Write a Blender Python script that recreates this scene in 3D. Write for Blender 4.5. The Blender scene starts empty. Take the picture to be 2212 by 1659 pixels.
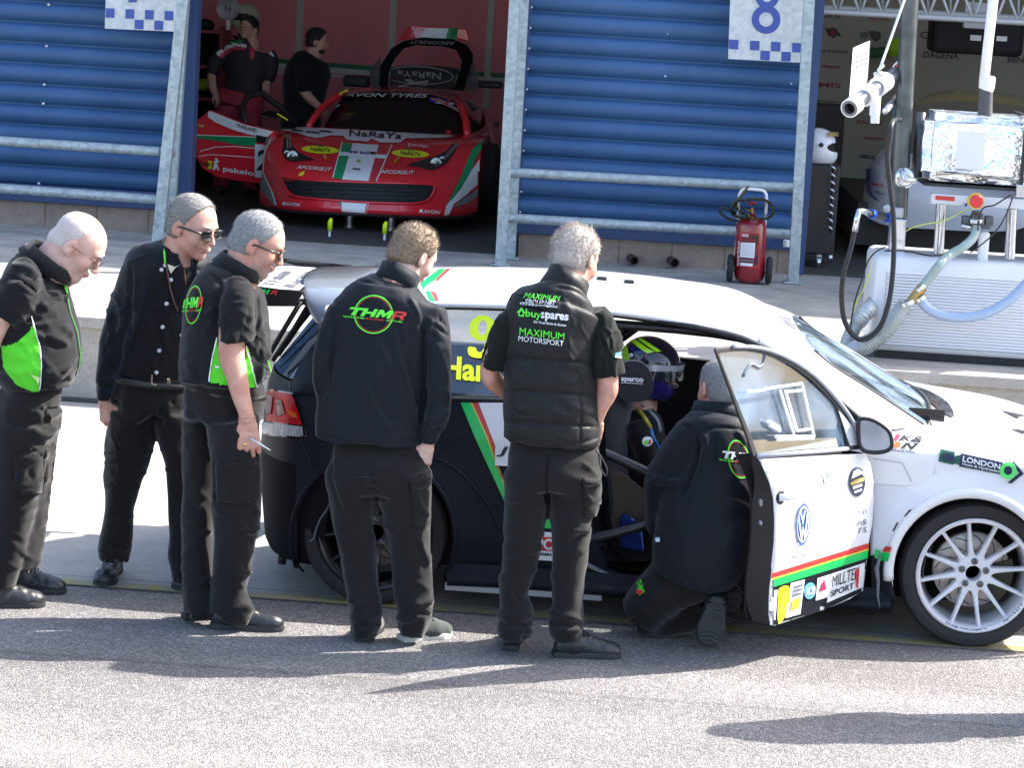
import bpy, bmesh, math, random
import numpy as np
from mathutils import Vector, Matrix, geometry
from mathutils.bvhtree import BVHTree
random.seed(7); np.random.seed(7)
SC = bpy.context.scene
COL = SC.collection
# ---------------------------------------------------------------- camera
F = 5500.0; CH = 2.82; TH = math.atan(870/5500.0); ROLL = math.atan(0.060); YAW = math.radians(2.5)
f0 = np.array([-math.sin(YAW)*math.cos(TH), math.cos(YAW)*math.cos(TH), -math.sin(TH)])
r0 = np.array([math.cos(YAW), math.sin(YAW), 0.0])
u0 = np.cross(r0, f0)
CR = math.cos(ROLL)*r0 + math.sin(ROLL)*u0
CU = -math.sin(ROLL)*r0 + math.cos(ROLL)*u0
CC = np.array([0, 0, CH])
cam = bpy.data.cameras.new('camera'); camo = bpy.data.objects.new('camera', cam); COL.objects.link(camo)
cam.sensor_width = 36.0; cam.lens = 36.0*F/2212.0; cam.clip_start = 0.1; cam.clip_end = 2000
camo.matrix_world = Matrix(((CR[0], CU[0], -f0[0], 0), (CR[1], CU[1], -f0[1], 0), (CR[2], CU[2], -f0[2], CH), (0, 0, 0, 1)))
SC.camera = camo
# ---------------------------------------------------------------- world, sun, exposure
SUNV = Vector((0.93, 0.41, 1.0)).normalized()
w = bpy.data.worlds.new('World'); SC.world = w; w.use_nodes = True
nt = w.node_tree; bg = nt.nodes['Background']
sky = nt.nodes.new('ShaderNodeTexSky'); sky.sky_type = 'NISHITA'; sky.sun_disc = False
sky.sun_elevation = math.asin(SUNV.z); sky.sun_rotation = math.atan2(SUNV.x, SUNV.y)
sky.air_density = 1.0; sky.dust_density = 2.6; sky.ozone_density = 1.0
nt.links.new(sky.outputs[0], bg.inputs[0]); bg.inputs[1].default_value = 0.15
sl = bpy.data.lights.new('sun', 'SUN'); sl.energy = 4.0; sl.angle = math.radians(0.5); sl.color = (1.0, 0.955, 0.88)
so = bpy.data.objects.new('sun', sl); COL.objects.link(so)
so.rotation_euler = SUNV.to_track_quat('Z', 'Y').to_euler()
SC.view_settings.view_transform = 'Standard'; SC.view_settings.look = 'None'
SC.view_settings.exposure = 1.8; SC.view_settings.gamma = 1.0
SC.cycles.use_denoising = True
SC.cycles.max_bounces = 6; SC.cycles.transparent_max_bounces = 12

# ---------------------------------------------------------------- picture helpers (D = photo px / 1.1645)
def ray(px, py): return f0*F + CR*(px-1106.0) - CU*(py-829.5)
def aY(px, py, Y):
 d = ray(px, py); return CC + d*(Y/d[1])
def aZ(px, py, Z):
 d = ray(px, py); return CC + d*((Z-CH)/d[2])
def aP(px, py, p0, n):
 d = ray(px, py); n = np.array(n, float); return CC + d*(np.dot(np.array(p0)-CC, n)/np.dot(d, n))
def pr(p):
 v = np.array(p)-CC; z = v@f0; return (1106+F*(v@CR)/z, 829.5-F*(v@CU)/z)
class zc:
 """zoomed picture -> D px"""
 def __init__(s, rx, ry, k): s.rx, s.ry, s.k = rx, ry, k*1.1645; s.q = k
 def __call__(s, x, y): return ((s.rx+x/s.q)/1.1645, (s.ry+y/s.q)/1.1645)
# ---------------------------------------------------------------- materials
MATS = {}
def mat(name, col, rough=0.6, metal=0.0, spec=0.5, bump=0.0, bscale=40.0, var=0.0, vscale=6.0, coat=0.0, col2=None, detail=4.0, stretch=None, alpha=1.0, trans=0.0, ior=1.45, sheen=0.0, emit=None):
 if name in MATS: return MATS[name]
 m = bpy.data.materials.new(name); m.use_nodes = True; MATS[name] = m
 nt = m.node_tree; b = nt.nodes['Principled BSDF']
 b.inputs['Base Color'].default_value = (*col, 1); b.inputs['Roughness'].default_value = rough
 b.inputs['Metallic'].default_value = metal; b.inputs['Specular IOR Level'].default_value = spec
 b.inputs['Coat Weight'].default_value = coat; b.inputs['Coat Roughness'].default_value = 0.05
 b.inputs['Alpha'].default_value = alpha; b.inputs['Transmission Weight'].default_value = trans; b.inputs['IOR'].default_value = ior
 b.inputs['Sheen Weight'].default_value = sheen
 if emit: b.inputs['Emission Color'].default_value = (*emit[:3], 1); b.inputs['Emission Strength'].default_value = emit[3]
 if var or bump or col2:
  tc = nt.nodes.new('ShaderNodeTexCoord'); vec = tc.outputs['Object']
  if stretch:
   mp = nt.nodes.new('ShaderNodeMapping'); mp.inputs['Scale'].default_value = stretch
   nt.links.new(vec, mp.inputs[0]); vec = mp.outputs[0]
 if var or col2:
  n = nt.nodes.new('ShaderNodeTexNoise'); n.inputs['Scale'].default_value = vscale; n.inputs['Detail'].default_value = detail
  nt.links.new(vec, n.inputs['Vector'])
  cr = nt.nodes.new('ShaderNodeValToRGB')
  c2 = col2 if col2 else tuple(max(0, c*(1-var)) for c in col)
  c1 = col if col2 else tuple(min(1, c*(1+var)) for c in col)
  cr.color_ramp.elements[0].position = 0.35; cr.color_ramp.elements[1].position = 0.65
  cr.color_ramp.elements[0].color = (*c2, 1); cr.color_ramp.elements[1].color = (*c1, 1)
  nt.links.new(n.outputs['Fac'], cr.inputs[0]); nt.links.new(cr.outputs[0], b.inputs['Base Color'])
 if bump:
  n2 = nt.nodes.new('ShaderNodeTexNoise'); n2.inputs['Scale'].default_value = bscale; n2.inputs['Detail'].default_value = 3
  nt.links.new(vec, n2.inputs['Vector'])
  bm_ = nt.nodes.new('ShaderNodeBump'); bm_.inputs['Strength'].default_value = 1.0; bm_.inputs['Distance'].default_value = bump
  nt.links.new(n2.outputs['Fac'], bm_.inputs['Height']); nt.links.new(bm_.outputs[0], b.inputs['Normal'])
 return m
# ---------------------------------------------------------------- object helpers
def link(o, parent=None):
 COL.objects.link(o)
 if parent is not None:
  o.parent = parent; o.matrix_parent_inverse = Matrix.Translation(parent.location).inverted()
 return o
def thing(name, label, cat, loc=(0, 0, 0), group=None, kind=None):
 o = bpy.data.objects.new(name, None); o.location = Vector([float(v) for v in loc]); o.empty_display_size = 0.1
 COL.objects.link(o); return tag(o, label, cat, group, kind)
def tag(o, label=None, cat=None, group=None, kind=None):
 if label: o['label'] = label
 if cat: o['category'] = cat
 if group: o['group'] = group
 if kind: o['kind'] = kind
 return o
def mesh_obj(name, vs, fs, m, parent=None, smooth=False, mi=None):
 me = bpy.data.meshes.new(name)
 me.from_pydata([tuple(map(float, v)) for v in vs], [], [tuple(map(int, f)) for f in fs])
 for mm in (m if isinstance(m, (list, tuple)) else [m]): me.materials.append(mm)
 if mi is not None: me.polygons.foreach_set('material_index', np.array(mi, dtype=np.int32))
 if smooth: me.polygons.foreach_set('use_smooth', np.ones(len(me.polygons), dtype=bool))
 me.update()
 return link(bpy.data.objects.new(name, me), parent)
class MB:
 def __init__(s): s.v = []; s.f = []; s.mi = []; s.cur = 0
 def add(s, vs, fs):
  k = len(s.v); s.v += [tuple(map(float, v)) for v in vs]
  s.f += [tuple(int(i)+k for i in f) for f in fs]; s.mi += [s.cur]*len(fs); return s
 def m(s, i): s.cur = i; return s
 def box(s, lo, hi, R=None, c=None):
  lo, hi = np.array(lo, float), np.array(hi, float)
  vs = [np.array([(lo, hi)[i][0], (lo, hi)[j][1], (lo, hi)[k][2]]) for i in (0, 1) for j in (0, 1) for k in (0, 1)]
  if R is not None: vs = [np.array(c)+R@(v-np.array(c)) for v in vs]
  return s.add(vs, [(0, 1, 3, 2), (4, 6, 7, 5), (0, 4, 5, 1), (2, 3, 7, 6), (0, 2, 6, 4), (1, 5, 7, 3)])
 def bbox(s, lo, hi, b=0.01):
  """box with chamfered edges"""
  lo, hi = np.array(lo, float), np.array(hi, float); b = min(b, *(abs(hi-lo)/2.01))
  bm = bmesh.new(); bmesh.ops.create_cube(bm, size=1)
  for v in bm.verts: v.co = Vector((lo+hi)/2+np.array(v.co)*(hi-lo))
  bmesh.ops.bevel(bm, geom=bm.edges[:]+bm.verts[:], offset=b, segments=2, affect='EDGES', profile=0.5)
  bm.verts.ensure_lookup_table(); vs = [tuple(v.co) for v in bm.verts]; fs = [[v.index for v in f.verts] for f in bm.faces]; bm.free()
  return s.add(vs, fs)
 def tube(s, pts, r, n=12, cap=True, closed=False):
  pts = [np.array(p, float) for p in pts]; N = len(pts); rr = r if isinstance(r, (list, tuple, np.ndarray)) else [r]*N
  vs = []; up = None
  for i, p in enumerate(pts):
   a = pts[max(i-1, 0)] if not closed else pts[i-1]; b = pts[min(i+1, N-1)] if not closed else pts[(i+1) % N]
   t = (b-a)/max(np.linalg.norm(b-a), 1e-9)
   if up is None: up = np.array([0, 0, 1.]) if abs(t[2]) < .9 else np.array([1., 0, 0])
   x = np.cross(up, t); x /= max(np.linalg.norm(x), 1e-9); y = np.cross(t, x); up = y
   for k in range(n):
    a_ = 2*math.pi*k/n; vs.append(p+rr[i]*(math.cos(a_)*x+math.sin(a_)*y))
  fs = []
  for i in range(N if closed else N-1):
   for k in range(n):
    i2 = (i+1) % N; fs.append((i*n+k, i*n+(k+1) % n, i2*n+(k+1) % n, i2*n+k))
  if cap and not closed: fs += [tuple(range(n))[::-1], tuple((N-1)*n+k for k in range(n))]
  return s.add(vs, fs)
 def cyl(s, a, b, r, n=24, r2=None): return s.tube([a, b], [r, r if r2 is None else r2], n)
 def lathe(s, c, ax, prof, n=32, cap=True):
  """prof list of (radius, along)"""
  c = np.array(c, float); ax = np.array(ax, float); ax /= np.linalg.norm(ax)
  t = np.array([0, 0, 1.]) if abs(ax[2]) < .9 else np.array([1., 0, 0])
  x = np.cross(t, ax); x /= np.linalg.norm(x); y = np.cross(ax, x); vs = []
  for r, h in prof:
   for k in range(n):
    a = 2*math.pi*k/n; vs.append(c+ax*h+r*(math.cos(a)*x+math.sin(a)*y))
  fs = [(i*n+k, i*n+(k+1) % n, (i+1)*n+(k+1) % n, (i+1)*n+k) for i in range(len(prof)-1) for k in range(n)]
  if cap and prof[0][0] > 0: fs.append(tuple(range(n))[::-1])
  if cap and prof[-1][0] > 0: fs.append(tuple((len(prof)-1)*n+k for k in range(n)))
  return s.add(vs, fs)
 def loft(s, rings, closed=True, cap=True):
  n = len(rings[0]); vs = [p for r in rings for p in r]; fs = []
  for i in range(len(rings)-1):
   for k in range(n if closed else n-1):
    fs.append((i*n+k, i*n+(k+1) % n, (i+1)*n+(k+1) % n, (i+1)*n+k))
  if cap and closed: fs += [tuple(range(n))[::-1], tuple((len(rings)-1)*n+k for k in range(n))]
  return s.add(vs, fs)
 def prism(s, outer, off, holes=()):
  """flat polygon (3-D points) extruded by off"""
  loops = [[Vector(p) for p in outer]]+[[Vector(p) for p in h] for h in holes]
  tri = geometry.tessellate_polygon(loops); vs = [p for l in loops for p in l]; n = len(vs); off = Vector([float(o) for o in off])
  V = [tuple(p) for p in vs]+[tuple(p+off) for p in vs]
  fs = [t for t in tri]+[tuple(i+n for i in t[::-1]) for t in tri]; k = 0
  for l in loops:
   m_ = len(l)
   for i in range(m_): fs.append((k+i, k+(i+1) % m_, n+k+(i+1) % m_, n+k+i))
   k += m_
  return s.add(V, fs)
 def build(s, name, m, parent=None, smooth=False, bevel=0, auto=None):
  o = mesh_obj(name, s.v, s.f, m, parent, smooth, s.mi if isinstance(m, (list, tuple)) else None)
  bm = bmesh.new(); bm.from_mesh(o.data); bmesh.ops.recalc_face_normals(bm, faces=bm.faces); bm.to_mesh(o.data); bm.free()
  if auto is not None:
   o.data.polygons.foreach_set('use_smooth', np.ones(len(o.data.polygons), dtype=bool))
   o.data.set_sharp_from_angle(angle=math.radians(auto))
  if bevel:
   b = o.modifiers.new('bevel', 'BEVEL'); b.width = bevel; b.segments = 2; b.limit_method = 'ANGLE'; b.angle_limit = math.radians(40)
  return o
def spline(pts, n=8, closed=False):
 """Catmull-Rom through the points"""
 P = [np.array(p, float) for p in pts]; N = len(P); out = []
 for i in range(N if closed else N-1):
  if closed: a, b, c, d = P[i-1], P[i], P[(i+1) % N], P[(i+2) % N]
  else: a, b, c, d = P[max(i-1, 0)], P[i], P[i+1], P[min(i+2, N-1)]
  for k in range(n):
   t = k/n; out.append(.5*((2*b)+(-a+c)*t+(2*a-5*b+4*c-d)*t*t+(-a+3*b-3*c+d)*t**3))
 if not closed: out.append(P[-1])
 return out
def circ(cx, cy, rx, ry=None, n=32, a0=0, a1=2*math.pi, rot=0):
 ry = rx if ry is None else ry; full = abs(a1-a0) > 6.28; out = []
 for k in range(n if full else n+1):
  a = a0+(a1-a0)*k/n; x, y = rx*math.cos(a), ry*math.sin(a)
  out.append((cx+x*math.cos(rot)-y*math.sin(rot), cy+x*math.sin(rot)+y*math.cos(rot)))
 return out
# ---------------------------------------------------------------- projected decals
def bvh_of(objs):
 vs = []; fs = []
 for o in (objs if isinstance(objs, (list, tuple)) else [objs]):
  k = len(vs)
  vs += [Vector(v.co) for v in o.data.vertices]; fs += [[i+k for i in p.vertices] for p in o.data.polygons]
 return BVHTree.FromPolygons(vs, fs)
def clip_grid(tris2d, step):
 """tris2d: (verts2d, faces) -> bmesh subdivided on a grid"""
 bm = bmesh.new(); vv = [bm.verts.new((x, y, 0)) for x, y in tris2d[0]]
 for f in tris2d[1]:
  try: bm.faces.new([vv[i] for i in f])
  except ValueError: pass
 xs = [p[0] for p in tris2d[0]]; ys = [p[1] for p in tris2d[0]]
 for ax, a, b in ((0, min(xs), max(xs)), (1, min(ys), max(ys))):
  k = math.ceil(a/step)*step
  while k < b:
   co = [0, 0, 0]; no = [0, 0, 0]; co[ax] = k; no[ax] = 1
   bmesh.ops.bisect_plane(bm, geom=bm.verts[:]+bm.edges[:]+bm.faces[:], plane_co=co, plane_no=no, dist=1e-5); k += step
 return bm
def project2d(name, verts, faces, m, target, parent, off=0.003, step=8, tol=None):
 """map a flat D-px mesh onto the target surface along the sight lines and keep it as a thin layer on it"""
 bm = clip_grid((verts, faces), step); bv = target if isinstance(target, BVHTree) else bvh_of(target)
 dead = []; o_ = Vector(CC)
 for v in bm.verts:
  d = Vector(ray(v.co.x, v.co.y)).normalized(); h = bv.ray_cast(o_, d)
  if h[0] is None: dead.append(v); continue
  n = h[1] if h[1].dot(d) < 0 else -h[1]
  if n.dot(d) > -0.12: n = (n-d*0.3).normalized()
  v.co = h[0]+n*off-d*off*0.5
 bmesh.ops.delete(bm, geom=dead, context='VERTS')
 lim = tol or step*.012+.05
 bad = [f for f in bm.faces if max(e.calc_length() for e in f.edges) > lim]
 bmesh.ops.delete(bm, geom=bad, context='FACES')
 for f in bm.faces:
  f.smooth = True
  c = f.calc_center_median()
  if f.normal.dot(c-o_) > 0: f.normal_flip()
 me = bpy.data.meshes.new(name); bm.to_mesh(me); bm.free(); me.materials.append(m)
 return link(bpy.data.objects.new(name, me), parent)
def decal(name, loops, m, target, parent, off=0.003, step=10, tol=None):
 L = [[Vector((p[0], p[1], 0)) for p in l] for l in loops]
 tri = geometry.tessellate_polygon(L); vs = [(p.x, p.y) for l in L for p in l]
 return project2d(name, vs, tri, m, target, parent, off, step, tol)
_TC = {}
def text2d(s, bold=0.0, shear=0.0, space=1.0):
 """unit-box letters: returns verts in 0..1 x 0..1 (y up), faces"""
 key = (s, bold, shear, space)
 if key in _TC: return _TC[key]
 cu = bpy.data.curves.new('t', 'FONT'); cu.body = s; cu.offset = bold; cu.shear = shear; cu.space_character = space; cu.resolution_u = 3
 o = bpy.data.objects.new('t', cu); COL.objects.link(o)
 dg = bpy.context.evaluated_depsgraph_get(); me = bpy.data.meshes.new_from_object(o.evaluated_get(dg))
 V = np.array([v.co[:2] for v in me.vertices]); Fc = [tuple(p.vertices) for p in me.polygons]
 bpy.data.objects.remove(o); bpy.data.curves.remove(cu); bpy.data.meshes.remove(me)
 lo, hi = V.min(0), V.max(0); V = (V-lo)/(hi-lo); _TC[key] = (V, Fc, (hi-lo)); return _TC[key]
def quadmap(q):
 """q: D px corners tl,tr,br,bl"""
 tl, tr, br, bl = [np.array(p, float) for p in q]
 return lambda u, v: bl*(1-u)*(1-v)+br*u*(1-v)+tr*u*v+tl*(1-u)*v
def ptext(s, q, m, target, parent, bold=0.02, shear=0.0, off=0.004, step=12, space=1.0, name='lettering'):
 V, Fc, _ = text2d(s, bold, shear, space); mp = quadmap(q)
 return project2d(name, [tuple(mp(u, v)) for u, v in V], Fc, m, target, parent, off, step)
def join(objs, name, parent=None):
 """merge several meshes into one object (one part)"""
 mats = []; vs = []; fs = []; mi = []; sm = []
 for o in objs:
  k = len(vs); vs += [tuple(v.co) for v in o.data.vertices]; idx = []
  for mm in o.data.materials:
   if mm not in mats: mats.append(mm)
   idx.append(mats.index(mm))
  for p in o.data.polygons: fs.append([i+k for i in p.vertices]); mi.append(idx[p.material_index] if idx else 0); sm.append(p.use_smooth)
 me = bpy.data.meshes.new(name); me.from_pydata(vs, [], fs)
 for mm in mats: me.materials.append(mm)
 me.polygons.foreach_set('material_index', np.array(mi, dtype=np.int32)); me.polygons.foreach_set('use_smooth', np.array(sm, dtype=bool))
 me.update()
 par = parent if parent is not None else objs[0].parent
 for o in objs:
  d = o.data; bpy.data.objects.remove(o); bpy.data.meshes.remove(d)
 return link(bpy.data.objects.new(name, me), par)
def paint(o, poly, m, avoid=(), z_=None):
 """give the faces of the near side inside a D-px polygon another cloth colour"""
 me = o.data; n = len(me.polygons); me.materials.append(m); k = len(me.materials)-1
 C_ = np.empty(n*3, np.float32); me.polygons.foreach_get('center', C_); C_ = C_.reshape(-1, 3).astype(float); N_ = np.empty(n*3, np.float32); me.polygons.foreach_get('normal', N_); N_ = N_.reshape(-1, 3)
 v = C_-CC; z = v@f0; px = 1106+F*(v@CR)/z; py = 829.5-F*(v@CU)/z; ins = np.zeros(n, bool); P = [tuple(p) for p in poly]; j = len(P)-1
 for i in range(len(P)):
  xi, yi = P[i]; xj, yj = P[j]; c = ((yi > py) != (yj > py)) & (px < (xj-xi)*(py-yi)/((yj-yi) or 1e-9)+xi); ins ^= c; j = i
 sg = np.sign(((C_-C_.mean(0))*N_).sum(1).mean()) or 1; ins &= ((N_*v).sum(1)*sg < 0)
 for a, b, r in avoid:
  a = np.array(a, float); d = np.array(b, float)-a; t = np.clip(((C_-a)@d)/(d@d), 0, 1); ins &= np.linalg.norm(C_-a-t[:, None]*d, axis=1) > r
 mi = np.empty(n, np.int32); me.polygons.foreach_get('material_index', mi); mi[ins] = k; me.polygons.foreach_set('material_index', mi); me.update()
# ---------------------------------------------------------------- distance-field sculpting for bodies and cloth
class Field:
 def __init__(s, lo, hi, h):
  s.h = h; s.lo = np.array(lo, float); s.n = np.ceil((np.array(hi)-s.lo)/h).astype(int)+1
  s.F = np.full(s.n, 0.2, np.float32)
 def _box(s, lo, hi):
  a = np.clip(np.floor((np.array(lo)-s.lo)/s.h).astype(int), 0, s.n); b = np.clip(np.ceil((np.array(hi)-s.lo)/s.h).astype(int)+1, 0, s.n)
  if np.any(b <= a): return None
  sl = tuple(slice(i, j) for i, j in zip(a, b)); ax = [s.lo[i]+s.h*np.arange(a[i], b[i], dtype=np.float32) for i in range(3)]
  X, Y, Z = np.meshgrid(*ax, indexing='ij'); return sl, X.astype(np.float32), Y.astype(np.float32), Z.astype(np.float32)
 def _mix(s, sl, d, k, op='u'):
  A = s.F[sl]
  if op == 'u':
   if k > 0:
    h = np.clip(.5+.5*(A-d)/k, 0, 1); s.F[sl] = A*(1-h)+d*h-k*h*(1-h)
   else: s.F[sl] = np.minimum(A, d)
  else:
   if k > 0:
    h = np.clip(.5-.5*(A+d)/k, 0, 1); s.F[sl] = A*(1-h)+(-d)*h+k*h*(1-h)
   else: s.F[sl] = np.maximum(A, -d)
 def cap(s, a, b, ra, rb=None, k=0.01, op='u'):
  rb = ra if rb is None else rb; a = np.array(a, float); b = np.array(b, float); R = max(ra, rb)+k+2*s.h
  g = s._box(np.minimum(a, b)-R, np.maximum(a, b)+R)
  if g is None: return s
  sl, X, Y, Z = g; d = b-a; L = max(d@d, 1e-9)
  t = np.clip(((X-a[0])*d[0]+(Y-a[1])*d[1]+(Z-a[2])*d[2])/L, 0, 1)
  D = np.sqrt((X-a[0]-t*d[0])**2+(Y-a[1]-t*d[1])**2+(Z-a[2]-t*d[2])**2)-(ra+(rb-ra)*t)
  s._mix(sl, D, k, op); return s
 def ell(s, c, r, M=None, k=0.01, op='u'):
  c = np.array(c, float); r = np.array(r, float); R = r.max()+k+2*s.h; g = s._box(c-R, c+R)
  if g is None: return s
  sl, X, Y, Z = g; X = X-c[0]; Y = Y-c[1]; Z = Z-c[2]
  if M is None: M = np.eye(3)
  q = [(X*M[0][i]+Y*M[1][i]+Z*M[2][i])/r[i] for i in range(3)]
  k0 = np.sqrt(q[0]**2+q[1]**2+q[2]**2); k1 = np.sqrt((q[0]/r[0])**2+(q[1]/r[1])**2+(q[2]/r[2])**2)
  s._mix(sl, k0*(k0-1)/np.maximum(k1, 1e-6), k, op); return s
 def limb(s, st, k=0.02, op='u', p=2.0, side=None, res=6):
  """st: list of (centre, half-width across the picture, half-depth); one smooth tapering tube with flat ends"""
  side = np.array(CR if side is None else side, float)
  if len(st) > 2:
   Q = spline([np.concatenate([np.array(q[0], float), [q[1], q[2]]]) for q in st], res); st = [(q[:3], max(q[3], .004), max(q[4], .004)) for q in Q]
  st = [(np.array(q[0], float), q[1], q[2]) for q in st]; R = max(max(q[1], q[2]) for q in st)+k+3*s.h
  lo = np.min([q[0] for q in st], 0)-R; hi = np.max([q[0] for q in st], 0)+R
  G = s._box(lo, hi)
  if G is None: return s
  SL = G[0]; full = np.full(G[1].shape, .2, np.float32); o0 = [q.start for q in SL]; N = len(st)-1
  for i in range(N):
   a, b = st[i][0], st[i+1][0]; ax = b-a; L = np.linalg.norm(ax)
   if L < 1e-6: continue
   ax /= L; sd = side-ax*(side@ax); sd /= np.linalg.norm(sd); dp = np.cross(ax, sd)
   r = max(st[i][1], st[i+1][1], st[i][2], st[i+1][2])+k+2*s.h; g = s._box(np.minimum(a, b)-r, np.maximum(a, b)+r)
   if g is None: continue
   sl, X, Y, Z = g; X = X-a[0]; Y = Y-a[1]; Z = Z-a[2]; w = X*ax[0]+Y*ax[1]+Z*ax[2]; t = np.clip(w/L, 0, 1); e = np.abs(w-t*L)
   ra = st[i][1]+(st[i+1][1]-st[i][1])*t; rb = st[i][2]+(st[i+1][2]-st[i][2])*t
   u = (X*sd[0]+Y*sd[1]+Z*sd[2])/ra; v = (X*dp[0]+Y*dp[1]+Z*dp[2])/rb; m = np.minimum(ra, rb)
   q = np.sqrt(u*u+v*v) if p == 2.0 else (np.abs(u)**p+np.abs(v)**p)**(1/p); g2 = np.sqrt((u/ra)**2+(v/rb)**2)+1e-6
   rad = (q-1)*np.where(q > .3, np.maximum(q/g2, m*.6), m)
   D = np.where(e > 0, np.where(rad > 0, np.sqrt(rad**2+e**2), np.maximum(rad, e-np.minimum(m*.5, L*.6))), rad)
   for end, qa in ((i == 0, -w), (i == N-1, w-L)):
    if end: D = np.where(qa > -m*.6, np.sqrt(np.maximum(rad, 0)**2+np.maximum(qa, 0)**2)+np.minimum(np.maximum(rad, qa), 0), D)
   q_ = tuple(slice(c.start-o, c.stop-o) for c, o in zip(sl, o0)); full[q_] = np.minimum(full[q_], D.astype(np.float32))
  s._mix(SL, full, k, op); return s
 def cut(s, p, n):
  """remove everything on the side the normal points to"""
  n = np.array(n, float); n /= np.linalg.norm(n); g = s._box(s.lo, s.lo+s.h*s.n); sl, X, Y, Z = g
  d = (X-p[0])*n[0]+(Y-p[1])*n[1]+(Z-p[2])*n[2]; s.F[sl] = np.maximum(s.F[sl], d); return s
 def wrinkle(s, amp, fx, seed=0, stretch=(1, 1, .5)):
  g = s._box(s.lo, s.lo+s.h*s.n); sl, X, Y, Z = g; rs = np.random.RandomState(seed); D = 0
  for i in range(5):
   d = rs.randn(3)*np.array(stretch); f = fx*(1+i*.6)/max(np.linalg.norm(d), .3); ph = rs.rand()*6
   D = D+np.sin((X*d[0]+Y*d[1]+Z*d[2])*f+ph+1.5*np.sin(X*fx*.5+Z*fx*.35+ph*2))/(1+i*.7)
  s.F[sl] += (amp*D).astype(np.float32); return s
 def mesh(s, smooth=1):
  Fd = s.F; nx, ny, nz = Fd.shape; I = Fd < 0
  cnt = np.zeros((nx-1, ny-1, nz-1), np.int8); off = [(i, j, k) for i in (0, 1) for j in (0, 1) for k in (0, 1)]
  for i, j, k in off: cnt += I[i:nx-1+i, j:ny-1+j, k:nz-1+k]
  act = np.argwhere((cnt > 0) & (cnt < 8)); idx = -np.ones(cnt.shape, np.int64); idx[tuple(act.T)] = np.arange(len(act))
  c = {o: Fd[act[:, 0]+o[0], act[:, 1]+o[1], act[:, 2]+o[2]] for o in off}; S = np.zeros((len(act), 3)); N = np.zeros(len(act))
  for a in off:
   for ax in range(3):
    if a[ax] == 0:
     b = list(a); b[ax] = 1; b = tuple(b); fa, fb = c[a], c[b]; m = (fa < 0) != (fb < 0)
     t = np.where(m, fa/np.where(m, fa-fb, 1), 0); P = np.tile(np.array(a, float), (len(act), 1)); P[:, ax] = t
     S[m] += P[m]; N[m] += 1
  V = s.lo+s.h*(act+S/N[:, None]); Q = []
  for ax in range(3):
   a1, a2 = (ax+1) % 3, (ax+2) % 3; sh = [slice(None)]*3; sh[ax] = slice(0, -1); sh2 = [slice(None)]*3; sh2[ax] = slice(1, None)
   A, B = I[tuple(sh)], I[tuple(sh2)]; e = np.argwhere(A != B); e = e[(e[:, a1] > 0) & (e[:, a2] > 0)]
   e = e[(e[:, a1] < Fd.shape[a1]-1) & (e[:, a2] < Fd.shape[a2]-1)]
   fl = A[tuple(e.T)]; q = []
   for d1, d2 in ((0, 0), (1, 0), (1, 1), (0, 1)):
    k_ = e.copy(); k_[:, a1] -= d1; k_[:, a2] -= d2; q.append(idx[tuple(k_.T)])
   q = np.stack(q, 1); q[~fl] = q[~fl][:, ::-1]; Q.append(q[:, ::-1] if False else q)
  Q = np.concatenate(Q); Q = Q[(Q >= 0).all(1)]
  E = np.concatenate([Q[:, [0, 1]], Q[:, [1, 2]], Q[:, [2, 3]], Q[:, [3, 0]]])
  for _ in range(smooth):
   A = np.zeros_like(V); n_ = np.zeros(len(V)); np.add.at(A, E[:, 0], V[E[:, 1]]); np.add.at(n_, E[:, 0], 1)
   np.add.at(A, E[:, 1], V[E[:, 0]]); np.add.at(n_, E[:, 1], 1); V = V*.4+.6*A/np.maximum(n_, 1)[:, None]
  return V, Q
def field_obj(name, fld, m, parent, smooth=1, mi=None):
 V, Q = fld.mesh(smooth); me = bpy.data.meshes.new(name)
 me.vertices.add(len(V)); me.vertices.foreach_set('co', V.astype(np.float32).ravel())
 me.loops.add(len(Q)*4); me.loops.foreach_set('vertex_index', Q.astype(np.int32).ravel())
 me.polygons.add(len(Q)); me.polygons.foreach_set('loop_start', (np.arange(len(Q))*4).astype(np.int32))
 me.polygons.foreach_set('use_smooth', np.ones(len(Q), dtype=bool))
 for mm in (m if isinstance(m, (list, tuple)) else [m]): me.materials.append(mm)
 if mi is not None:
  cen = V[Q].mean(1); me.polygons.foreach_set('material_index', mi(cen).astype(np.int32))
 me.update(calc_edges=True); me.validate()
 return link(bpy.data.objects.new(name, me), parent)
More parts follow.
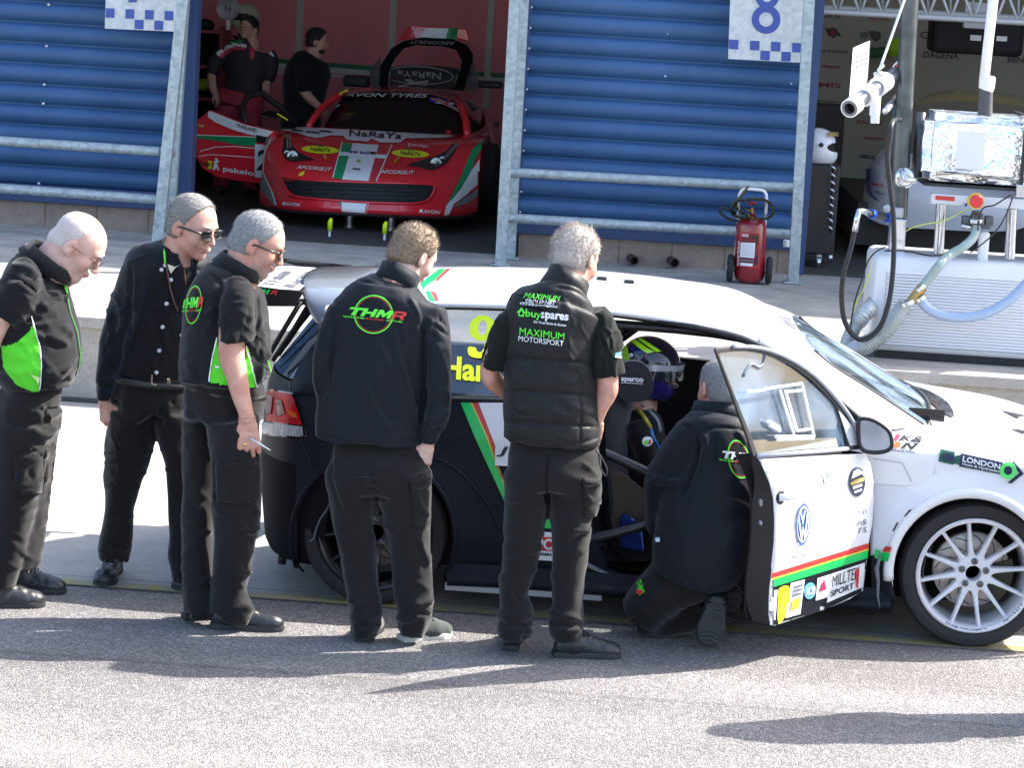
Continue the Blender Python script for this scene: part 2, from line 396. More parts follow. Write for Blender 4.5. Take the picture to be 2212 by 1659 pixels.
# ================================================================= SETTING
def ground_mat():
 m = bpy.data.materials.new('asphalt'); m.use_nodes = True; nt = m.node_tree; b = nt.nodes['Principled BSDF']; L = nt.links.new
 tc = nt.nodes.new('ShaderNodeTexCoord'); vo = nt.nodes.new('ShaderNodeTexVoronoi'); vo.inputs['Scale'].default_value = 84; vo.inputs['Randomness'].default_value = 1
 L(tc.outputs['Object'], vo.inputs['Vector'])
 r1 = nt.nodes.new('ShaderNodeValToRGB'); e = r1.color_ramp.elements; e[0].position = 0.05; e[0].color = (0.172, 0.162, 0.158, 1); e[1].position = .95; e[1].color = (.375, .35, .335, 1)
 n1 = e.new(.5); n1.color = (.268, .250, .242, 1)
 L(vo.outputs['Color'], r1.inputs[0])
 n = nt.nodes.new('ShaderNodeTexNoise'); n.inputs['Scale'].default_value = 1.3; n.inputs['Detail'].default_value = 6; L(tc.outputs['Object'], n.inputs['Vector'])
 r2 = nt.nodes.new('ShaderNodeMapRange'); r2.inputs['To Min'].default_value = .72; r2.inputs['To Max'].default_value = 1.25; L(n.outputs['Fac'], r2.inputs[0])
 # dark gaps between the stones
 v2 = nt.nodes.new('ShaderNodeTexVoronoi'); v2.feature = 'DISTANCE_TO_EDGE'; v2.inputs['Scale'].default_value = 84; L(tc.outputs['Object'], v2.inputs['Vector'])
 r3 = nt.nodes.new('ShaderNodeMapRange'); r3.inputs['From Max'].default_value = .16; r3.inputs['To Min'].default_value = .38; r3.inputs['To Max'].default_value = 1; L(v2.outputs['Distance'], r3.inputs[0])
 # long thin seams and tyre marks along the lane
 wv = nt.nodes.new('ShaderNodeTexWave'); wv.bands_direction = 'Y'; wv.inputs['Scale'].default_value = .21; wv.inputs['Distortion'].default_value = .6; wv.inputs['Detail'].default_value = 1; wv.inputs['Detail Scale'].default_value = .4; wv.inputs['Phase Offset'].default_value = 2.2
 L(tc.outputs['Object'], wv.inputs['Vector']); r4 = nt.nodes.new('ShaderNodeValToRGB'); r4.color_ramp.elements[0].position = .0; r4.color_ramp.elements[0].color = (.78, .78, .78, 1); r4.color_ramp.elements[1].position = .0012; r4.color_ramp.elements[1].color = (1, 1, 1, 1); L(wv.outputs['Color'], r4.inputs[0])
 def mul(a, b_):
  x = nt.nodes.new('ShaderNodeMix'); x.data_type = 'RGBA'; x.blend_type = 'MULTIPLY'; x.inputs[0].default_value = 1; L(a, x.inputs[6]); L(b_, x.inputs[7]); return x.outputs[2]
 mpb = nt.nodes.new('ShaderNodeMapping'); mpb.inputs['Scale'].default_value = (.10, 1.5, 1); L(tc.outputs['Object'], mpb.inputs[0]); nb = nt.nodes.new('ShaderNodeTexNoise'); nb.inputs['Scale'].default_value = 1.6; nb.inputs['Detail'].default_value = 5; L(mpb.outputs[0], nb.inputs['Vector'])
 r5 = nt.nodes.new('ShaderNodeMapRange'); r5.inputs['From Min'].default_value = .3; r5.inputs['From Max'].default_value = .7; r5.inputs['To Min'].default_value = .78; r5.inputs['To Max'].default_value = 1.12; L(nb.outputs['Fac'], r5.inputs[0]); r4o = r4.outputs[0]; r4 = type('q', (), {'outputs': [mul(r4o, r5.outputs[0])]})
 c = mul(mul(mul(r1.outputs[0], r2.outputs[0]), r3.outputs[0]), r4.outputs[0]); L(c, b.inputs['Base Color']); b.inputs['Roughness'].default_value = .85
 bp = nt.nodes.new('ShaderNodeBump'); bp.inputs['Distance'].default_value = .006; bp.inputs['Strength'].default_value = .9; L(r3.outputs[0], bp.inputs['Height']); L(bp.outputs[0], b.inputs['Normal'])
 return m
def conc_mat(name, c1, c2, joint=None, sc=3.0):
 m = bpy.data.materials.new(name); m.use_nodes = True; nt = m.node_tree; b = nt.nodes['Principled BSDF']; L = nt.links.new
 tc = nt.nodes.new('ShaderNodeTexCoord'); n = nt.nodes.new('ShaderNodeTexNoise'); n.inputs['Scale'].default_value = sc; n.inputs['Detail'].default_value = 9; n.inputs['Roughness'].default_value = .65
 L(tc.outputs['Object'], n.inputs['Vector']); r = nt.nodes.new('ShaderNodeValToRGB'); r.color_ramp.elements[0].position = .3; r.color_ramp.elements[0].color = (*c2, 1); r.color_ramp.elements[1].position = .7; r.color_ramp.elements[1].color = (*c1, 1)
 L(n.outputs['Fac'], r.inputs[0]); out = r.outputs[0]
 n2 = nt.nodes.new('ShaderNodeTexNoise'); n2.inputs['Scale'].default_value = 90; n2.inputs['Detail'].default_value = 3; L(tc.outputs['Object'], n2.inputs['Vector'])
 mx = nt.nodes.new('ShaderNodeMix'); mx.data_type = 'RGBA'; mx.blend_type = 'OVERLAY'; mx.inputs[0].default_value = .35; L(out, mx.inputs[6]); L(n2.outputs['Fac'], mx.inputs[7]); out = mx.outputs[2]
 if joint:
  br = nt.nodes.new('ShaderNodeTexBrick'); br.inputs['Scale'].default_value = 1; br.offset = 0; br.inputs['Brick Width'].default_value = joint[0]; br.inputs['Row Height'].default_value = joint[1]; br.inputs['Mortar Size'].default_value = joint[2]; br.inputs['Mortar Smooth'].default_value = .1
  br.inputs['Color1'].default_value = (1, 1, 1, 1); br.inputs['Color2'].default_value = (.93, .93, .93, 1); br.inputs['Mortar'].default_value = (.62, .6, .56, 1)
  mp = nt.nodes.new('ShaderNodeMapping'); mp.inputs['Location'].default_value = (joint[3], joint[4], 0)
  if len(joint) > 5: mp.inputs['Rotation'].default_value = (math.radians(joint[5]), 0, 0)
  L(tc.outputs['Object'], mp.inputs[0]); L(mp.outputs[0], br.inputs['Vector'])
  x = nt.nodes.new('ShaderNodeMix'); x.data_type = 'RGBA'; x.blend_type = 'MULTIPLY'; x.inputs[0].default_value = 1; L(out, x.inputs[6]); L(br.outputs['Color'], x.inputs[7]); out = x.outputs[2]
 L(out, b.inputs['Base Color']); b.inputs['Roughness'].default_value = .9
 bp = nt.nodes.new('ShaderNodeBump'); bp.inputs['Distance'].default_value = .002; L(n2.outputs['Fac'], bp.inputs['Height']); L(bp.outputs[0], b.inputs['Normal'])
 return m
ASPH = ground_mat()
CONC = conc_mat('lane_concrete', (.36, .345, .315), (.27, .26, .24), (9.0, 4.4, .008, 5.7, 1.9))
CONCW = conc_mat('wall_concrete', (.42, .38, .34), (.30, .27, .24), None, 5)
APRON = conc_mat('apron_concrete', (.38, .37, .34), (.20, .195, .18), (9.2, 2.6, .008, 6.2, .8))
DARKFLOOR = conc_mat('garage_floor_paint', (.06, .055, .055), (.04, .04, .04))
BLOCK = conc_mat('blockwork', (.34, .27, .22), (.24, .19, .16), (.44, .6, .008, .1, .3, -90), 7)
YEL = mat('worn_yellow', (.34, .28, .08), .8, col2=(.25, .235, .18), vscale=14, detail=8)
GALV = None
def galv():
 m = bpy.data.materials.new('galvanised'); m.use_nodes = True; nt = m.node_tree; b = nt.nodes['Principled BSDF']; L = nt.links.new
 tc = nt.nodes.new('ShaderNodeTexCoord'); v = nt.nodes.new('ShaderNodeTexVoronoi'); v.inputs['Scale'].default_value = 32; L(tc.outputs['Object'], v.inputs['Vector'])
 r = nt.nodes.new('ShaderNodeValToRGB'); r.color_ramp.elements[0].color = (.26, .31, .33, 1); r.color_ramp.elements[1].color = (.46, .52, .54, 1); L(v.outputs['Color'], r.inputs[0]); L(r.outputs[0], b.inputs['Base Color'])
 b.inputs['Metallic'].default_value = .35; b.inputs['Roughness'].default_value = .5; return m
GALV = galv()
def structure(name, mb, m, **k): o = mb.build(name, m, **k); o['kind'] = 'structure'; return o
g = MB(); g.add([(-400, -300, 0), (400, -300, 0), (400, 400, 0), (-400, 400, 0)], [(0, 1, 2, 3)]); structure('ground', g, ASPH)
g = MB(); g.add([(-40, 11.12, .004), (40, 11.12, .004), (40, 16.0, .004), (-40, 16.0, .004)], [(0, 1, 2, 3)]); structure('concrete_lane', g, CONC)
g = MB(); g.add([(-40, 11.09, .008), (40, 11.16, .008), (40, 11.255, .008), (-40, 11.18, .008)], [(0, 1, 2, 3)]); structure('yellow_line', g, YEL)
PZ = 0.55
g = MB(); g.box((-40, 15.95, 0), (40, 16.45, PZ-.075)); g.bbox((-40, 15.91, PZ-.075), (40, 16.45, PZ), .012); structure('kerb_wall', g, CONCW)
g = MB(); g.box((-40, 16.45, 0), (40, 21.25, PZ-.003)); structure('pavement', g, APRON)
g = MB(); g.box((-40, 15.86, .0), (40, 15.95, .02)); structure('gutter', g, mat('gutter_shadow_gap', (.05, .05, .05), .9))  # gutter strip, near-black to paint in the shadow gap at the wall foot
# ---- garage openings (x at wall plane Y=21.2)
WY = 21.2
xL1 = aY(404, 300, WY)[0]; xM0 = aY(1113, 300, WY)[0]; xM1 = aY(1752, 300, WY)[0]
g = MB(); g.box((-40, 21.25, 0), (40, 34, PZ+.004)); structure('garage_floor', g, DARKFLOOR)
BLUE = mat('blue_cladding', (.048, .118, .26), .42, spec=.4, col2=(.032, .085, .20), vscale=1.1, detail=8, stretch=(1, 1, .35))
BLUE2 = mat('blue_flashing', (.03, .06, .15), .45)
DARK = mat('dark_void', (.02, .018, .018), .9)
bld = thing('garage_building', 'long garage block with blue corrugated cladding between two open bays', 'building', (0, 22, PZ))
def cladding(x0, x1, name='cladding', z0=None, z1=7.2):
 mb = MB(); pitch = .17; z0 = PZ+.335; z = z0; prof = []
 # one rib: long convex face, short deep groove
 base = [(0, .0), (.010, -.014), (.026, -.044), (.055, -.062), (.09, -.068), (.122, -.060), (.146, -.040), (.159, -.014)]
 while z < z1:
  for dz, dy in base: prof.append((z+dz, WY+dy))
  z += pitch
 xs = np.linspace(x0, x1, max(2, int((x1-x0)/.6)))
 mb.loft([[(x, y, zz) for zz, y in prof] for x in xs], closed=False, cap=False)
 o = mb.build(name, BLUE, bld, smooth=True)
 return o
cl = cladding(-12, xL1); cladding(xM0+.06, xM1-.06)
cladding(6.0, 12)
for a, b in ((-12, xL1), (xM0+.03, xM1), (6, 12)):
 mb = MB(); mb.bbox((a, WY-.075, PZ+.2), (b, WY+.06, PZ+.345), .006); mb.build('flashing', BLUE2, bld)
for a, b in ((xL1-.045, xL1+.06), (xM0-.005, xM0+.07), (xM1-.06, xM1+.02)): mb = MB(); mb.box((a, WY-.073, PZ+.01), (b, WY+.12, 7.2)); mb.build('jamb', BLUE2, bld)
for a, b in ((-12, xL1-.05), (xM0+.08, xM1-.065), (6, 12)): mb = MB(); mb.box((a, WY-.03, PZ-.01), (b, WY+.11, PZ+.2)); mb.build('plinth', BLOCK, bld)
mb = MB();
for a, b in ((-12, xL1-.04), (xM0+.06, xM1-.06), (6, 12)): mb.box((a, WY+.07, PZ+.2), (b, WY+.14, 7.2))
mb.box((-12, WY-.27, 6.1), (12, 34, 6.3)); mb.box((-12, WY-.1, 4.1), (12, WY+.06, 6.1)); mb.build('roof', mat('building_grey', (.30, .31, .33), .8), bld)
mb = MB(); mb.box((-12, WY+.13, 4.05), (12, 34, 4.1)); mb.box((-12, 33.5, 0), (12, 33.6, 4.1))
mb.box((-5.6, WY+.15, PZ), (-5.5, 33.5, 4.1)); mb.box((.55, WY+.15, PZ), (.62, 33.5, 4.1)); mb.box((7.5, WY+.15, PZ), (7.6, 33.5, 4.1)); mb.build('inner_wall', mat('inner_wall_grey', (.62, .58, .54), .8), bld)
# rivets
mb = MB()
for px, ys in ((1337/1.1645, [(17+51.6*i)/1.1645 for i in range(11)]), (1684/1.1645, [83/1.1645, 190/1.1645, 290/1.1645, 340/1.1645, 546/1.1645]), (123/1.1645, [11/1.1645, 115/1.1645, 212/1.1645, 260/1.1645, 461/1.1645]), (2002/1.1645, [208/1.1645+i*44 for i in range(8)])):
 for i, py in enumerate(ys):
  p = aY(px-py*.055, py, WY-.05); mb.lathe(p, (0, -1, 0), [(.012, -.01), (.012, .006), (.006, .011), (0, .012)], 8)
mb.build('rivet_row', mat('rivet', (.6, .62, .62), .4, metal=.5), bld)
# ---- galvanised barrier frames
def post(px0, py0, px1, py1, Y, w, group=None):
 a = aZ(px0, py0, PZ); Y = Y if Y else a[1]; a = aY(px0, py0, Y); b = aY(px1, py1, Y); mb = MB(); d = (b-a)/(b[2]-a[2]); b = a+d*(6.0-a[2]); a = a-d*(a[2]-PZ)
 h = w/2; mb.loft([[p+np.array(q) for q in ((-h, -h, 0), (h, -h, 0), (h, h, 0), (-h, h, 0))] for p in (a, b)]); return mb, a, b
def frame(label, posts, rails, plates=True):
 t = thing('barrier_frame', label, 'barrier', aY(posts[0][0], posts[0][1], 20.6))
 for q in posts:
  mb, a, b = post(*q); mb.bbox((a[0]-.08, a[1]-.08, PZ+.001), (a[0]+.08, a[1]+.08, PZ+.014), .003); mb.build('post', GALV, t, bevel=.008)
 for (x0, y0, x1, y1, Y) in rails:
  mb = MB(); mb.cyl(aY(x0, y0, Y), aY(x1, y1, Y), .04, 20); mb.build('rail', GALV, t, auto=50)
 return t
frame('galvanised frame of two posts and two rails across the left blue wall', [(341, 520, 396, 0, 20.45, .088), (369, 435, 398, 0, 20.95, .085)], [(-1200, 224, 345, 327, 20.5), (-1200, 320, 345, 431, 20.5), (345, 327, 378, 329, 20.6)])
frame('galvanised frame of posts and two rails across the middle blue wall', [(1081, 572, 1112, 0, 20.4, .085), (1103, 540, 1132, 0, 20.95, .08), (1713, 605, 1748, 0, 20.5, .085)], [(1100, 372, 1712, 405, 20.75), (1090, 470, 1710, 506, 20.75)])
# ---- number signs
SIGNW = mat('mottled_sign', (.62, .64, .64), .5, col2=(.48, .51, .52), vscale=22, detail=6)
SBLUE = mat('sign_blue', (.05, .085, .33), .5)
def sign(label, q, digit, dq, sq):
 """q D corners tl,tr,br,bl"""
 Y = 20.8; P = [aY(*p, Y) for p in q]; t = thing('number_sign', label, 'sign', P[3], group='bay number signs')
 mb = MB(); mb.prism(P, (0, .012, 0)); pl = mb.build('plate', SIGNW, t)
 bv = bvh_of(pl); mpd = quadmap(dq); R_ = lambda cx, cy, rx, ry, n=40: [tuple(mpd(*p)) for p in circ(cx, cy, rx, ry, n)]
 if digit == '8':
  ds = [decal('d', [R_(.5, .29, .5, .29), R_(.5, .29, .25, .145)], SBLUE, bv, t, off=.003, step=80), decal('d', [R_(.5, .76, .42, .25), R_(.5, .76, .19, .12)], SBLUE, bv, t, off=.0034, step=80)]; join(ds, 'digit', t)
 else: decal('digit', [[tuple(mpd(*p)) for p in ((.2, 0), (.5, 0), (1, .8), (1, 1), (0, 1), (0, .82), (.68, .82))]], SBLUE, bv, t, off=.003, step=80)
 mp = quadmap(q); os = []
 for (u, v, du, dv) in sq: os.append(decal('c', [[mp(u, v), mp(u+du, v), mp(u+du, v+dv), mp(u, v+dv)]], SBLUE, bv, t, off=.003, step=80))
 join(os, 'chequer', t)
Z3 = zc(1250, 0, 2.242); Z1 = zc(0, 0, 2.572)
c8 = [Z3(1330, -420), Z3(1752, -398), Z3(1725, 352), Z3(1304, 330)]
W_ = 420.; Hh = 750.
sq8 = [(x/W_, y/Hh, 53/W_, 53/Hh) for x, y in ((2, 57), (120, 57), (238, 57), (357, 57), (180, 4), (298, 4))]
sign('speckled white metal sign with blue number 8 over a blue chequer', c8, '8', [Z3(1447, -95), Z3(1607, -87), Z3(1595, 192), Z3(1433, 184)], sq8)
c7 = [Z1(700, -620), Z1(1180, -596), Z1(1155, 203), Z1(678, 182)]; W_ = 477.; Hh = 800
sq7 = [(x/W_, y/Hh, 57/W_, 60/Hh) for x, y in ((3, 72), (131, 72), (257, 72), (384, 72), (193, 6), (320, 6))]
sign('speckled white metal sign with blue chequer above the left blue wall', c7, '7', [Z1(800, -300), Z1(985, -290), Z1(975, 12), Z1(790, 12)], sq7)
# stub pipes out of the plinth, white cap
for i, (x, y, lb) in enumerate(((1369, 562, 'short dark pipe stub out of the block plinth, nearer the barrier post'), (1456, 567, 'short dark pipe stub out of the block plinth, nearer the extinguisher'))):
 p = aY(x, y, 21.0); mb = MB(); mb.lathe(p, (.15, -1, 0), [(.036, -.25), (.036, 0), (.042, .0), (.042, .03), (.031, .03), (.031, -.1), (0, -.1)], 20)
 tag(mb.build('pipe_stub', mat('pipe_dark', (.06, .05, .045), .6, metal=.4), None, auto=40), lb, 'pipe')
p = aY(1699, 527, 20.9); mb = MB(); mb.lathe(p, (0, 0, 1), [(.028, -.02), (.03, .0), (.03, .03), (.02, .036), (0, .036)], 16); mb.cyl(p, p+np.array([0, .3, 0]), .012); tag(mb.build('stopper', mat('white_plastic', (.75, .76, .78), .4), None, auto=40), 'small white cap on the blue sill beside the right post', 'stopper')
# ---- bay 7 interior
RED = mat('red_partition', (.85, .24, .27), .55, var=.08, vscale=1.5); LGREY = mat('light_strip', (.55, .53, .48), .5); GRN = mat('stripe_green', (.02, .16, .07), .5); WHT = mat('stripe_white', (.62, .6, .56), .5)
t = thing('partition_wall', 'dark red display wall with grey joints and a green white stripe inside the bay', 'partition', (-2.5, 27.5, PZ))
PY = 27.5; Z2 = zc(440, 0, 2.572)
xa = aY(*Z2(60, 300), PY)[0]; xb = aY(*Z2(2260, 300), PY)[0]
mb = MB(); mb.box((xa-1, PY, PZ), (xb+.3, PY+.05, 3.6)); pw = mb.build('panel', RED, t); bv = bvh_of(pw)
for xz, y0, xz2, y1 in ((807, -60, 797, 372), (1412, -60, 1396, 430), (2022, -60, 2010, 700)):
 a = aY(*Z2(xz, y0), PY-.02); b = aY(*Z2(xz2, y1), PY-.02); mb = MB(); mb.box((b[0]-.035, PY-.03, b[2]), (b[0]+.035, PY-.001, a[2]+.5)); mb.build('joint_strip', LGREY, t)
for (ya, yb, m_) in ((375, 405, GRN), (405, 440, WHT)):
 decal('stripe', [[Z2(640, ya), Z2(1300, ya+50), Z2(2200, ya+100), Z2(2200, yb+100), Z2(1300, yb+50), Z2(640, yb)]], m_, bv, t, off=.004, step=100, tol=9)
decal('stripe', [[Z2(640, 452), Z2(1300, 500), Z2(1300, 514), Z2(640, 468)]], WHT, bv, t, off=.004, step=100, tol=9)
# ceiling light band inside bay (unlit)
# ================================================================= HATCHBACK
YC = 12.02
Zb = zc(1876, 860, 2.074); Zd = zc(1480, 700, 2.766); Zr = zc(620, 560, 2.764); Ze = zc(1860, 860, 4.148); Zs = zc(1180, 1100, 2.765); Zq = zc(620, 1060, 2.593); Zf = zc(2100, 1000, 3.317)
WHITE = mat('white_paint', (.78, .78, .80), .25, coat=.8, var=.02, vscale=3)
BLACKM = mat('satin_black_wrap', (.010, .012, .018), .5, spec=.18, bump=.0015, bscale=5)
GLOSSB = mat('gloss_black', (.012, .012, .014), .12, coat=.6)
TRIM = mat('rubber_trim', (.018, .018, .02), .5)
INT = mat('cabin_black', (.012, .011, .012), .8)
CAGE = mat('cage_black', (.02, .022, .028), .3, spec=.6)
def glassmat(name, tint=(.75, .85, .85), a=.35, rough=.02):
 m = bpy.data.materials.new(name); m.use_nodes = True; nt = m.node_tree; nt.nodes.remove(nt.nodes['Principled BSDF']); out = nt.nodes['Material Output']; L = nt.links.new
 tr = nt.nodes.new('ShaderNodeBsdfTransparent'); tr.inputs[0].default_value = (*tint, 1); gl = nt.nodes.new('ShaderNodeBsdfGlossy'); gl.inputs['Roughness'].default_value = rough; gl.inputs[0].default_value = (.9, .95, 1, 1)
 fr = nt.nodes.new('ShaderNodeFresnel'); fr.inputs[0].default_value = 1.5; mr = nt.nodes.new('ShaderNodeMapRange'); mr.inputs['To Min'].default_value = a*.5; mr.inputs['To Max'].default_value = 1
 L(fr.outputs[0], mr.inputs[0]); mx = nt.nodes.new('ShaderNodeMixShader'); L(mr.outputs[0], mx.inputs[0]); L(tr.outputs[0], mx.inputs[1]); L(gl.outputs[0], mx.inputs[2])
 df = nt.nodes.new('ShaderNodeBsdfDiffuse'); df.inputs[0].default_value = (.45, .62, .80, 1); n = nt.nodes.new('ShaderNodeTexNoise'); n.inputs['Scale'].default_value = 2.4; n.inputs['Detail'].default_value = 4; n.inputs['Distortion'].default_value = 1.2; n.inputs['Roughness'].default_value = .4  # cloudy bluish veil painted into the glass in place of pale reflections
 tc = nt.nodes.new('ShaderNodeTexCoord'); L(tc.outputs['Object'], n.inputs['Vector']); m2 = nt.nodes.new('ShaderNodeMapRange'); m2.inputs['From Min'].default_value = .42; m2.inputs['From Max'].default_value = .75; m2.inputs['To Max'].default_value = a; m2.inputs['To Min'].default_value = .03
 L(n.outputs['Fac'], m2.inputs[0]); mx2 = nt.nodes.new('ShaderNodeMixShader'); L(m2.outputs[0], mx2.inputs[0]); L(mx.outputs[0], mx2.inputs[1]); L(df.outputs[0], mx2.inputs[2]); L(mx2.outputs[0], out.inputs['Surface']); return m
GLASS = glassmat('veiled_window', (.75, .86, .9), a=.30); WSG = glassmat('windscreen_glass', (.62, .72, .66), a=.3); TINT = glassmat('dark_side_glass', (.05, .055, .06), a=.10)
SGRN = mat('stripe_bright_green', (.0, .52, .10), .4, coat=.3); SRED = mat('stripe_red', (.55, .03, .03), .4, coat=.3); SYEL = mat('stripe_yellow', (.75, .55, .05), .4)
FLUO = mat('fluo_yellow', (.75, .95, .02), .5); DECW = mat('decal_white', (.75, .76, .80), .4, coat=.3); DECB = mat('decal_black', (.015, .015, .02), .4); DECG = mat('decal_grey', (.13, .14, .17), .4)
car = thing('race_hatchback', 'white and black three-door race hatchback with its driver door open, ringed by crew', 'race car', (0, YC, 0))
def lerp(a, b, t): return a+(b-a)*t
def xr_(z):   # rear end along the centre line
 return float(np.interp(z, [.12, .2, .45, .6, .9, .98, 1.30, 1.36], [-1.62, -1.65, -1.68, -1.69, -1.67, -1.645, -1.40, -1.36]))
def xc_(z): return xr_(z)+float(np.interp(z, [.2, .6, .95, 1.3], [.36, .42, .44, .36]))
def y0_(z):
 return float(np.interp(z, [.1, .2, .35, .6, .8, .9, .98, 1.36], [11.22, 11.16, 11.13, 11.125, 11.13, 11.15, 11.17, 11.385]))
def ys(x, z):
 y = y0_(z); xc, xr = xc_(z), xr_(z)
 if x < xc:
  t = min(1, (xc-x)/(xc-xr)); y = YC-(YC-y)*(max(0, 1-t**2.4))**(1/2.4)
 if x > 1.95: y += .55*((x-1.95)/.45)**2.2*.5
 # flared arches
 for cx, cz in ((-1.067, .33), (1.6, .337)):
  d = math.hypot(x-cx, z-cz)
  if d < .52: y -= .035*max(0, 1-((d-.36)/.16))**1.5 if d > .36 else .035
 return y
def smap(px, py):
 Y = 11.15
 for _ in range(7):
  p = aY(px, py, Y); Y2 = ys(p[0], p[2]); Y = Y+(Y2-Y)*.8
 return aY(px, py, Y)
def panel(name, loops, m, mapfn, parent, step=16, thick=.012, smooth=True):
 L = [[Vector((p[0], p[1], 0)) for p in l] for l in loops]; tri = geometry.tessellate_polygon(L)
 bm = clip_grid(([(p.x, p.y) for l in L for p in l], tri), step)
 for v in bm.verts: v.co = Vector([float(q) for q in mapfn(v.co.x, v.co.y)])
 o_ = Vector(CC)
 for f in bm.faces:
  f.smooth = smooth; f.normal_update()
  if f.normal.dot(f.calc_center_median()-o_) > 0: f.normal_flip()
 me = bpy.data.meshes.new(name); bm.to_mesh(me); bm.free(); me.materials.append(m); o = link(bpy.data.objects.new(name, me), parent)
 if thick: s = o.modifiers.new('s', 'SOLIDIFY'); s.thickness = thick; s.offset = -1
 return o
# ---- rear quarter (satin black)
Wr = (806, 1162); Wf = (2095, 1240)
arch_r = circ(Wr[0], Wr[1], 176, 180, n=30, a0=math.radians(160), a1=math.radians(388))   # D px, y down: over the top
def belt(x): return float(np.interp(x, [600, 700, 960, 1100, 1300, 1500], [842, 850, 862, 866, 870, 880]))
quarter = [(640, 846)]+[(x, belt(x)) for x in range(680, 1250, 40)]+[(1250, 868), (1262, 900), (1268, 1000), (1275, 1100), (1290, 1170), (1310, 1212), (1318, 1240), (1240, 1262), (1000, 1252), (968, 1248)]
quarter += arch_r[::-1]+[(655, 1238), (640, 1222)]
qp = panel('rear_quarter', [quarter], BLACKM, smap, car, step=14)
# ---- rear shell behind the corner, world grid
def shell(name, z0, z1, nz, m, phi0=0.0, phi1=1.0, xm=None, nphi=40, parent=car, zc_=None):
 mb = MB(); rows = []
 for i in range(nz+1):
  z = lerp(z0, z1, i/nz); xc, xr, yy = xc_(z), xr_(z), y0_(z); row = []
  if xm is not None: row.append((xm, ys(xm, z), z))
  for k in range(nphi+1):
   a = lerp(phi0, phi1, k/nphi)*math.pi; c, s = math.cos(a), math.sin(a)
   Y = YC-(YC-yy)*math.copysign(abs(c)**(1/1.2), c); X = xc-(xc-xr)*abs(s)**(1/1.2)
   row.append((X, Y, z))
  rows.append(row)
 mb.loft(rows, closed=False, cap=False); return mb.build(name, m, parent, smooth=True)
rs_ = shell('rear_bumper', .16, .62, 12, mat('bumper_black', (.010, .011, .014), .7, spec=.08)); hs_ = shell('tailgate', .62, .975, 10, BLACKM)
rg = shell('rear_window', .985, 1.30, 12, TINT, .17, .83)
# gloss dark frame bits of the tailgate glass: C pillar outer panel
cpl = panel('pillar_panel', [[Zr(312, 1200), Zr(316, 1100), Zr(360, 1000), Zr(430, 890), Zr(510, 790), Zr(620, 655), Zr(900, 640), Zr(925, 700), Zr(925, 1200)]], BLACKM, lambda x, y: smap(x, y)+np.array([0, -.006, 0]), car, step=14)
# ---- tail light
TLR = mat('lamp_red', (.55, .004, .01), .3, spec=.3, var=.4, vscale=14); TLW = mat('lamp_clear', (.62, .6, .6), .25, stretch=(30, 30, .3), col2=(.3, .29, .3), vscale=3)
tl = [Zr(*p) for p in ((78, 1175), (110, 1162), (200, 1168), (320, 1188), (352, 1235), (378, 1320), (410, 1430), (417, 1480), (385, 1496), (230, 1486), (100, 1466), (86, 1350), (74, 1230))]
bvr = bvh_of([rs_, hs_, qp, cpl])
hous = decal('tail_light', [[((x-618)*1.03+618, (y-900)*1.03+900) for x, y in tl]], GLOSSB, bvr, car, off=.004)
decal('lens', [[Zr(*p) for p in ((84, 1180), (200, 1175), (318, 1195), (345, 1235), (370, 1320), (396, 1410), (300, 1398), (92, 1372), (84, 1300))]], TLR, bvr, hous, off=.012)
decal('clear_lens', [[Zr(*p) for p in ((92, 1380), (200, 1398), (300, 1406), (398, 1420), (405, 1478), (380, 1488), (230, 1478), (104, 1458))]], TLW, bvr, hous, off=.012)
TLD = mat('lamp_dark_red', (.12, .0, .01), .2, coat=1); TLO = mat('lamp_orange', (.8, .12, .02), .2, coat=1)
for q, m_ in (([(150, 1200), (205, 1210), (190, 1330), (120, 1340), (110, 1260)], TLD), ([(225, 1230), (262, 1240), (285, 1330), (235, 1350)], TLD), ([(290, 1290), (360, 1330), (370, 1360), (320, 1350)], TLO), ([(95, 1200), (140, 1195), (110, 1300), (95, 1320)], TLR)):
 decal('reflector', [[Zr(*p) for p in q]], m_, bvr, hous, off=.016)
# shut lines of the tailgate and bumper
def line_decal(pts, wpx, m, target, parent, off=.004, name='shut_line'):
 os = []
 P = [np.array(p, float) for p in pts]; up = []; dn = []
 for i, p in enumerate(P):
  d = P[min(i+1, len(P)-1)]-P[max(i-1, 0)]; n = np.array([-d[1], d[0]])/max(np.hypot(*d), 1e-6)*wpx/2; up.append(tuple(p+n)); dn.append(tuple(p-n))
 return decal(name, [up+dn[::-1]], m, target, parent, off, step=12)
line_decal([Zr(*p) for p in ((300, 1195), (305, 1110), (340, 1030), (400, 930), (480, 830))], 2.5, TRIM, bvr, car)
line_decal([Zr(385, 1500), Zr(400, 1560), Zr(440, 1640), Zq(420, 290), Zq(470, 355)], 2.2, TRIM, bvr, car)
# arch lip highlight line
lip = spline([Zq(1180, 235), Zq(1290, 265), Zq(1400, 340), Zq(1500, 450), Zq(1590, 570), Zq(1660, 720)], 5)
mb = MB(); mb.tube([smap(*p)+np.array([0, -.002, 0]) for p in lip], .006, 6); mb.build('arch_crease', BLACKM, car, smooth=True)
mb = MB(); mb.tube([smap(*p) for p in circ(Wr[0], Wr[1], 177, 181, n=40, a0=math.radians(160), a1=math.radians(388))], .012, 8); mb.build('arch_lip', BLACKM, car, smooth=True)
# rear bumper underside bits
mb = MB(); a = aY(*Zq(150, 890), 11.5); b = aY(*Zq(235, 900), 11.4); mb.cyl(aY(*Zq(235, 880), 11.45), aY(*Zq(230, 930), 11.45), .02); mb.build('tow_bracket', TRIM, car)
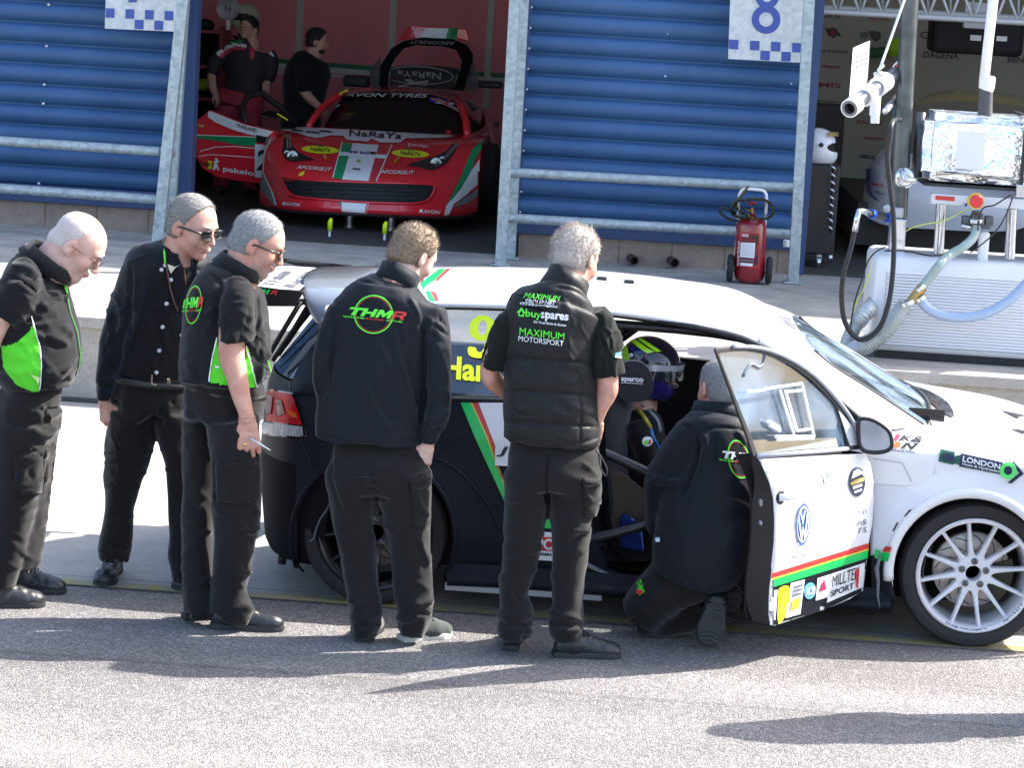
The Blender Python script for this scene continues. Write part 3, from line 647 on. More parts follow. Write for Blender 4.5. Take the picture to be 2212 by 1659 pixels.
# ---- side glass, trims
sgl = [(700, 845), (735, 760), (790, 700), (860, 672), (954, 668), (1077, 671), (1250, 680), (1270, 700), (1262, 866), (1100, 860), (960, 856)]
sg = panel('side_window', [sgl], glassmat('clear_perspex', (.62, .64, .66), a=.10), smap, car, step=16, thick=.004)
mb = MB(); top = [(720, 690), (790, 668), (860, 660), (954, 660), (1077, 663), (1200, 668), (1319, 677), (1457, 698), (1583, 726), (1637, 747), (1700, 778), (1760, 825), (1812, 868), (1856, 905)]
def railpt(x, y): return aY(x, y, 11.37)
mb.tube([smap(*p) for p in spline(top, 5)], .017, 8); mb.build('drip_rail', TRIM, car, smooth=True)
mb = MB(); mb.tube([smap(x, belt(x)-1) for x in range(700, 1260, 30)], .010, 8); mb.build('belt_trim', TRIM, car, smooth=True)
# ---- roof
near = spline([aY(*p, 11.36) for p in [(700, 668), (735, 664), (850, 655), (954, 655), (1077, 658), (1200, 663), (1319, 672), (1457, 691), (1583, 718), (1640, 739), (1660, 752)]], 5)
def crown(x): return float(np.interp(x, [-1.3, -.8, 0, .45, .7], [.055, .075, .085, .10, .075]))
rows = []
for p in near:
 row = []
 for k in range(21):
  v = -1+2*k/20; yy = YC+v*(YC-p[1]); row.append((p[0]+.05*(1-v*v)*(1 if p[0] > .3 else 0), yy, p[2]+crown(p[0])*(1-abs(v)**2.4)))
 rows.append(row)
mb = MB(); mb.loft(rows, closed=False, cap=False); roof = mb.build('roof', WHITE, car, smooth=True); s = roof.modifiers.new('s', 'SOLIDIFY'); s.thickness = .02; s.offset = -1
# ---- windscreen
Nn = spline([aY(1648, 722, 11.42), aY(1734, 742, 11.44), aY(1804, 794, 11.42), aY(1887, 846, 11.39), aY(1975, 904, 11.36), aY(2003, 923, 11.35)], 6)
Cn = spline([(.66, YC, 1.368), (.76, YC, 1.325), (.86, YC, 1.279), (1.08, YC, 1.165), (1.31, YC, 1.044), (1.44, YC, .975)], 6)
rows = []
for a, c in zip(Nn, Cn):
 rows.append([(lerp(c[0], a[0], abs(v)**2), YC+v*(YC-a[1]), lerp(c[2], a[2], abs(v)**2)) for v in [-1+2*k/24 for k in range(25)]])
nb = 8
mb = MB(); mb.loft(rows[:nb+1], closed=False, cap=False); ban = mb.build('sun_strip', WHITE, car, smooth=True)
mb = MB(); mb.loft(rows[nb:], closed=False, cap=False); ws = mb.build('windscreen', WSG, car, smooth=True)
mb = MB(); mb.tube([r[0] for r in rows[nb:]], .008, 6); mb.tube([r[-1] for r in rows[nb:]], .012, 6); mb.tube([rows[-1][k] for k in range(25)], .014, 6); mb.build('screen_seal', TRIM, ws, smooth=True)
# A pillar between screen and door seal
outp = spline([smap(*p) for p in [(1640, 741), (1700, 772), (1760, 818), (1812, 862), (1856, 900), (1880, 935)]], 6)
inn = [rows[min(int(i*(len(rows)-1)/(len(outp)-1)), len(rows)-1)][0] for i in range(len(outp))]
mb = MB(); mb.loft([[lerp(np.array(o), np.array(n_), t)+np.array([0, -.02*math.sin(math.pi*t), .012*math.sin(math.pi*t)]) for t in np.linspace(0, 1, 7)] for o, n_ in zip(outp, inn)], closed=False, cap=False); ap = mb.build('front_pillar', WHITE, car, smooth=True); mb = MB()
mb.loft([[(p[0], 2*YC-p[1], p[2]) for p in (np.array(o), (np.array(o)+np.array(n_))/2, np.array(n_))] for o, n_ in zip(outp, inn)], closed=False, cap=False)
mb.build('front_pillar', WHITE, car, smooth=True)
# ---- hood and front wing top
hx = [1.02, 1.12, 1.25, 1.40, 1.5, 1.7, 1.9, 2.1, 2.25, 2.36]
zcn = [.99, .99, .985, .98, .965, .945, .922, .87, .80, .70]; zsh = [.865, .863, .86, .858, .855, .84, .81, .76, .68, .55]
rows = []
for x, zc0, z0 in zip(hx, zcn, zsh):
 row = []
 for dy, t in ((-.006, -1.1), (0.0, 0.0), (.006, .13), (.03, .36), (.075, .6), (.15, .79), (.26, .9), (.4, .955), (.6, .985), (.88, 1)):
  yy = 11.128+dy+(.25*((x-1.95)/.45)**2.2 if x > 1.95 else 0); row.append((x+(.0 if x < 2.2 else .06*t), yy, lerp(z0, zc0, t)))
 row += [(p[0], 2*YC-p[1], p[2]) for p in row[-2::-1]]; rows.append(row)
mb = MB(); mb.loft(rows[3:], closed=False, cap=False)
cut = [r[:7] for r in rows[:4]]; mb.loft(cut, closed=False, cap=False); mb.loft([r[-7:] for r in rows[:4]], closed=False, cap=False)
hood = mb.build('bonnet', WHITE, car, smooth=True); sub = hood.modifiers.new('s', 'SUBSURF'); sub.levels = 2; sub.render_levels = 2
mb = MB(); mb.add([(1.20, 11.32, .935), (1.20, 12.72, .935), (1.47, 12.72, .945), (1.47, 11.32, .945)], [(0, 1, 2, 3)]); mb.build('scuttle', TRIM, car)
# bonnet vent (black teardrop) & slots, wiper
bvh_h = None
dgx = bpy.context.evaluated_depsgraph_get(); hm = bpy.data.meshes.new_from_object(hood.evaluated_get(dgx)); bvh_h = BVHTree.FromPolygons([v.co for v in hm.vertices], [tuple(p.vertices) for p in hm.polygons])
vent = spline([Zb(858, 235), Zb(930, 250), Zb(1010, 290), Zb(1060, 330), Zb(1083, 375), Zb(1078, 398), Zb(1020, 370), Zb(960, 320)], 4, closed=True)
decal('bonnet_vent', [vent], GLOSSB, bvh_h, car, off=.006)
for q in ([(1330, 360), (1452, 385), (1452, 418), (1400, 395)], [(1375, 455), (1452, 465), (1452, 485)]): decal('bonnet_slot', [[Zb(*p) for p in q]], DECB, bvh_h, car, off=.004)
mb = MB(); mb.tube(spline([aY(1890, 822, 11.9), aY(1960, 880, 11.6), aY(2008, 905, 11.45)], 5), .008, 6); mb.tube([aY(1800, 742, 12.1), aY(1870, 790, 12.1), aY(1960, 862, 11.9)], .007, 6); mb.build('wiper', TRIM, car, smooth=True)
mb = MB(); mb.bbox(aY(1975, 900, 11.5)-.03, aY(2035, 893, 11.45)+.015, .01); mb.build('bonnet_catch', GLOSSB, car)
# ---- front wing side
def smf(px, py):
 p = smap(px, py); return p
arch_f = circ(Wf[0], Wf[1], 168, 166, n=34, a0=math.radians(170), a1=math.radians(372))
wing_t = [(1880, 978), (1900, 985), (1950, 993), (2000, 1001), (2100, 1016), (2200, 1032), (2300, 1052), (2400, 1090)]
fend = [(1880, 1200), (1880, 975)]+wing_t[1:]+[(2400, 1250), (2300, 1280)]+[p for p in arch_f[::-1]]+[(1900, 1215)]
fw = panel('front_wing', [fend], WHITE, smf, car, step=14)
lowf = [(1882, 1206), (1930, 1210), (1925, 1250), (1932, 1290), (1915, 1312), (1895, 1300), (1880, 1290)]
lw = panel('lower_wing', [[(1880, 1200), (1930, 1204), (1923, 1240), (1935, 1300), (1925, 1312), (1882, 1298)]], BLACKM, lambda x, y: smap(x, y)+np.array([0, -.004, 0]), car, step=12)
# riveted flare with slots
mb = MB(); fl = circ(Wf[0], Wf[1], 176, 174, n=40, a0=math.radians(176), a1=math.radians(345)); mb.tube([smap(*p)+np.array([0, .004, 0]) for p in fl], .024, 10); flo = mb.build('wheel_flare', WHITE, car, smooth=True)
decal('stripe', [[Zf(*p) for p in ((270, 1258), (385, 1275), (378, 1348), (268, 1335))]], SGRN, bvh_of([fw, flo]), car)
decal('stripe', [[Zf(*p) for p in ((390, 1290), (464, 1298), (446, 1370), (380, 1362))]], SGRN, bvh_of([fw, flo]), car, off=.007); decal('stripe', [[Zf(*p) for p in ((425, 1245), (480, 1248), (462, 1292), (392, 1284))]], SRED, bvh_of([fw, flo]), car, off=.007)
for q in ([(705, 895), (775, 858), (802, 868), (735, 908)], [(578, 990), (625, 933), (640, 938), (592, 1002)], [(480, 1112), (520, 1040), (531, 1045), (492, 1118)]): decal('flare_slot', [[Zf(*p) for p in q]], DECB, bvh_of(fw), car, off=.003)
# sculpted wing recess: its shade painted on flat as a greyer white
decal('wing_recess_shade', [[Zf(*p) for p in ((330, 655), (450, 690), (780, 850), (705, 900), (640, 935), (560, 1000), (480, 1110), (430, 1200), (420, 1262), (315, 1255))]], mat('white_recess_shade', (.70, .71, .76), .35, coat=.4), bvh_of(fw), car, off=.0015)
mb = MB(); mb.tube([aY(*Zb(x, y), 11.08) for x, y in ((700, 1110), (690, 1160), (682, 1180), (690, 1250), (688, 1330), (700, 1390))], [.006, .008, .012, .008, .006, .003], 6); mb.build('tape_strip', DECG, car, smooth=True)
# ---- sills, cabin
mb = MB(); mb.loft([[aY(x, y+dy, 11.14+yo) for dy, yo in ((-22, .16), (-18, .06), (-6, .01), (8, .0), (26, .01), (38, .06))] for x, y in ((1262, 1210), (1300, 1232), (1340, 1250), (1420, 1262), (1600, 1276), (1890, 1292))], closed=False, cap=False)
mb.loft([[aY(x, y, 11.14+yo) for x, y, yo in ((x0, y0, .10), (x0+12, y0+3, .03), (x0+24, y0+6, .01))][::1] for x0, y0 in ((1282, 870), (1286, 1000), (1296, 1120), (1312, 1185), (1345, 1222), (1400, 1236))], closed=False, cap=False)
mb.build('sill', GLOSSB, car, smooth=True)
mb = MB(); mb.loft([[aY(x, y+dy, 11.13+yo) for dy, yo in ((-46, .0), (-20, -.008), (-16, -.03), (0, -.03), (6, .02))] for x, y in ((965, 1262), (1100, 1268), (1330, 1286), (1500, 1296), (1640, 1302), (1925, 1318))], closed=False, cap=False); mb.build('side_skirt', BLACKM, car, smooth=True)
mb = MB(); mb.box(aY(961, 1272, 11.13)+np.array([0, .0, -.006]), aY(1300, 1288, 11.13)+np.array([0, .02, .012])); mb.build('splitter_edge', mat('bare_edge', (.4, .4, .42), .4), car)
mb = MB(); mb.box((-1.45, 11.5, .13), (2.2, 12.6, .19)); mb.box((-.6, 11.2, .15), (1.2, 12.85, .21)); mb.box((1.12, 11.25, .15), (1.16, 12.8, .93)); mb.box((-.75, 11.25, .2), (-.71, 12.8, .62)); mb.build('floor_pan', INT, car)
# far side
def fary(p, d=0): return (p[0], 2*YC-p[1]-d, p[2])
fs = [(.0 if False else x, 12.87, z) for x, z in ((-1.3, .2), (1.1, .2), (1.14, .88), (1.1, .955), (.2, .985), (-.6, .985), (-1.3, .95))]
mb = MB(); mb.prism(fs, (0, -.05, 0));
mb.prism([(x, 12.88, z) for x, z in ((1.15, .3), (2.3, .45), (2.3, .6), (1.9, .8), (1.13, .85))], (0, -.04, 0)); mb.build('far_side', INT, car)
mb = MB(); farr = [fary(aY(*p, 11.37)) for p in [(700, 672), (954, 660), (1200, 668), (1319, 677), (1457, 698), (1583, 726), (1637, 747), (1760, 825), (1856, 905)]]
mb.tube(spline(farr, 4), .028, 8); mb.tube([(-.42, 12.66, 1.37), (-.50, 12.84, .98)], .05, 8); mb.tube([(-1.2, 12.6, 1.33), (-1.45, 12.78, .98)], .09, 8)
mb.build('far_pillar', TRIM, car, smooth=True)
# wheel housings
for (cx, cz, nm) in ((-1.067, .33, 'wheel_housing'), (1.6, .337, 'wheel_housing')):
 mb = MB(); mb.loft([[(cx+.385*math.cos(a), Y, cz+.375*math.sin(a)) for a in np.linspace(-.5, math.pi+.5, 24)] for Y in (11.17, 11.55)], closed=False, cap=False)
 mb.add([(cx-.5, 11.52, .14), (cx+.5, 11.52, .14), (cx+.45, 11.52, .8), (cx-.45, 11.52, .8)], [(0, 1, 2, 3)]); mb.build(nm, INT, car)
# ---- roll cage
def bar(pts, r=.022): mb = MB(); mb.tube(spline(pts, 4) if len(pts) > 2 else pts, r, 12); return mb.build('cage_bar', CAGE, car, smooth=True)
bar([aY(*Zs(860, 70), 11.2), aY(*Zs(1290, 265), 11.2), aY(*Zs(1700, 470), 11.2)], .024)
bar([aY(*Zs(820, 715), 11.14), aY(*Zs(1230, 610), 11.15), aY(*Zs(1700, 470), 11.2)], .024)
bar([aY(*Zd(150, 470), 11.75), aY(*Zd(340, 330), 11.75)], .024); bar([aY(*Zd(190, 400), 12.3), aY(*Zd(250, 310), 12.3)], .02)
bar([(-.35, 11.42, .2), (-.35, 11.42, 1.0), (-.33, 11.5, 1.31), (-.33, YC, 1.40), (-.33, 12.5, 1.31), (-.35, 12.62, .2)])
bar([(-.33, 11.45, 1.31), (.4, 11.46, 1.30), (.75, 11.42, 1.22), (1.08, 11.35, .98)]); bar([(-.33, 12.58, 1.31), (.4, 12.56, 1.30), (.75, 12.58, 1.22), (1.08, 12.66, .98)])
# ---- seat
seat = MB();
SEATM = mat('seat_cloth', (.014, .014, .016), .8, sheen=.3)
SY = 11.50
fl_ = Field((-.6, 11.2, .15), (.55, 12.0, 1.3), .012)
pB = aY(1375, 1180, SY); pS = aY(1330, 1010, SY); pH = aY(1350, 820, SY)
fl_.limb([(aY(1330, 1150, SY), .16, .22), (aY(1300, 1000, SY), .13, .24), (aY(1318, 880, SY), .10, .21), (aY(1345, 815, SY), .09, .13)], k=.03)
fl_.limb([(aY(1300, 1150, SY), .13, .24), (aY(1480, 1165, SY), .07, .25)], k=.03)
seatb = field_obj('seat', fl_, SEATM, car)
hw = MB(); ce = Zd(322, 705); hwp = spline([Zd(*p) for p in ((205, 640), (240, 590), (330, 575), (400, 610), (445, 690), (448, 780), (400, 850), (330, 860), (240, 850), (195, 760))], 4, closed=True)
hw.prism([aY(*p, 11.30) for p in hwp], (0, .05, 0)); hwo = hw.build('head_wing', SEATM, seatb, bevel=.012)
ptext('sparco', [Zd(228, 688), Zd(383, 695), Zd(383, 735), Zd(228, 722)], DECW, bvh_of(hwo), hwo, bold=.035, off=.004)
decal('underline', [[Zd(226, 722), Zd(380, 732), Zd(380, 736), Zd(226, 727)]], DECW, bvh_of(hwo), hwo, off=.003)
mb = MB(); mb.prism([aY(*Zs(*p), 11.27) for p in ((985, 215), (1090, 270), (1250, 400), (1262, 600), (1150, 640), (1060, 600), (1010, 700), (972, 640))], (0, .02, 0)); mb.build('tunnel_board', mat('board_brown', (.085, .068, .055), .8), car)
mb = MB(); q = [aY(*Zs(*p), 11.2) for p in ((1060, 560), (1080, 540), (1160, 590), (1200, 640), (1215, 800), (1050, 770), (1040, 640))]; mb.prism(q, (0, .05, 0)); tag(mb.build('tool_bag', mat('blue_cloth', (.012, .03, .15), .9, spec=.1, bump=.01, bscale=12), None, bevel=.02), 'blue cloth bag on the cabin floor behind the sill', 'bag')
mb = MB(); mb.tube([(.62, 11.47, .82)]*1+[(.98, 11.47, .78)], .02, 8); mb.tube([(.60+.03*math.sin(a), 11.47+.17*math.cos(a), .86+.16*math.sin(a)) for a in np.linspace(0, 6.28, 25)[:-1]], .016, 8, closed=True); mb.build('steering_wheel', INT, car, smooth=True)
mb = MB(); mb.bbox((.86, 11.3, .62), (1.2, 12.75, .93), .05); mb.build('dashboard', INT, car)
# ---- decals on the side
bvq = bvh_of([qp, cpl]); bvs = bvh_of(sg)
Zv = zc(1080, 560, 2.764)
decal('stripe', [[Zv(188, 1180), Zv(262, 1192), Zs(120, 0), Zs(265, 400), Zs(250, 455), Zs(40, 0)]], SGRN, bvq, car, off=.003)
decal('stripe', [[Zv(262, 1192), Zv(272, 1196), Zs(135, 10), Zs(268, 370), Zs(265, 400), Zs(120, 0)]], SYEL, bvq, car, off=.003)
decal('stripe', [[Zv(272, 1196), Zv(322, 1202), Zv(462, 1560), Zv(456, 1640), Zs(182, 195), Zs(262, 360), Zs(268, 372), Zs(135, 10)]], SRED, bvq, car, off=.003)
decal('white_patch', [[Zv(322, 1202), Zv(560, 1240), Zs(330, 60), Zs(330, 205), Zs(180, 195), Zs(182, 60), Zv(462, 1560)]], DECW, bvq, car, off=.004)
ptext('J', [Zs(195, 60), Zs(275, 66), Zs(270, 140), Zs(192, 134)], DECB, bvq, car, shear=.2, bold=.03, off=.006)
decal('stripe', [[Zs(470, 520), Zs(600, 540), Zs(600, 575), Zs(470, 560)]], SRED, bvq, car); decal('stripe', [[Zs(470, 562), Zs(600, 577), Zs(600, 640), Zs(460, 625)]], SGRN, bvq, car)
decal('sponsor_label', [[Zs(440, 655), Zs(600, 662), Zs(596, 860), Zs(420, 850)]], DECW, bvq, car, off=.004); decal('label_red', [[Zs(450, 690), Zs(590, 695), Zs(588, 790), Zs(445, 785)]], SRED, bvq, car, off=.006)
ptext('PC', [Zs(475, 700), Zs(580, 705), Zs(578, 782), Zs(472, 776)], DECW, bvq, car, bold=.03, off=.008); ptext('FORMA', [Zs(455, 798), Zs(580, 803), Zs(578, 825), Zs(455, 820)], DECB, bvq, car, bold=.03, off=.006)
q9 = quadmap([Zv(285, 640), Zv(468, 650), Zv(442, 950), Zv(262, 940)])
decal('digit', [[tuple(q9(*p)) for p in circ(.5, .70, .5, .30, 36)], [tuple(q9(*p)) for p in circ(.5, .71, .17, .17, 24)]], FLUO, bvs, car, off=.004)
decal('digit', [[tuple(q9(*p)) for p in spline([(1, .68), (1, .4), (.9, .1), (.5, 0), (.08, .05), (.02, .24), (.3, .24), (.35, .17), (.5, .14), (.62, .25), (.66, .5), (.7, .6)], 4, closed=True)]], FLUO, bvs, car, off=.005)
ptext('Han', [Zv(95, 925), Zv(420, 952), Zv(412, 1118), Zv(88, 1085)], FLUO, bvs, car, bold=.03, off=.006)
# roof stripe at the rear and antenna nubs
bvt = bvh_of([roof])
decal('stripe', [[Zv(0, 375), Zv(70, 325), Zv(118, 325), Zv(40, 400), Zv(-20, 440), Zv(-40, 470), Zv(-60, 420)]], SGRN, bvt, car)
decal('stripe', [[Zv(118, 325), Zv(148, 325), Zv(60, 405), Zv(40, 402)]], SRED, bvt, car); decal('stripe', [[Zv(5, 478), Zv(45, 486), Zv(82, 580), Zv(50, 560)]], SRED, bvt, car); decal('stripe', [[Zv(-25, 478), Zv(5, 478), Zv(42, 552), Zv(0, 540)]], SGRN, bvt, car)
for x, y in ((1300, 604), (1359, 611)):
 p = aY(x, y, 12.1); h = bvt.ray_cast(Vector(CC), Vector(ray(x, y)).normalized()); p = np.array(h[0]) if h[0] else p
 mb = MB(); mb.bbox(p-np.array([.024, .02, .01]), p+np.array([.024, .02, .014]), .006); mb.build('roof_aerial', TRIM, car)
bvb = bvh_of([ban])
for i in range(4): decal('small_print', [[Zd(1325+i*18, 262+i*20), Zd(1445, 292+i*18), Zd(1442, 300+i*18), Zd(1322+i*18, 270+i*20)]], DECG, bvb, car, off=.003)
decal('red_mark', [[Zd(1385, 462), Zd(1415, 478), Zd(1422, 492), Zd(1400, 480)]], SRED, bvh_of(ap), car)
# K&N and hose logos
bvn = bvh_h
def hp(*a): return [Zf(*p) for p in a]
bvside = BVHTree.FromPolygons([Vector(v.co) for v in hm.vertices]+[Vector(v.co) for v in fw.data.vertices], [tuple(p.vertices) for p in hm.polygons]+[tuple(i+len(hm.vertices) for i in p.vertices) for p in fw.data.polygons])
ORG = mat('decal_orange', (.75, .14, .04), .4)
decal('logo_block', [hp((510, 310), (552, 316), (520, 365), (490, 360))], mat('decal_crimson', (.5, .03, .07), .4), bvside, car, off=.004); decal('logo_block', [hp((500, 372), (550, 378), (538, 424), (488, 418))], ORG, bvside, car, off=.004)
ptext('K&', hp((545, 314), (745, 335), (735, 388), (528, 362)), DECB, bvside, car, bold=.03, shear=.3, off=.005); ptext('N', hp((562, 380), (698, 392), (676, 440), (545, 424)), DECB, bvside, car, bold=.05, shear=.3, off=.005)
ptext('PREMIUM AIR FILTERS', hp((440, 428), (666, 452), (664, 468), (438, 444)), DECG, bvside, car, bold=.02, off=.005)
LG = mat('logo_dark_green', (.01, .10, .06), .4); LG2 = mat('logo_green', (.12, .75, .16), .4); DKB = mat('decal_navy', (.02, .03, .06), .4)
decal('hose_logo', [hp((880, 432), (1003, 458), (990, 562), (863, 534))], LG, bvside, car, off=.004); decal('hose_logo', [hp((905, 462), (998, 478), (992, 540), (890, 520))], DKB, bvside, car, off=.006)
decal('hose_logo', [hp((1003, 490), (1050, 480), (1040, 562), (990, 550))], LG, bvside, car, off=.004); decal('hose_logo', [hp((1050, 468), (1400, 545), (1385, 640), (1035, 575))], DKB, bvside, car, off=.004)
ptext('LONDON', hp((1068, 492), (1382, 558), (1376, 600), (1062, 535)), DECW, bvside, car, bold=.03, off=.007); ptext('Hose & Hydraulics', hp((1064, 543), (1376, 606), (1370, 632), (1060, 568)), DECW, bvside, car, bold=.02, off=.007)
decal('hose_logo', [[Zf(*p) for p in circ(1445, 612, 70, 70, 28)], [Zf(*p) for p in circ(1443, 610, 36, 36, 20)]], LG2, bvside, car, off=.007)
decal('hose_logo', [[Zf(*p) for p in circ(1443, 610, 36, 36, 20)]], DKB, bvside, car, off=.007)
decal('hose_logo', [hp((1480, 525), (1575, 636), (1470, 720), (1438, 712), (1535, 630), (1478, 560))], DKB, bvside, car, off=.006)
# panel line where hood meets wing
ln = line_decal([Zf(320, 510), Zf(560, 545), Zf(640, 700), ], 1.2, DECG, bvside, car, off=.003); line_decal([Zf(*p) for p in ((660, 300), (760, 250), (930, 190))], 1.0, DECG, bvside, car, off=.003)
# ---- roof spoiler
SPG = mat('spoiler_grey', (.16, .18, .21), .18, coat=1.0)
rows = []
for k in range(25):
 v = -1+2*k/24; e = abs(v)**6; Y = YC+v*.66; fx = .1*e; zz = 1.345+.06*(1-v*v)-.03*e
 ch = [(-1.20, .018), (-1.32, .012), (-1.44, .0), (-1.53+.05*abs(v)**2, -.006), (-1.535+.05*abs(v)**2, -.02), (-1.44, -.035), (-1.32, -.045), (-1.20, -.05)]
 rows.append([(x+fx*(0 if i in (0, 7) else 1), Y, zz+dz-(.10 if i in (3, 4) else .03 if i in (2, 5) else 0)*e) for i, (x, dz) in enumerate(ch)])
mb = MB(); mb.loft(rows); sp = mb.build('roof_spoiler', SPG, car, smooth=True); s = sp.modifiers.new('s', 'SUBSURF'); s.levels = s.render_levels = 1
# ---- rear wing on struts
wing = MB(); WB = mat('carbon_wing', (.015, .016, .018), .25, coat=.5)
def P3(pts, Y): return [aY(*p, Y) for p in pts]
nearp = [Zr(-60, 425), Zr(60, 440), Zr(388, 484), Zr(392, 492), Zr(335, 582), Zr(80, 580), Zr(-80, 560)]
farp = [Zr(230, 250), Zr(250, 248), Zr(735, 298), Zr(742, 312), Zr(700, 360), Zr(560, 350), Zr(255, 275)]
mb = MB(); mb.prism(P3(nearp, 11.33), (0, .012, 0)); ep = mb.build('end_plate', WB, car); mb = MB(); mb.prism(P3(farp, 12.7), (0, .012, 0)); mb.build('end_plate', WB, car)
nl, nr = aY(*Zr(-90, 500), 11.34), aY(*Zr(375, 486), 11.34); flf, frf = aY(*Zr(235, 272), 12.7), aY(*Zr(550, 330), 12.7)
frf[2] = flf[2] = (frf[2]+flf[2])/2; nl[2] = nr[2]
mb = MB(); mb.loft([[lerp(nl, flf, v), lerp(nr, frf, v), lerp(nr, frf, v)-np.array([.01, 0, .03]), lerp(nl, flf, v)-np.array([0, 0, .012])] for v in np.linspace(0, 1, 6)])
wg = mb.build('wing_blade', WB, car); bw = bvh_of(wg)
def WT(u, v, h=.004): return lerp(lerp(nl, nr, u), lerp(flf, frf, u), v)+np.array([0, 0, h])
mb = MB(); mb.add([WT(.04, .05), WT(.96, .05), WT(.97, .93), WT(.06, .93)], [(0, 1, 2, 3)]); mb.build('white_panel', DECW, wg)
V_, F_, _s = text2d('Racing', .02); mesh_obj('lettering', [WT(.93-.26*y, .12+.62*x, .008) for x, y in V_], F_, mat('wing_print', (.12, .12, .14), .5), wg)
V_, F_, _s = text2d('THMR', .02); mesh_obj('lettering', [WT(.52-.2*y, .12+.62*x, .008) for x, y in V_], F_, mat('wing_print', (.12, .12, .14), .5), wg)
# near-side end plate lettering
be = bvh_of(ep); ptext('THM', [Zr(40, 452), Zr(165, 465), Zr(160, 500), Zr(40, 488)], mat('logo_bright_green', (.02, .65, .08), .4), be, car, bold=.04, shear=.3, off=.004); ptext('R', [Zr(168, 465), Zr(222, 470), Zr(215, 502), Zr(160, 498)], SRED, be, car, bold=.05, shear=.3, off=.004)
for (a, b, c, Y) in ((Zr(380, 545), Zr(250, 760), Zr(150, 930), 11.5), (Zr(440, 560), Zr(330, 740), Zr(180, 960), 11.62), (Zr(470, 580), Zr(360, 720), Zr(220, 920), 11.75)):
 mb = MB(); mb.tube([aY(*a, Y), aY(*b, Y), aY(*c, Y)], .012, 8); mb.build('wing_strut', TRIM, car, smooth=True)
mb = MB(); mb.prism(P3([Zr(335, 575), Zr(370, 530), Zr(425, 528), Zr(455, 575), Zr(430, 600), Zr(400, 570), Zr(345, 590)], 11.5), (0, .01, 0)); mb.build('wing_bracket', TRIM, car)
# ---- wheels
TYRE = mat('tyre_rubber', (.022, .022, .024), .75, bump=.002, bscale=60); RIMW = mat('white_rim', (.72, .72, .76), .3, coat=.5, var=.05, vscale=9); RIMB = mat('black_rim', (.02, .021, .024), .3, coat=.4)
DISC = mat('brake_disc', (.42, .38, .35), .35, metal=.6, var=.2, vscale=20)
def wheel(cx, Y, cz, R, rimm, label, n=12, steer=0.0, nuts=5, fr=True):
 w_ = MB(); c = np.array([cx, Y, cz]); ax = np.array([math.sin(steer), -math.cos(steer), 0.]); up = np.array([0, 0, 1.]); sd = np.cross(up, ax); sd = np.array([-ax[1], ax[0], 0.])
 def q(r, a, d): return c+ax*d+r*(math.cos(a)*sd+math.sin(a)*up)
 t = MB(); rr = R*.775
 t.lathe(c, ax, [(rr, -.24), (R*.93, -.24), (R*.985, -.22), (R, -.18), (R, -.05), (R*.985, -.015), (R*.95, .006), (R*.88, .010), (R*.81, .006), (rr, -.006), (rr, -.24)], 72, cap=False)
 tyo = t.build('tyre', TYRE, car, auto=40);
 if label: tyo.name = 'wheel'
 r_ = MB(); r_.lathe(c, ax, [(rr, -.22), (rr*1.01, -.02), (rr*1.01, .004), (rr*.985, .010), (rr*.94, .004), (rr*.915, -.016), (rr*.90, -.05), (rr*.89, -.14), (rr*.86, -.2), (rr*.9, -.22), (rr, -.22)], 72, cap=False)
 # hub
 r_.lathe(c, ax, [(.082, -.12), (.085, -.06), (.08, -.048), (.06, -.044), (.036, -.044), (.034, -.054), (.034, -.11), (0, -.11)], 40)
 for k in range(n):
  a = 2*math.pi*k/n+(.18 if fr else .1); rings = []
  for r0_, hw_, d0, d1 in ((.07, .022, -.048, -.09), (.10, .0135, -.046, -.085), (.15, .0105, -.036, -.07), (.20, .009, -.022, -.055), (rr*.93, .0095, -.010, -.05)):
   rings.append([q(math.hypot(r0_, hw_), a-math.atan2(hw_, r0_), d1), q(math.hypot(r0_, hw_), a-math.atan2(hw_*.8, r0_), d0-.006), q(math.hypot(r0_, hw_*.4), a-math.atan2(hw_*.3, r0_), d0), q(math.hypot(r0_, hw_*.4), a+math.atan2(hw_*.3, r0_), d0), q(math.hypot(r0_, hw_), a+math.atan2(hw_*.8, r0_), d0-.006), q(math.hypot(r0_, hw_), a+math.atan2(hw_, r0_), d1)])
  r_.loft(rings)
 rim = r_.build('rim', rimm, tyo, auto=35)
 d_ = MB(); d_.lathe(c, ax, [(.05, -.16), (.172, -.16), (.172, -.13), (.165, -.125), (.09, -.125), (.088, -.11), (.05, -.11)], 48); d_.build('brake_disc', DISC, tyo, auto=40)
 gr = MB()
 for k in range(12):
  a0 = 2*math.pi*k/12; gr.tube([q(.10+.062*t_, a0+.55*t_**1.3, -.1235) for t_ in np.linspace(0, 1, 6)], .0022, 5)
 gr.build('disc_groove', TRIM, tyo)
 cal = MB(); cal.loft([[q(r1, a, dd) for r1, dd in ((.10, -.11), (.185, -.11), (.19, -.13), (.19, -.18), (.1, -.18))] for a in np.linspace(-.85, .35, 8)]); cal.build('brake_caliper', mat('caliper', (.05, .04, .03), .5), tyo, auto=40)
 for k in range(nuts):
  a = math.pi/2+2*math.pi*k/nuts+.0; nb_ = MB(); nb_.lathe(q(.056, a, -.044), ax, [(.0155, -.01), (.0155, .003), (.012, .004), (.0115, -.002), (.0095, -.002), (.009, .006), (.005, .008), (0, .008)], 12); nb_.build('wheel_nut', mat('nut_steel', (.12, .12, .13), .3, metal=.9), tyo, auto=40)
 return tyo, rim, q
wf, rimf, qf = wheel(1.618, 11.135, .334, .333, RIMW, True, steer=0.0)
wr_, rimr, qr = wheel(-1.062, 11.15, .330, .330, RIMB, True, fr=False)
for t_ in (wf, wr_):
 pass
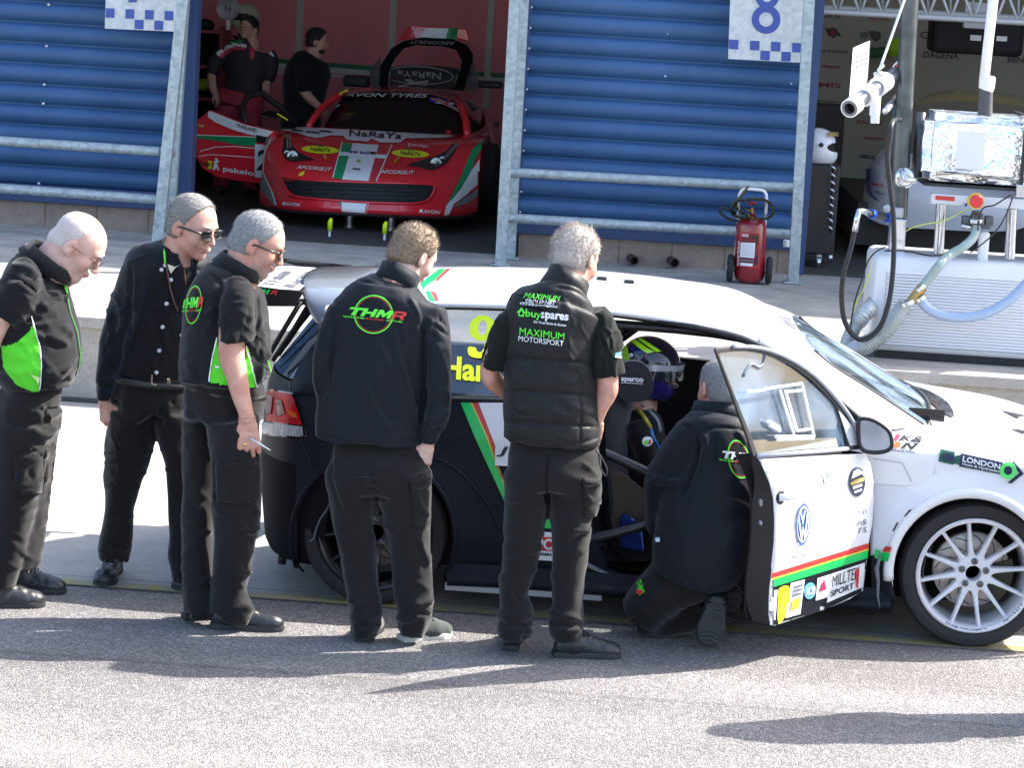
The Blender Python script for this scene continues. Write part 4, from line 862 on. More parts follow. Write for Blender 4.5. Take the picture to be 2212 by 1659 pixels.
# lettering round the white rim, pink chalk, weights
def ringtext(s, q, r, a_mid, h, d, m, parent, step):
 os = []
 V, Fc, sz = text2d(s, .02); n = len(s); L_ = step*n
 vs = []
 for u, v in V:
  a = a_mid+L_*(u-.5); vs.append(q(r+h*(v-.5)*-1 if math.sin(a_mid) < 0 else r+h*(v-.5), a if math.sin(a_mid) < 0 else a_mid-L_*(u-.5), d))
 mesh_obj('rim_lettering', vs, Fc, m, parent)
ringtext('TEAM DYNAMICS', qf, .246, math.radians(-95), .013, .0075, DECG, rimf, .06); ringtext('PRO RACE', qf, .246, math.radians(-40), .013, .0075, DECG, rimf, .06)
mb = MB(); mb.tube([qf(.252, a, .006) for a in np.linspace(2.0, 4.3, 24)], .0035, 5); mb.build('chalk_mark', mat('pink_chalk', (.62, .42, .46), .8), rimf)
mb = MB(); mb.tube([qf(.226, a, -.03) for a in np.linspace(2.6, 3.6, 12)], .004, 5); mb.build('balance_weight', TRIM, rimf)
mb = MB(); mb.tube([aY(*Zq(*p), 11.12) for p in ((528, 568), (480, 640), (455, 700), (440, 765), (412, 785))], .004, 6); mb.build('scrape_mark', DECG, rimr)
# ---- open driver door
HB = aY(1883, 1292, 11.16); TB = np.array([.371, 10.2, .0]); dd = np.array([TB[0]-HB[0], TB[1]-HB[1], 0]); dl = np.linalg.norm(dd); dd /= dl
dn = np.array([-dd[1], dd[0], 0])
if dn[1] > 0: dn = -dn
def dmap(off=0.0): return lambda x, y: aP(x, y, HB+dn*off, dn)
def dsurf(x, y):
 p = aP(x, y, HB, dn); z = p[2]; b = .03*math.sin(np.clip((z-.25)/.7, 0, 1)*math.pi)-max(0, z-.9)*.12; return aP(x, y, HB+dn*b, dn)
skin = [Zb(70, 612), Zb(300, 598), Zb(625, 583), Zb(650, 640), Zb(664, 720), Zb(668, 820), Zb(660, 950), Zb(642, 1050), Zb(634, 1130), Zb(622, 1220), Zb(612, 1300), Zb(540, 1345), Zb(400, 1402), Zb(250, 1450), Zb(150, 1482), Zb(128, 1478), Zb(118, 1410), Zb(122, 1300), Zb(135, 1180), Zb(150, 1040), Zb(152, 920), Zb(146, 820), Zb(128, 740), Zb(98, 670)]
door = panel('door', [skin], WHITE, dsurf, car, step=14, thick=.004)
# shut face and inner skin
inner = -dn*.12
edge = [Zb(70, 612), Zb(98, 670), Zb(128, 740), Zb(146, 820), Zb(152, 920), Zb(150, 1040), Zb(135, 1180), Zb(122, 1300), Zb(118, 1410), Zb(128, 1480)]
ed = [dsurf(*p) for p in spline([np.array(p) for p in edge], 4)]
mb = MB(); tk = [float(np.interp(i, [0, 6, 14, 30, 36], [.35, .6, 1, 1, .8])) for i in range(len(ed))]; mb.loft([[p, p+inner*.1*k_, p+inner*.55*k_, p+inner*k_, p+inner*k_-dd*.12] for p, k_ in zip(ed, tk)], closed=False, cap=False)
shut = mb.build('shut_face', mat('door_edge_dark', (.035, .032, .032), .45, spec=.4), door, auto=50)
mb = MB(); mb.loft([[dsurf(*p), dsurf(*p)+inner*(.35 if p[1] < 960 else 1)] for p in [Zb(128, 1480), Zb(150, 1482), Zb(400, 1402), Zb(612, 1300), Zb(642, 1050), Zb(668, 820), Zb(625, 583)]], closed=False, cap=False)
inn_ = [dsurf(*p)+inner*(.35 if p[1] < 960 else 1) for p in skin]; mb.prism(inn_, -dn*.01); mb.build('inner_panel', INT, door)
for p in ((72, 862, 6), (40, 850, 3), (30, 962, 4)):
 c = aP(*Zb(p[0], p[1]), np.array(ed[10]), dd) if False else dsurf(*Zb(150, p[1]))+inner*.6; mb = MB(); mb.lathe(c, dd*-1 if dd[1] > 0 else dd, [(.012, 0), (.012, .004), (.007, .007), (0, .008)], 12); mb.build('bolt', mat('bolt_steel', (.3, .3, .33), .3, metal=.8), door)
# window frame
fo = [Zb(66, 600), Zb(40, 500), Zb(-20, 300), Zd(1050, 960), Zd(990, 780), Zd(930, 620), Zd(887, 505), Zd(886, 490), Zd(900, 480), Zd(1000, 474), Zd(1120, 476), Zd(1230, 493), Zd(1340, 532), Zd(1450, 590), Zd(1560, 668), Zd(1640, 745), Zd(1720, 835), Zd(1800, 940), Zd(1850, 1030), Zd(1885, 1130), Zd(1895, 1190), Zd(1180, 1238)]
fo = [Zd(1150, 1245), Zd(1110, 1120), Zd(1050, 960), Zd(990, 790), Zd(930, 630), Zd(886, 510), Zd(884, 494), Zd(900, 482), Zd(1000, 474), Zd(1120, 476), Zd(1230, 493), Zd(1340, 532), Zd(1450, 590), Zd(1560, 668), Zd(1640, 745), Zd(1720, 835), Zd(1800, 940), Zd(1850, 1030), Zd(1885, 1130), Zd(1895, 1190), Zd(1180, 1252)]
fi = [Zd(1182, 1226), Zd(1150, 1130), Zd(1090, 980), Zd(1030, 830), Zd(975, 690), Zd(925, 560), Zd(912, 524), Zd(940, 518), Zd(1020, 508), Zd(1120, 508), Zd(1220, 524), Zd(1320, 560), Zd(1430, 622), Zd(1530, 694), Zd(1620, 778), Zd(1695, 856), Zd(1728, 900), Zd(1765, 1000), Zd(1795, 1110), Zd(1806, 1172), Zd(1500, 1196)]
mb = MB(); mb.prism([dsurf(*p) for p in fo], -dn*.012, [[dsurf(*p) for p in fi]]); fr_ = mb.build('window_frame', TRIM, door, bevel=.006)
# pale outer seal along the arc
mb = MB(); mb.tube([dsurf(*p)+dn*.004 for p in spline([np.array(p) for p in fo[8:19]], 3)], .009, 8); mb.tube([dsurf(*p)+dn*.004 for p in (Zd(1170, 1238), Zd(1500, 1212), Zd(1800, 1185))], .010, 8); mb.build('window_seal', mat('grey_seal', (.32, .34, .40), .3, coat=.3), fr_, smooth=True)
mb = MB(); mb.add([dsurf(*p)-dn*.012 for p in fi], [tuple(range(len(fi)))]); tri = MB(); tri.prism([dsurf(*p)-dn*.012 for p in fi], -dn*.003); pane = tri.build('window_pane', GLASS, door)
mb = MB(); mb.prism([dsurf(*p)-dn*.02 for p in (Zd(1128, 870), Zd(1230, 1215), Zd(1165, 1225))], -dn*.02); mb.build('frame_brace', TRIM, door)
CLR = mat('clear_acrylic', (.8, .82, .86), .2, alpha=.75)
mb = MB()
def fbar(a, b, wd=.0065): p, q_ = dsurf(*Ze(*a))+dn*.012, dsurf(*Ze(*b))+dn*.012; mb.tube([p, q_], wd, 4)
for a, b in (((60, 520), (230, 500)), ((230, 490), (630, 430)), ((400, 500), (545, 960)), ((455, 500), (580, 930)), ((630, 430), (755, 985)), ((350, 985), (755, 985)), ((365, 1020), (750, 1005)), ((480, 515), (620, 505)), ((580, 925), (720, 905))): fbar(a, b)
mb.build('vent_pocket', CLR, pane)
mb = MB()
for k in range(5): c = Ze(300+k*24, 850+k*13); mb.tube([dsurf(c[0]-2, c[1]-6)+dn*.006, dsurf(c[0]+2, c[1]+7)+dn*.006], .008, 8)
mb.build('vent_slots', DECW, pane)
mb = MB(); mb.tube([dsurf(*p)-dn*.012 for p in spline([np.array(Ze(*q_)) for q_ in ((290, 115), (275, 220), (220, 270), (140, 240), (60, 360))], 4)], .008, 6); mb.build('cable', DECG, pane, smooth=True)
# quarter light
mb = MB(); mb.prism([dsurf(*p)+dn*.002 for p in (Zd(1740, 920), Zd(1830, 1020), Zd(1870, 1110), Zd(1868, 1160), Zd(1820, 1165), Zd(1780, 1040))], -dn*.01); mb.build('quarter_light', mat('pale_quarter', (.5, .52, .56), .2, coat=.5), door)
# mirror
mb = MB(); mp_ = [Zb(585, 420), Zb(600, 398), Zb(650, 402), Zb(700, 425), Zb(745, 462), Zb(762, 500), Zb(764, 545), Zb(745, 568), Zb(700, 580), Zb(640, 578), Zb(605, 562), Zb(588, 520)]
MY = 10.98; rings = []
for t, s_ in ((0, .93), (.0, 1.0), (.03, 1.03), (.07, .95), (.10, .75), (.12, .4)):
 cx, cy = Zb(675, 495); rings.append([aY(cx+(x-cx)*s_, cy+(y-cy)*s_, MY)+np.array([.02*t/.1, t, 0]) for x, y in [tuple(p) for p in spline([np.array(p) for p in mp_], 3, closed=True)]])
mb.loft(rings); mir = mb.build('wing_mirror', WHITE, door, smooth=True)
mb = MB(); cx, cy = Zb(675, 495); ring = [tuple(p) for p in spline([np.array(p) for p in mp_], 3, closed=True)]
mb.tube([aY(cx+(x-cx)*.97, cy+(y-cy)*.97, MY-.004) for x, y in ring], .009, 8, closed=True); mb.build('mirror_rim', TRIM, mir, smooth=True)
mb = MB(); mb.add([aY(cx+(x-cx)*.93, cy+(y-cy)*.93, MY-.003) for x, y in ring], [tuple(range(len(ring)))]); mb.build('mirror_glass', mat('mirror_glass', (.36, .40, .48), .12, metal=.6, var=.25, vscale=7), mir)
mb = MB(); mb.loft([[aY(x, y, Y) for x, y in q_] for Y, q_ in ((11.06, [Zb(535, 500), Zb(600, 500), Zb(600, 560), Zb(535, 560)]), (11.0, [Zb(560, 498), Zb(625, 500), Zb(625, 555), Zb(560, 560)]))]); mb.build('mirror_stalk', TRIM, mir)
# handle
mb = MB(); h0, h1 = Zb(168, 812), Zb(250, 798); mb.tube([dsurf(*h0)+dn*.006, dsurf(*Zb(185, 806))+dn*.03, dsurf(*Zb(235, 797))+dn*.03, dsurf(*h1)+dn*.008], [.016, .015, .015, .012], 10); mb.build('handle', WHITE, door, smooth=True)
mb = MB(); mb.lathe(dsurf(*Zb(180, 812)), dn, [(.03, .0), (.03, .004), (0, .005)], 16); mb.build('handle_cup', DECB, door)
# door graphics
bd = bvh_of(door)
def ddec(nm, pts, m, off=.004): return decal(nm, [[Zb(*p) for p in pts]], m, bd, door, off=off)
ddec('stripe', [(132, 1208), (640, 1050), (638, 1078), (130, 1234)], SRED); ddec('stripe', [(130, 1234), (638, 1078), (636, 1086), (129, 1243)], SYEL); ddec('stripe', [(129, 1243), (636, 1086), (632, 1128), (122, 1285)], SGRN)
ddec('black_lower', [(122, 1285), (632, 1128), (626, 1220), (614, 1300), (400, 1402), (150, 1482), (126, 1478), (118, 1410)], BLACKM, .003)
VWB = mat('emblem_blue', (.02, .10, .32), .3, coat=.4)
def ring_d(cx, cy, rx, ry, k, m, off, rot=.0):
 a = [Zb(*p) for p in circ(cx, cy, rx, ry, 32, rot=rot)]; b = [Zb(*p) for p in circ(cx, cy, rx*k, ry*k, 32, rot=rot)]; return decal('emblem', [a, b], m, bd, door, off)
ring_d(294, 952, 37, 110, .88, VWB, .005, .06); ring_d(294, 952, 32, 97, .86, mat('emblem_silver', (.5, .52, .56), .3, metal=.3), .006, .06); decal('emblem', [[Zb(*p) for p in circ(294, 952, 28, 84, 32, rot=.06)]], VWB, bd, door, .004)
for q in ([(277, 890), (283, 885), (291, 925), (299, 880), (305, 880), (293, 948), (290, 948)], [(268, 920), (273, 912), (284, 1000), (293, 960), (302, 995), (312, 895), (318, 905), (305, 1030), (300, 1030), (293, 990), (287, 1040), (282, 1038)]): ddec('emblem_letters', q, DECW, .007)
ptext('Aon Dev', [Zb(232, 1112), Zb(312, 1098), Zb(312, 1120), Zb(232, 1134)], DECG, bd, door)
decal('round_badge', [[Zb(*p) for p in spline([np.array(q) for q in ((540, 700), (555, 668), (580, 655), (605, 668), (618, 700), (620, 740), (608, 785), (580, 808), (552, 790), (535, 745))], 4, closed=True)]], DKB, bd, door, .004)
ddec('badge_top', [(545, 715), (555, 675), (580, 660), (605, 675), (615, 705), (600, 690), (580, 700)], DECW, .006); ddec('badge_gold', [(540, 735), (575, 715), (615, 705), (612, 725), (545, 750)], mat('decal_gold', (.55, .40, .12), .4), .006)
ddec('badge_line', [(552, 755), (600, 740), (602, 752), (555, 768)], DECW, .006); ddec('badge_line', [(560, 780), (600, 765), (600, 776), (562, 790)], DECW, .006)
ddec('slash', [(390, 665), (412, 745), (398, 738)], VWB); ddec('slash', [(400, 650), (430, 700), (425, 712)], VWB)
for y0_t, s_t in ((868, 'S B'), (925, 'RS'), (965, 'T S')): ptext(s_t, [Zb(582, y0_t+8), Zb(628, y0_t), Zb(626, y0_t+28), Zb(580, y0_t+36)], DECG, bd, door)
ddec('sponsor_patch', [(440, 1210), (618, 1150), (608, 1278), (418, 1362)], DECW, .005)
ptext('MILLTEK', [Zb(446, 1218), Zb(592, 1168), Zb(584, 1232), Zb(442, 1278)], DECB, bd, door, bold=.0, off=.008); ptext('SPORT', [Zb(438, 1298), Zb(560, 1252), Zb(556, 1285), Zb(436, 1330)], DECB, bd, door, bold=.015, off=.008); ddec('red_flash', [(565, 1190), (585, 1180), (578, 1290), (570, 1275)], SRED, .009)
ddec('sticker', [(370, 1232), (436, 1212), (428, 1330), (360, 1350)], DECW, .005); ddec('sticker_mark', [(378, 1300), (402, 1232), (414, 1290)], mat('sticker_magenta', (.45, .03, .10), .4), .008)
decal('sticker', [[Zb(*p) for p in circ(330, 1298, 31, 44, 24, rot=.2)]], mat('sticker_sky', (.15, .45, .75), .4), bd, door, .005); ptext('ACM', [Zb(308, 1282), Zb(354, 1268), Zb(352, 1310), Zb(306, 1325)], DECW, bd, door, bold=.03, off=.008)
ddec('sticker', [(230, 1258), (304, 1238), (280, 1420), (202, 1442)], DECW, .005); ddec('sticker_mark', [(238, 1345), (280, 1330), (275, 1385), (225, 1405)], SYEL, .008)
for k in range(3): ddec('sticker_line', [(242-k*4, 1275+k*22), (290-k*4, 1262+k*22), (288-k*4, 1272+k*22), (240-k*4, 1285+k*22)], DECG, .008)
decal('sticker', [[Zb(*p) for p in spline([np.array(q) for q in ((165, 1310), (180, 1278), (215, 1272), (224, 1300), (215, 1400), (165, 1470))], 4, closed=True)]], mat('sticker_yellow', (.8, .68, .02), .4), bd, door, .005)
decal('sticker_mark', [[Zb(*p) for p in circ(193, 1350, 17, 42, 20)], [Zb(*p) for p in circ(193, 1350, 11, 34, 20)]], mat('decal_gold', (.55, .40, .12)), bd, door, .008)
ddec('sticker', [(120, 1300), (162, 1292), (150, 1450), (120, 1458)], DECW, .005); decal('sticker_mark', [[Zb(*p) for p in circ(132, 1420, 8, 22, 14)]], DECG, bd, door, .008)
# ================================================================= PEOPLE
def skinmat(name, c, c2):
 m = mat(name, c, .6, spec=.4, col2=c2, vscale=16, bump=.0006, bscale=160)
 b = m.node_tree.nodes['Principled BSDF']; b.inputs['Subsurface Weight'].default_value = .08; b.inputs['Subsurface Radius'].default_value = (.02, .008, .004); b.inputs['Subsurface Scale'].default_value = .3; return m
SKIN = skinmat('skin', (.60, .35, .27), (.50, .24, .18)); SKIN2 = skinmat('skin_pale', (.66, .44, .37), (.57, .32, .26)); STUB = skinmat('skin_stubble', (.46, .30, .25), (.36, .22, .18))
CLOTH = mat('black_cotton', (.010, .0105, .012), .85, sheen=.15, spec=.12, bump=.0016, bscale=22, stretch=(1, 1, .45))
CLOTH2 = mat('black_trouser', (.010, .0095, .0095), .75, sheen=.18, spec=.15, bump=.002, bscale=16, stretch=(1, 1, .4))
SOFT = mat('navy_softshell', (.008, .0105, .0155), .6, sheen=.10, spec=.15, bump=.003, bscale=14, stretch=(1, 1, .4))
VEST = mat('quilted_nylon', (.009, .010, .0105), .5, sheen=.1, spec=.25, bump=.003, bscale=24, stretch=(1, 1, .6))
CGRN = mat('lime_cloth', (.10, .62, .03), .7, bump=.004, bscale=15, stretch=(1, 1, .5), spec=.3)
LGRN = mat('lime_print', (.12, .80, .05), .6); LRED = mat('red_print', (.55, .04, .03), .6); LWHT = mat('white_print', (.75, .76, .76), .6)
SHOE = mat('black_leather', (.022, .024, .028), .38, spec=.6, bump=.002, bscale=40); SOLE = mat('black_sole', (.03, .03, .032), .7); SOLEW = mat('white_sole', (.55, .54, .50), .7)
SUEDE = mat('grey_green_suede', (.045, .055, .05), .9, sheen=.4)
LENS = mat('dark_lens', (.003, .003, .004), .3, spec=.06)
def hairmat(name, c, c2): return mat(name, c, .65, col2=c2, vscale=260, detail=3, bump=.003, bscale=200)
HGREY = hairmat('hair_grey', (.33, .33, .33), (.15, .15, .155)); HASH = hairmat('hair_ash', (.29, .275, .26), (.15, .14, .135)); HBRN = hairmat('hair_brown', (.30, .22, .15), (.17, .12, .08)); HSALT = hairmat('hair_salt', (.58, .54, .50), (.36, .30, .26)); HWHT = hairmat('hair_white', (.62, .54, .50), (.5, .42, .38)); HDARK = hairmat('hair_dark', (.03, .022, .02), (.015, .012, .01))
def st(Z, x, y, Y, hw, dep):
 p = aY(*Z(x, y), Y); z = (p-CC)@f0; return (p, hw/Z.k/(F/z), dep)
class Sc:
 def __init__(s): s.ops = []; s.lo = np.full(3, 1e9); s.hi = -s.lo
 def _b(s, p, r): p = np.array(p, float); s.lo = np.minimum(s.lo, p-r); s.hi = np.maximum(s.hi, p+r)
 def limb(s, L, k=.02, op='u', p=2.0):
  if op == 'u':
   for q in L: s._b(q[0], max(q[1], q[2])+.02)
  s.ops.append(lambda f: f.limb(L, k, op, p)); return s
 def cap(s, a, b, ra, rb=None, k=.01, op='u'):
  if op == 'u': s._b(a, ra+.01); s._b(b, (rb or ra)+.01)
  s.ops.append(lambda f: f.cap(a, b, ra, rb, k, op)); return s
 def ell(s, c, r, M=None, k=.01, op='u'):
  if op == 'u': s._b(c, max(r)+.01)
  s.ops.append(lambda f: f.ell(c, r, M, k, op)); return s
 def cut(s, p, n): s.ops.append(lambda f: f.cut(p, n)); return s
 def wr(s, amp, fx, seed=0, stretch=(1, 1, .5)): s.ops.append(lambda f: f.wrinkle(amp, fx, seed, stretch)); return s
 def field(s, h):
  f = Field(s.lo-3*h, s.hi+3*h, h)
  for o in s.ops: o(f)
  return f
 def build(s, name, m, parent, h=.007, smooth=1, mi=None): return field_obj(name, s.field(h), m, parent, smooth+(2 if h >= .007 else 0), mi)
def rot(yaw, pitch, roll=0):
 y, p, r = [math.radians(a) for a in (yaw, pitch, roll)]
 fw = np.array([math.cos(y)*math.cos(p), math.sin(y)*math.cos(p), -math.sin(p)]); lf = np.array([-math.sin(y), math.cos(y), 0.]); up = np.cross(fw, lf)
 lf2 = math.cos(r)*lf+math.sin(r)*up; up2 = -math.sin(r)*lf+math.cos(r)*up
 return np.stack([fw, lf2, up2], 1)
class Head:
 def __init__(s, c, yaw, pitch, roll=0, sc=1.0): s.c = np.array(c, float); s.M = rot(yaw, pitch, roll); s.s = sc
 def P(s, x, y, z): return s.c+s.M@(np.array([x, y, z])*s.s)
 def E(s, S, c, r, k=.01, op='u', M=None): S.ell(s.P(*c), np.array(r)*s.s, s.M if M is None else s.M@M, k*s.s, op)
 def C(s, S, a, b, ra, rb=None, k=.01, op='u'): S.cap(s.P(*a), s.P(*b), ra*s.s, (rb if rb is not None else ra)*s.s, k*s.s, op)
 def sculpt(s, S, fat=0.0):
  E, C = s.E, s.C
  E(S, (-.008, 0, .042), (.098, .076, .084)); E(S, (.030, 0, .0), (.064, .064, .09), .03); E(S, (.028, 0, -.060), (.058, .054+fat, .046), .02)
  E(S, (.070, 0, -.090), (.024, .027, .021), .02); E(S, (.076, 0, .034), (.020, .050, .014), .016)
  for y in (1, -1):
   E(S, (.058, y*.040, -.022), (.030, .025+fat*.5, .028), .02); E(S, (.100, y*.031, .010), (.016, .017, .011), .010, 's')
   E(S, (.083, y*.031, .010), (.0125, .013, .0115), .003)
   E(S, (-.010, y*.079, -.002), (.021, .010, .033), .006, M=rot(y*-16, 8)); E(S, (-.004, y*.090, .002), (.011, .007, .018), .006, 's')
   C(S, (.0, y*.074, -.030), (.004, y*.072, -.026), .006, k=.004)
  C(S, (.090, 0, .022), (.113, 0, -.020), .008, .011, .010); E(S, (.108, 0, -.026), (.014, .017, .009), .006)
  E(S, (.094, 0, -.050), (.012, .025, .006), .006); E(S, (.091, 0, -.064), (.012, .022, .007), .006); C(S, (.106, .02, -.0575), (.106, -.02, -.0575), .0028, k=.004, op='s')
 def neck(s, S, base, r0=.056, r1=.066): S.cap(s.P(-.022, 0, -.03), base, r0, r1, .02); S.cap(s.P(-.035, 0, .0), base, r0, r1, .02)
 def brows(s, parent, m):
  mb = MB()
  for y in (1, -1): mb.tube([s.P(.098, y*.012, .032), s.P(.096, y*.030, .038), s.P(.082, y*.050, .033)], [.003*s.s, .0045*s.s, .002*s.s], 6)
  mb.build('eyebrow', m, parent, smooth=True)
 def eyes(s, parent):
  mb = MB()
  for y in (1, -1): mb.lathe(s.P(.0945, y*.031, .009), s.M[:, 0], [(.0055*s.s, -.002), (.0045*s.s, .001), (0, .002)], 12)
  mb.build('eyes', mat('iris_dark', (.02, .02, .02), .1), parent)
 def mouth(s, parent):
  mb = MB(); mb.tube([s.P(.097, .024, -.058), s.P(.104, .010, -.056), s.P(.105, -.010, -.056), s.P(.097, -.024, -.058)], .0035*s.s, 6); mb.build('lips', mat('lip_tone', (.46, .24, .19), .5), parent, smooth=True)
 def glasses(s, parent, sun=True, wire=False):
  g = MB(); x = .112; yw = .034
  for y in (1, -1):
   if sun or wire:
    ring = [s.P(x-.012*abs(a_)**2, y*(yw+.026*a_), .010+b_) for a_, b_ in ((-1.05, .009), (-.6, .018), (.5, .019), (1.05, .014), (1.2, 0), (.8, -.017), (-.4, -.018), (-1, -.007))]
    g.tube(ring, .0034 if sun else .0013, 6, closed=True)
   g.tube([s.P(x-.014, y*.062, .016), s.P(.06, y*.079, .014), s.P(.0, y*.083, .008), s.P(-.022, y*.080, -.006)], .0046 if sun else .0014, 6)
  g.tube([s.P(x, .010, .014), s.P(x+.003, 0, .016), s.P(x, -.010, .014)], .002, 6)
  go = g.build('glasses', mat('dark_frame', (.02, .02, .022), .3), parent, smooth=True)
  if sun:
   l = MB()
   for y in (1, -1):
    ring = [s.P(x-.012*abs(a_)**2, y*(yw+.026*a_), .010+b_) for a_, b_ in ((-1.05, .009), (-.6, .018), (.5, .019), (1.05, .014), (1.2, 0), (.8, -.017), (-.4, -.018), (-1, -.007))]
    l.prism(ring, s.M[:, 0]*.002)
   l.build('lenses', LENS, go)
  return go
 def hair(s, parent, m, th=.010, front=.055, tilt=.6, nape=-.065, tuft=0, strands=1500, slen=.012, bald=None, seed=1, noise=.002, comb=(-.5, 0, .2)):
  """cap of hair: front = how far forward (local x) the hairline comes at the top"""
  S = Sc(); s.E(S, (-.008, 0, .042), (.098+th, .076+th*.8, .084+th), .0); s.E(S, (-.028, 0, -.02), (.078+th*.6, .066+th*.5, .06), .02)
  # cut face: plane through (front,0,.10) leaning back
  S.cut(s.P(front, 0, .105), s.M@np.array([1, 0, -tilt])); S.cut(s.P(0, 0, nape), s.M@np.array([.55, 0, -1.0]))
  for y in (1, -1): s.E(S, (.0, y*.088, -.012), (.034, .022, .040), .004, 's'); s.E(S, (.075, y*.07, .0), (.055, .05, .055), .01, 's')
  if bald: s.E(S, bald[0], bald[1], .01, 's')
  if tuft:
   for i in range(5): s.C(S, (-.03+.012*i, .02-.012*i, .115), (-.045+.016*i, .03-.014*i, .115+tuft*(.7+.3*math.sin(i*2))), .012, .004, .01)
  S.wr(noise, 220, seed, (1, 1, 1)); o = S.build('hair', m, parent, .0045, 1)
  if strands:
   me = o.data; rs = random.Random(seed); n = len(me.polygons); vs = []; fs = []; cb = s.M@np.array(comb)
   for i in range(strands):
    p = me.polygons[rs.randrange(n)]; c = np.array(p.center); nr = np.array(p.normal)
    if (c-s.c)@nr < 0: nr = -nr
    if (s.M.T@(c-s.c))[2] < nape*s.s-.01: continue
    d = nr*.6+cb*.9+np.array([rs.gauss(0, .12) for _ in range(3)]); d /= np.linalg.norm(d); L_ = slen*rs.uniform(.6, 1.5); t = np.cross(d, nr); t /= max(np.linalg.norm(t), 1e-4); t *= .0009
    b = c-nr*.002; k = len(vs); vs += [b-t, b+t, b+d*L_*.6+t*.6+nr*.0, b+d*L_+nr*.001]; fs += [(k, k+1, k+2), (k, k+2, k+3)]
   mesh_obj('hair_strands', vs, fs, m, o)
  return o
def hand(S, wrist, d, nrm, side=1, curl=(35, 35, 25), sc=1.0, thumb_in=.5, spread=3, fist=None):
 """d: wrist->fingers, nrm: back of the hand, side: +1 thumb on cross(d,nrm)"""
 w = np.array(wrist, float); d = np.array(d, float); d /= np.linalg.norm(d); n = np.array(nrm, float); n -= d*(n@d); n /= np.linalg.norm(n); x = np.cross(d, n)*side
 R = .009*sc
 S.limb([(w-d*.01, .026*sc, .021*sc), (w+d*.03*sc, .030*sc, .018*sc)], .01)
 for i, (o, L) in enumerate(((.030, .078), (.010, .086), (-.010, .081), (-.029, .066))):
  k = w+d*.088*sc*(1 if i in (1, 2) else .95)+x*o*sc; S.cap(w+d*.02*sc+x*o*.6*sc, k, .015*sc, .0115*sc, .008)
  a = 0; p = k
  for j, (c, f) in enumerate(zip(curl, (.45, .31, .24))):
   a += math.radians(c+ (4*i if j == 0 else 0)); q = d*math.cos(a)-n*math.sin(a)+x*math.radians(spread)*(1.5-i); q /= np.linalg.norm(q); e = p+q*L*f*sc
   S.cap(p, e, R*(1.05-.12*j), R*(.95-.12*j), .0025); p = e
 b = w+d*.022*sc+x*.024*sc; t1 = b+(d*.55+x*.75-n*.25)*.040*sc; t2 = t1+(d*.85+x*.25*(1-thumb_in)-n*.5*thumb_in)*.034*sc; t3 = t2+(d*.8-x*.35*thumb_in-n*.4)*.026*sc
 S.cap(b, t1, .016*sc, .012*sc, .008); S.cap(t1, t2, .0115*sc, .0105*sc, .003); S.cap(t2, t3, .0105*sc, .0085*sc, .003)
def crease(o, lines, Z=None):
 """press or raise folds on the side that faces the camera: (points, width px, amplitude m)"""
 me = o.data; n = len(me.vertices); V = np.empty(n*3, np.float32); me.vertices.foreach_get('co', V); V = V.reshape(-1, 3).astype(float); N = np.empty(n*3, np.float32); me.vertex_normals.foreach_get('vector', N); N = N.reshape(-1, 3).astype(float)
 v = V-CC; z = v@f0; px = 1106+F*(v@CR)/z; py = 829.5-F*(v@CU)/z; s_ = np.sign(((V-V.mean(0))*N).sum(1).mean()) or 1; N = N*s_; fr = (N*v).sum(1) < 0; D = np.zeros(n)
 for pts, w_, amp in lines:
  P = [Z(*p) if Z else p for p in pts]; P = [np.array(p) for p in (spline([np.array(p) for p in P], 4) if len(P) > 2 else P)]; best = np.full(n, 1e9); tt = np.zeros(n)
  for i in range(len(P)-1):
   a, b = P[i], P[i+1]; dx, dy = b-a; L = max(dx*dx+dy*dy, 1e-9); t = np.clip(((px-a[0])*dx+(py-a[1])*dy)/L, 0, 1); dd_ = np.hypot(px-a[0]-t*dx, py-a[1]-t*dy); m = dd_ < best; best[m] = dd_[m]; tt[m] = (i+t[m])/(len(P)-1)
  tap = np.minimum(1, np.minimum(tt, 1-tt)*6+.25); D += amp*np.exp(-(best/w_)**2)*tap
 V[fr] += (N*D[:, None])[fr]; me.vertices.foreach_set('co', V.astype(np.float32).ravel()); me.update()
def pocket(o, poly, amp, Z):
 me = o.data; n = len(me.vertices); V = np.empty(n*3, np.float32); me.vertices.foreach_get('co', V); V = V.reshape(-1, 3).astype(float); N = np.empty(n*3, np.float32); me.vertex_normals.foreach_get('vector', N); N = N.reshape(-1, 3).astype(float)
 v = V-CC; z = v@f0; px = 1106+F*(v@CR)/z; py = 829.5-F*(v@CU)/z; N *= np.sign(((V-V.mean(0))*N).sum(1).mean()) or 1; ins = (N*v).sum(1) < 0; P = [Z(*p) for p in poly]; c = np.mean(P, 0); D = np.full(n, 1e9)
 for i in range(len(P)):
  a, b = np.array(P[i-1]), np.array(P[i]); nn = np.array([b[1]-a[1], a[0]-b[0]]); nn /= np.linalg.norm(nn); sg = np.sign((c-a)@nn); D = np.minimum(D, ((px-a[0])*nn[0]+(py-a[1])*nn[1])*sg)
 A = amp*np.clip(D/2.5, 0, 1)-amp*.5*np.exp(-((D+1.5)/1.6)**2); V[ins] += (N*A[:, None])[ins]; me.vertices.foreach_set('co', V.astype(np.float32).ravel()); me.update()
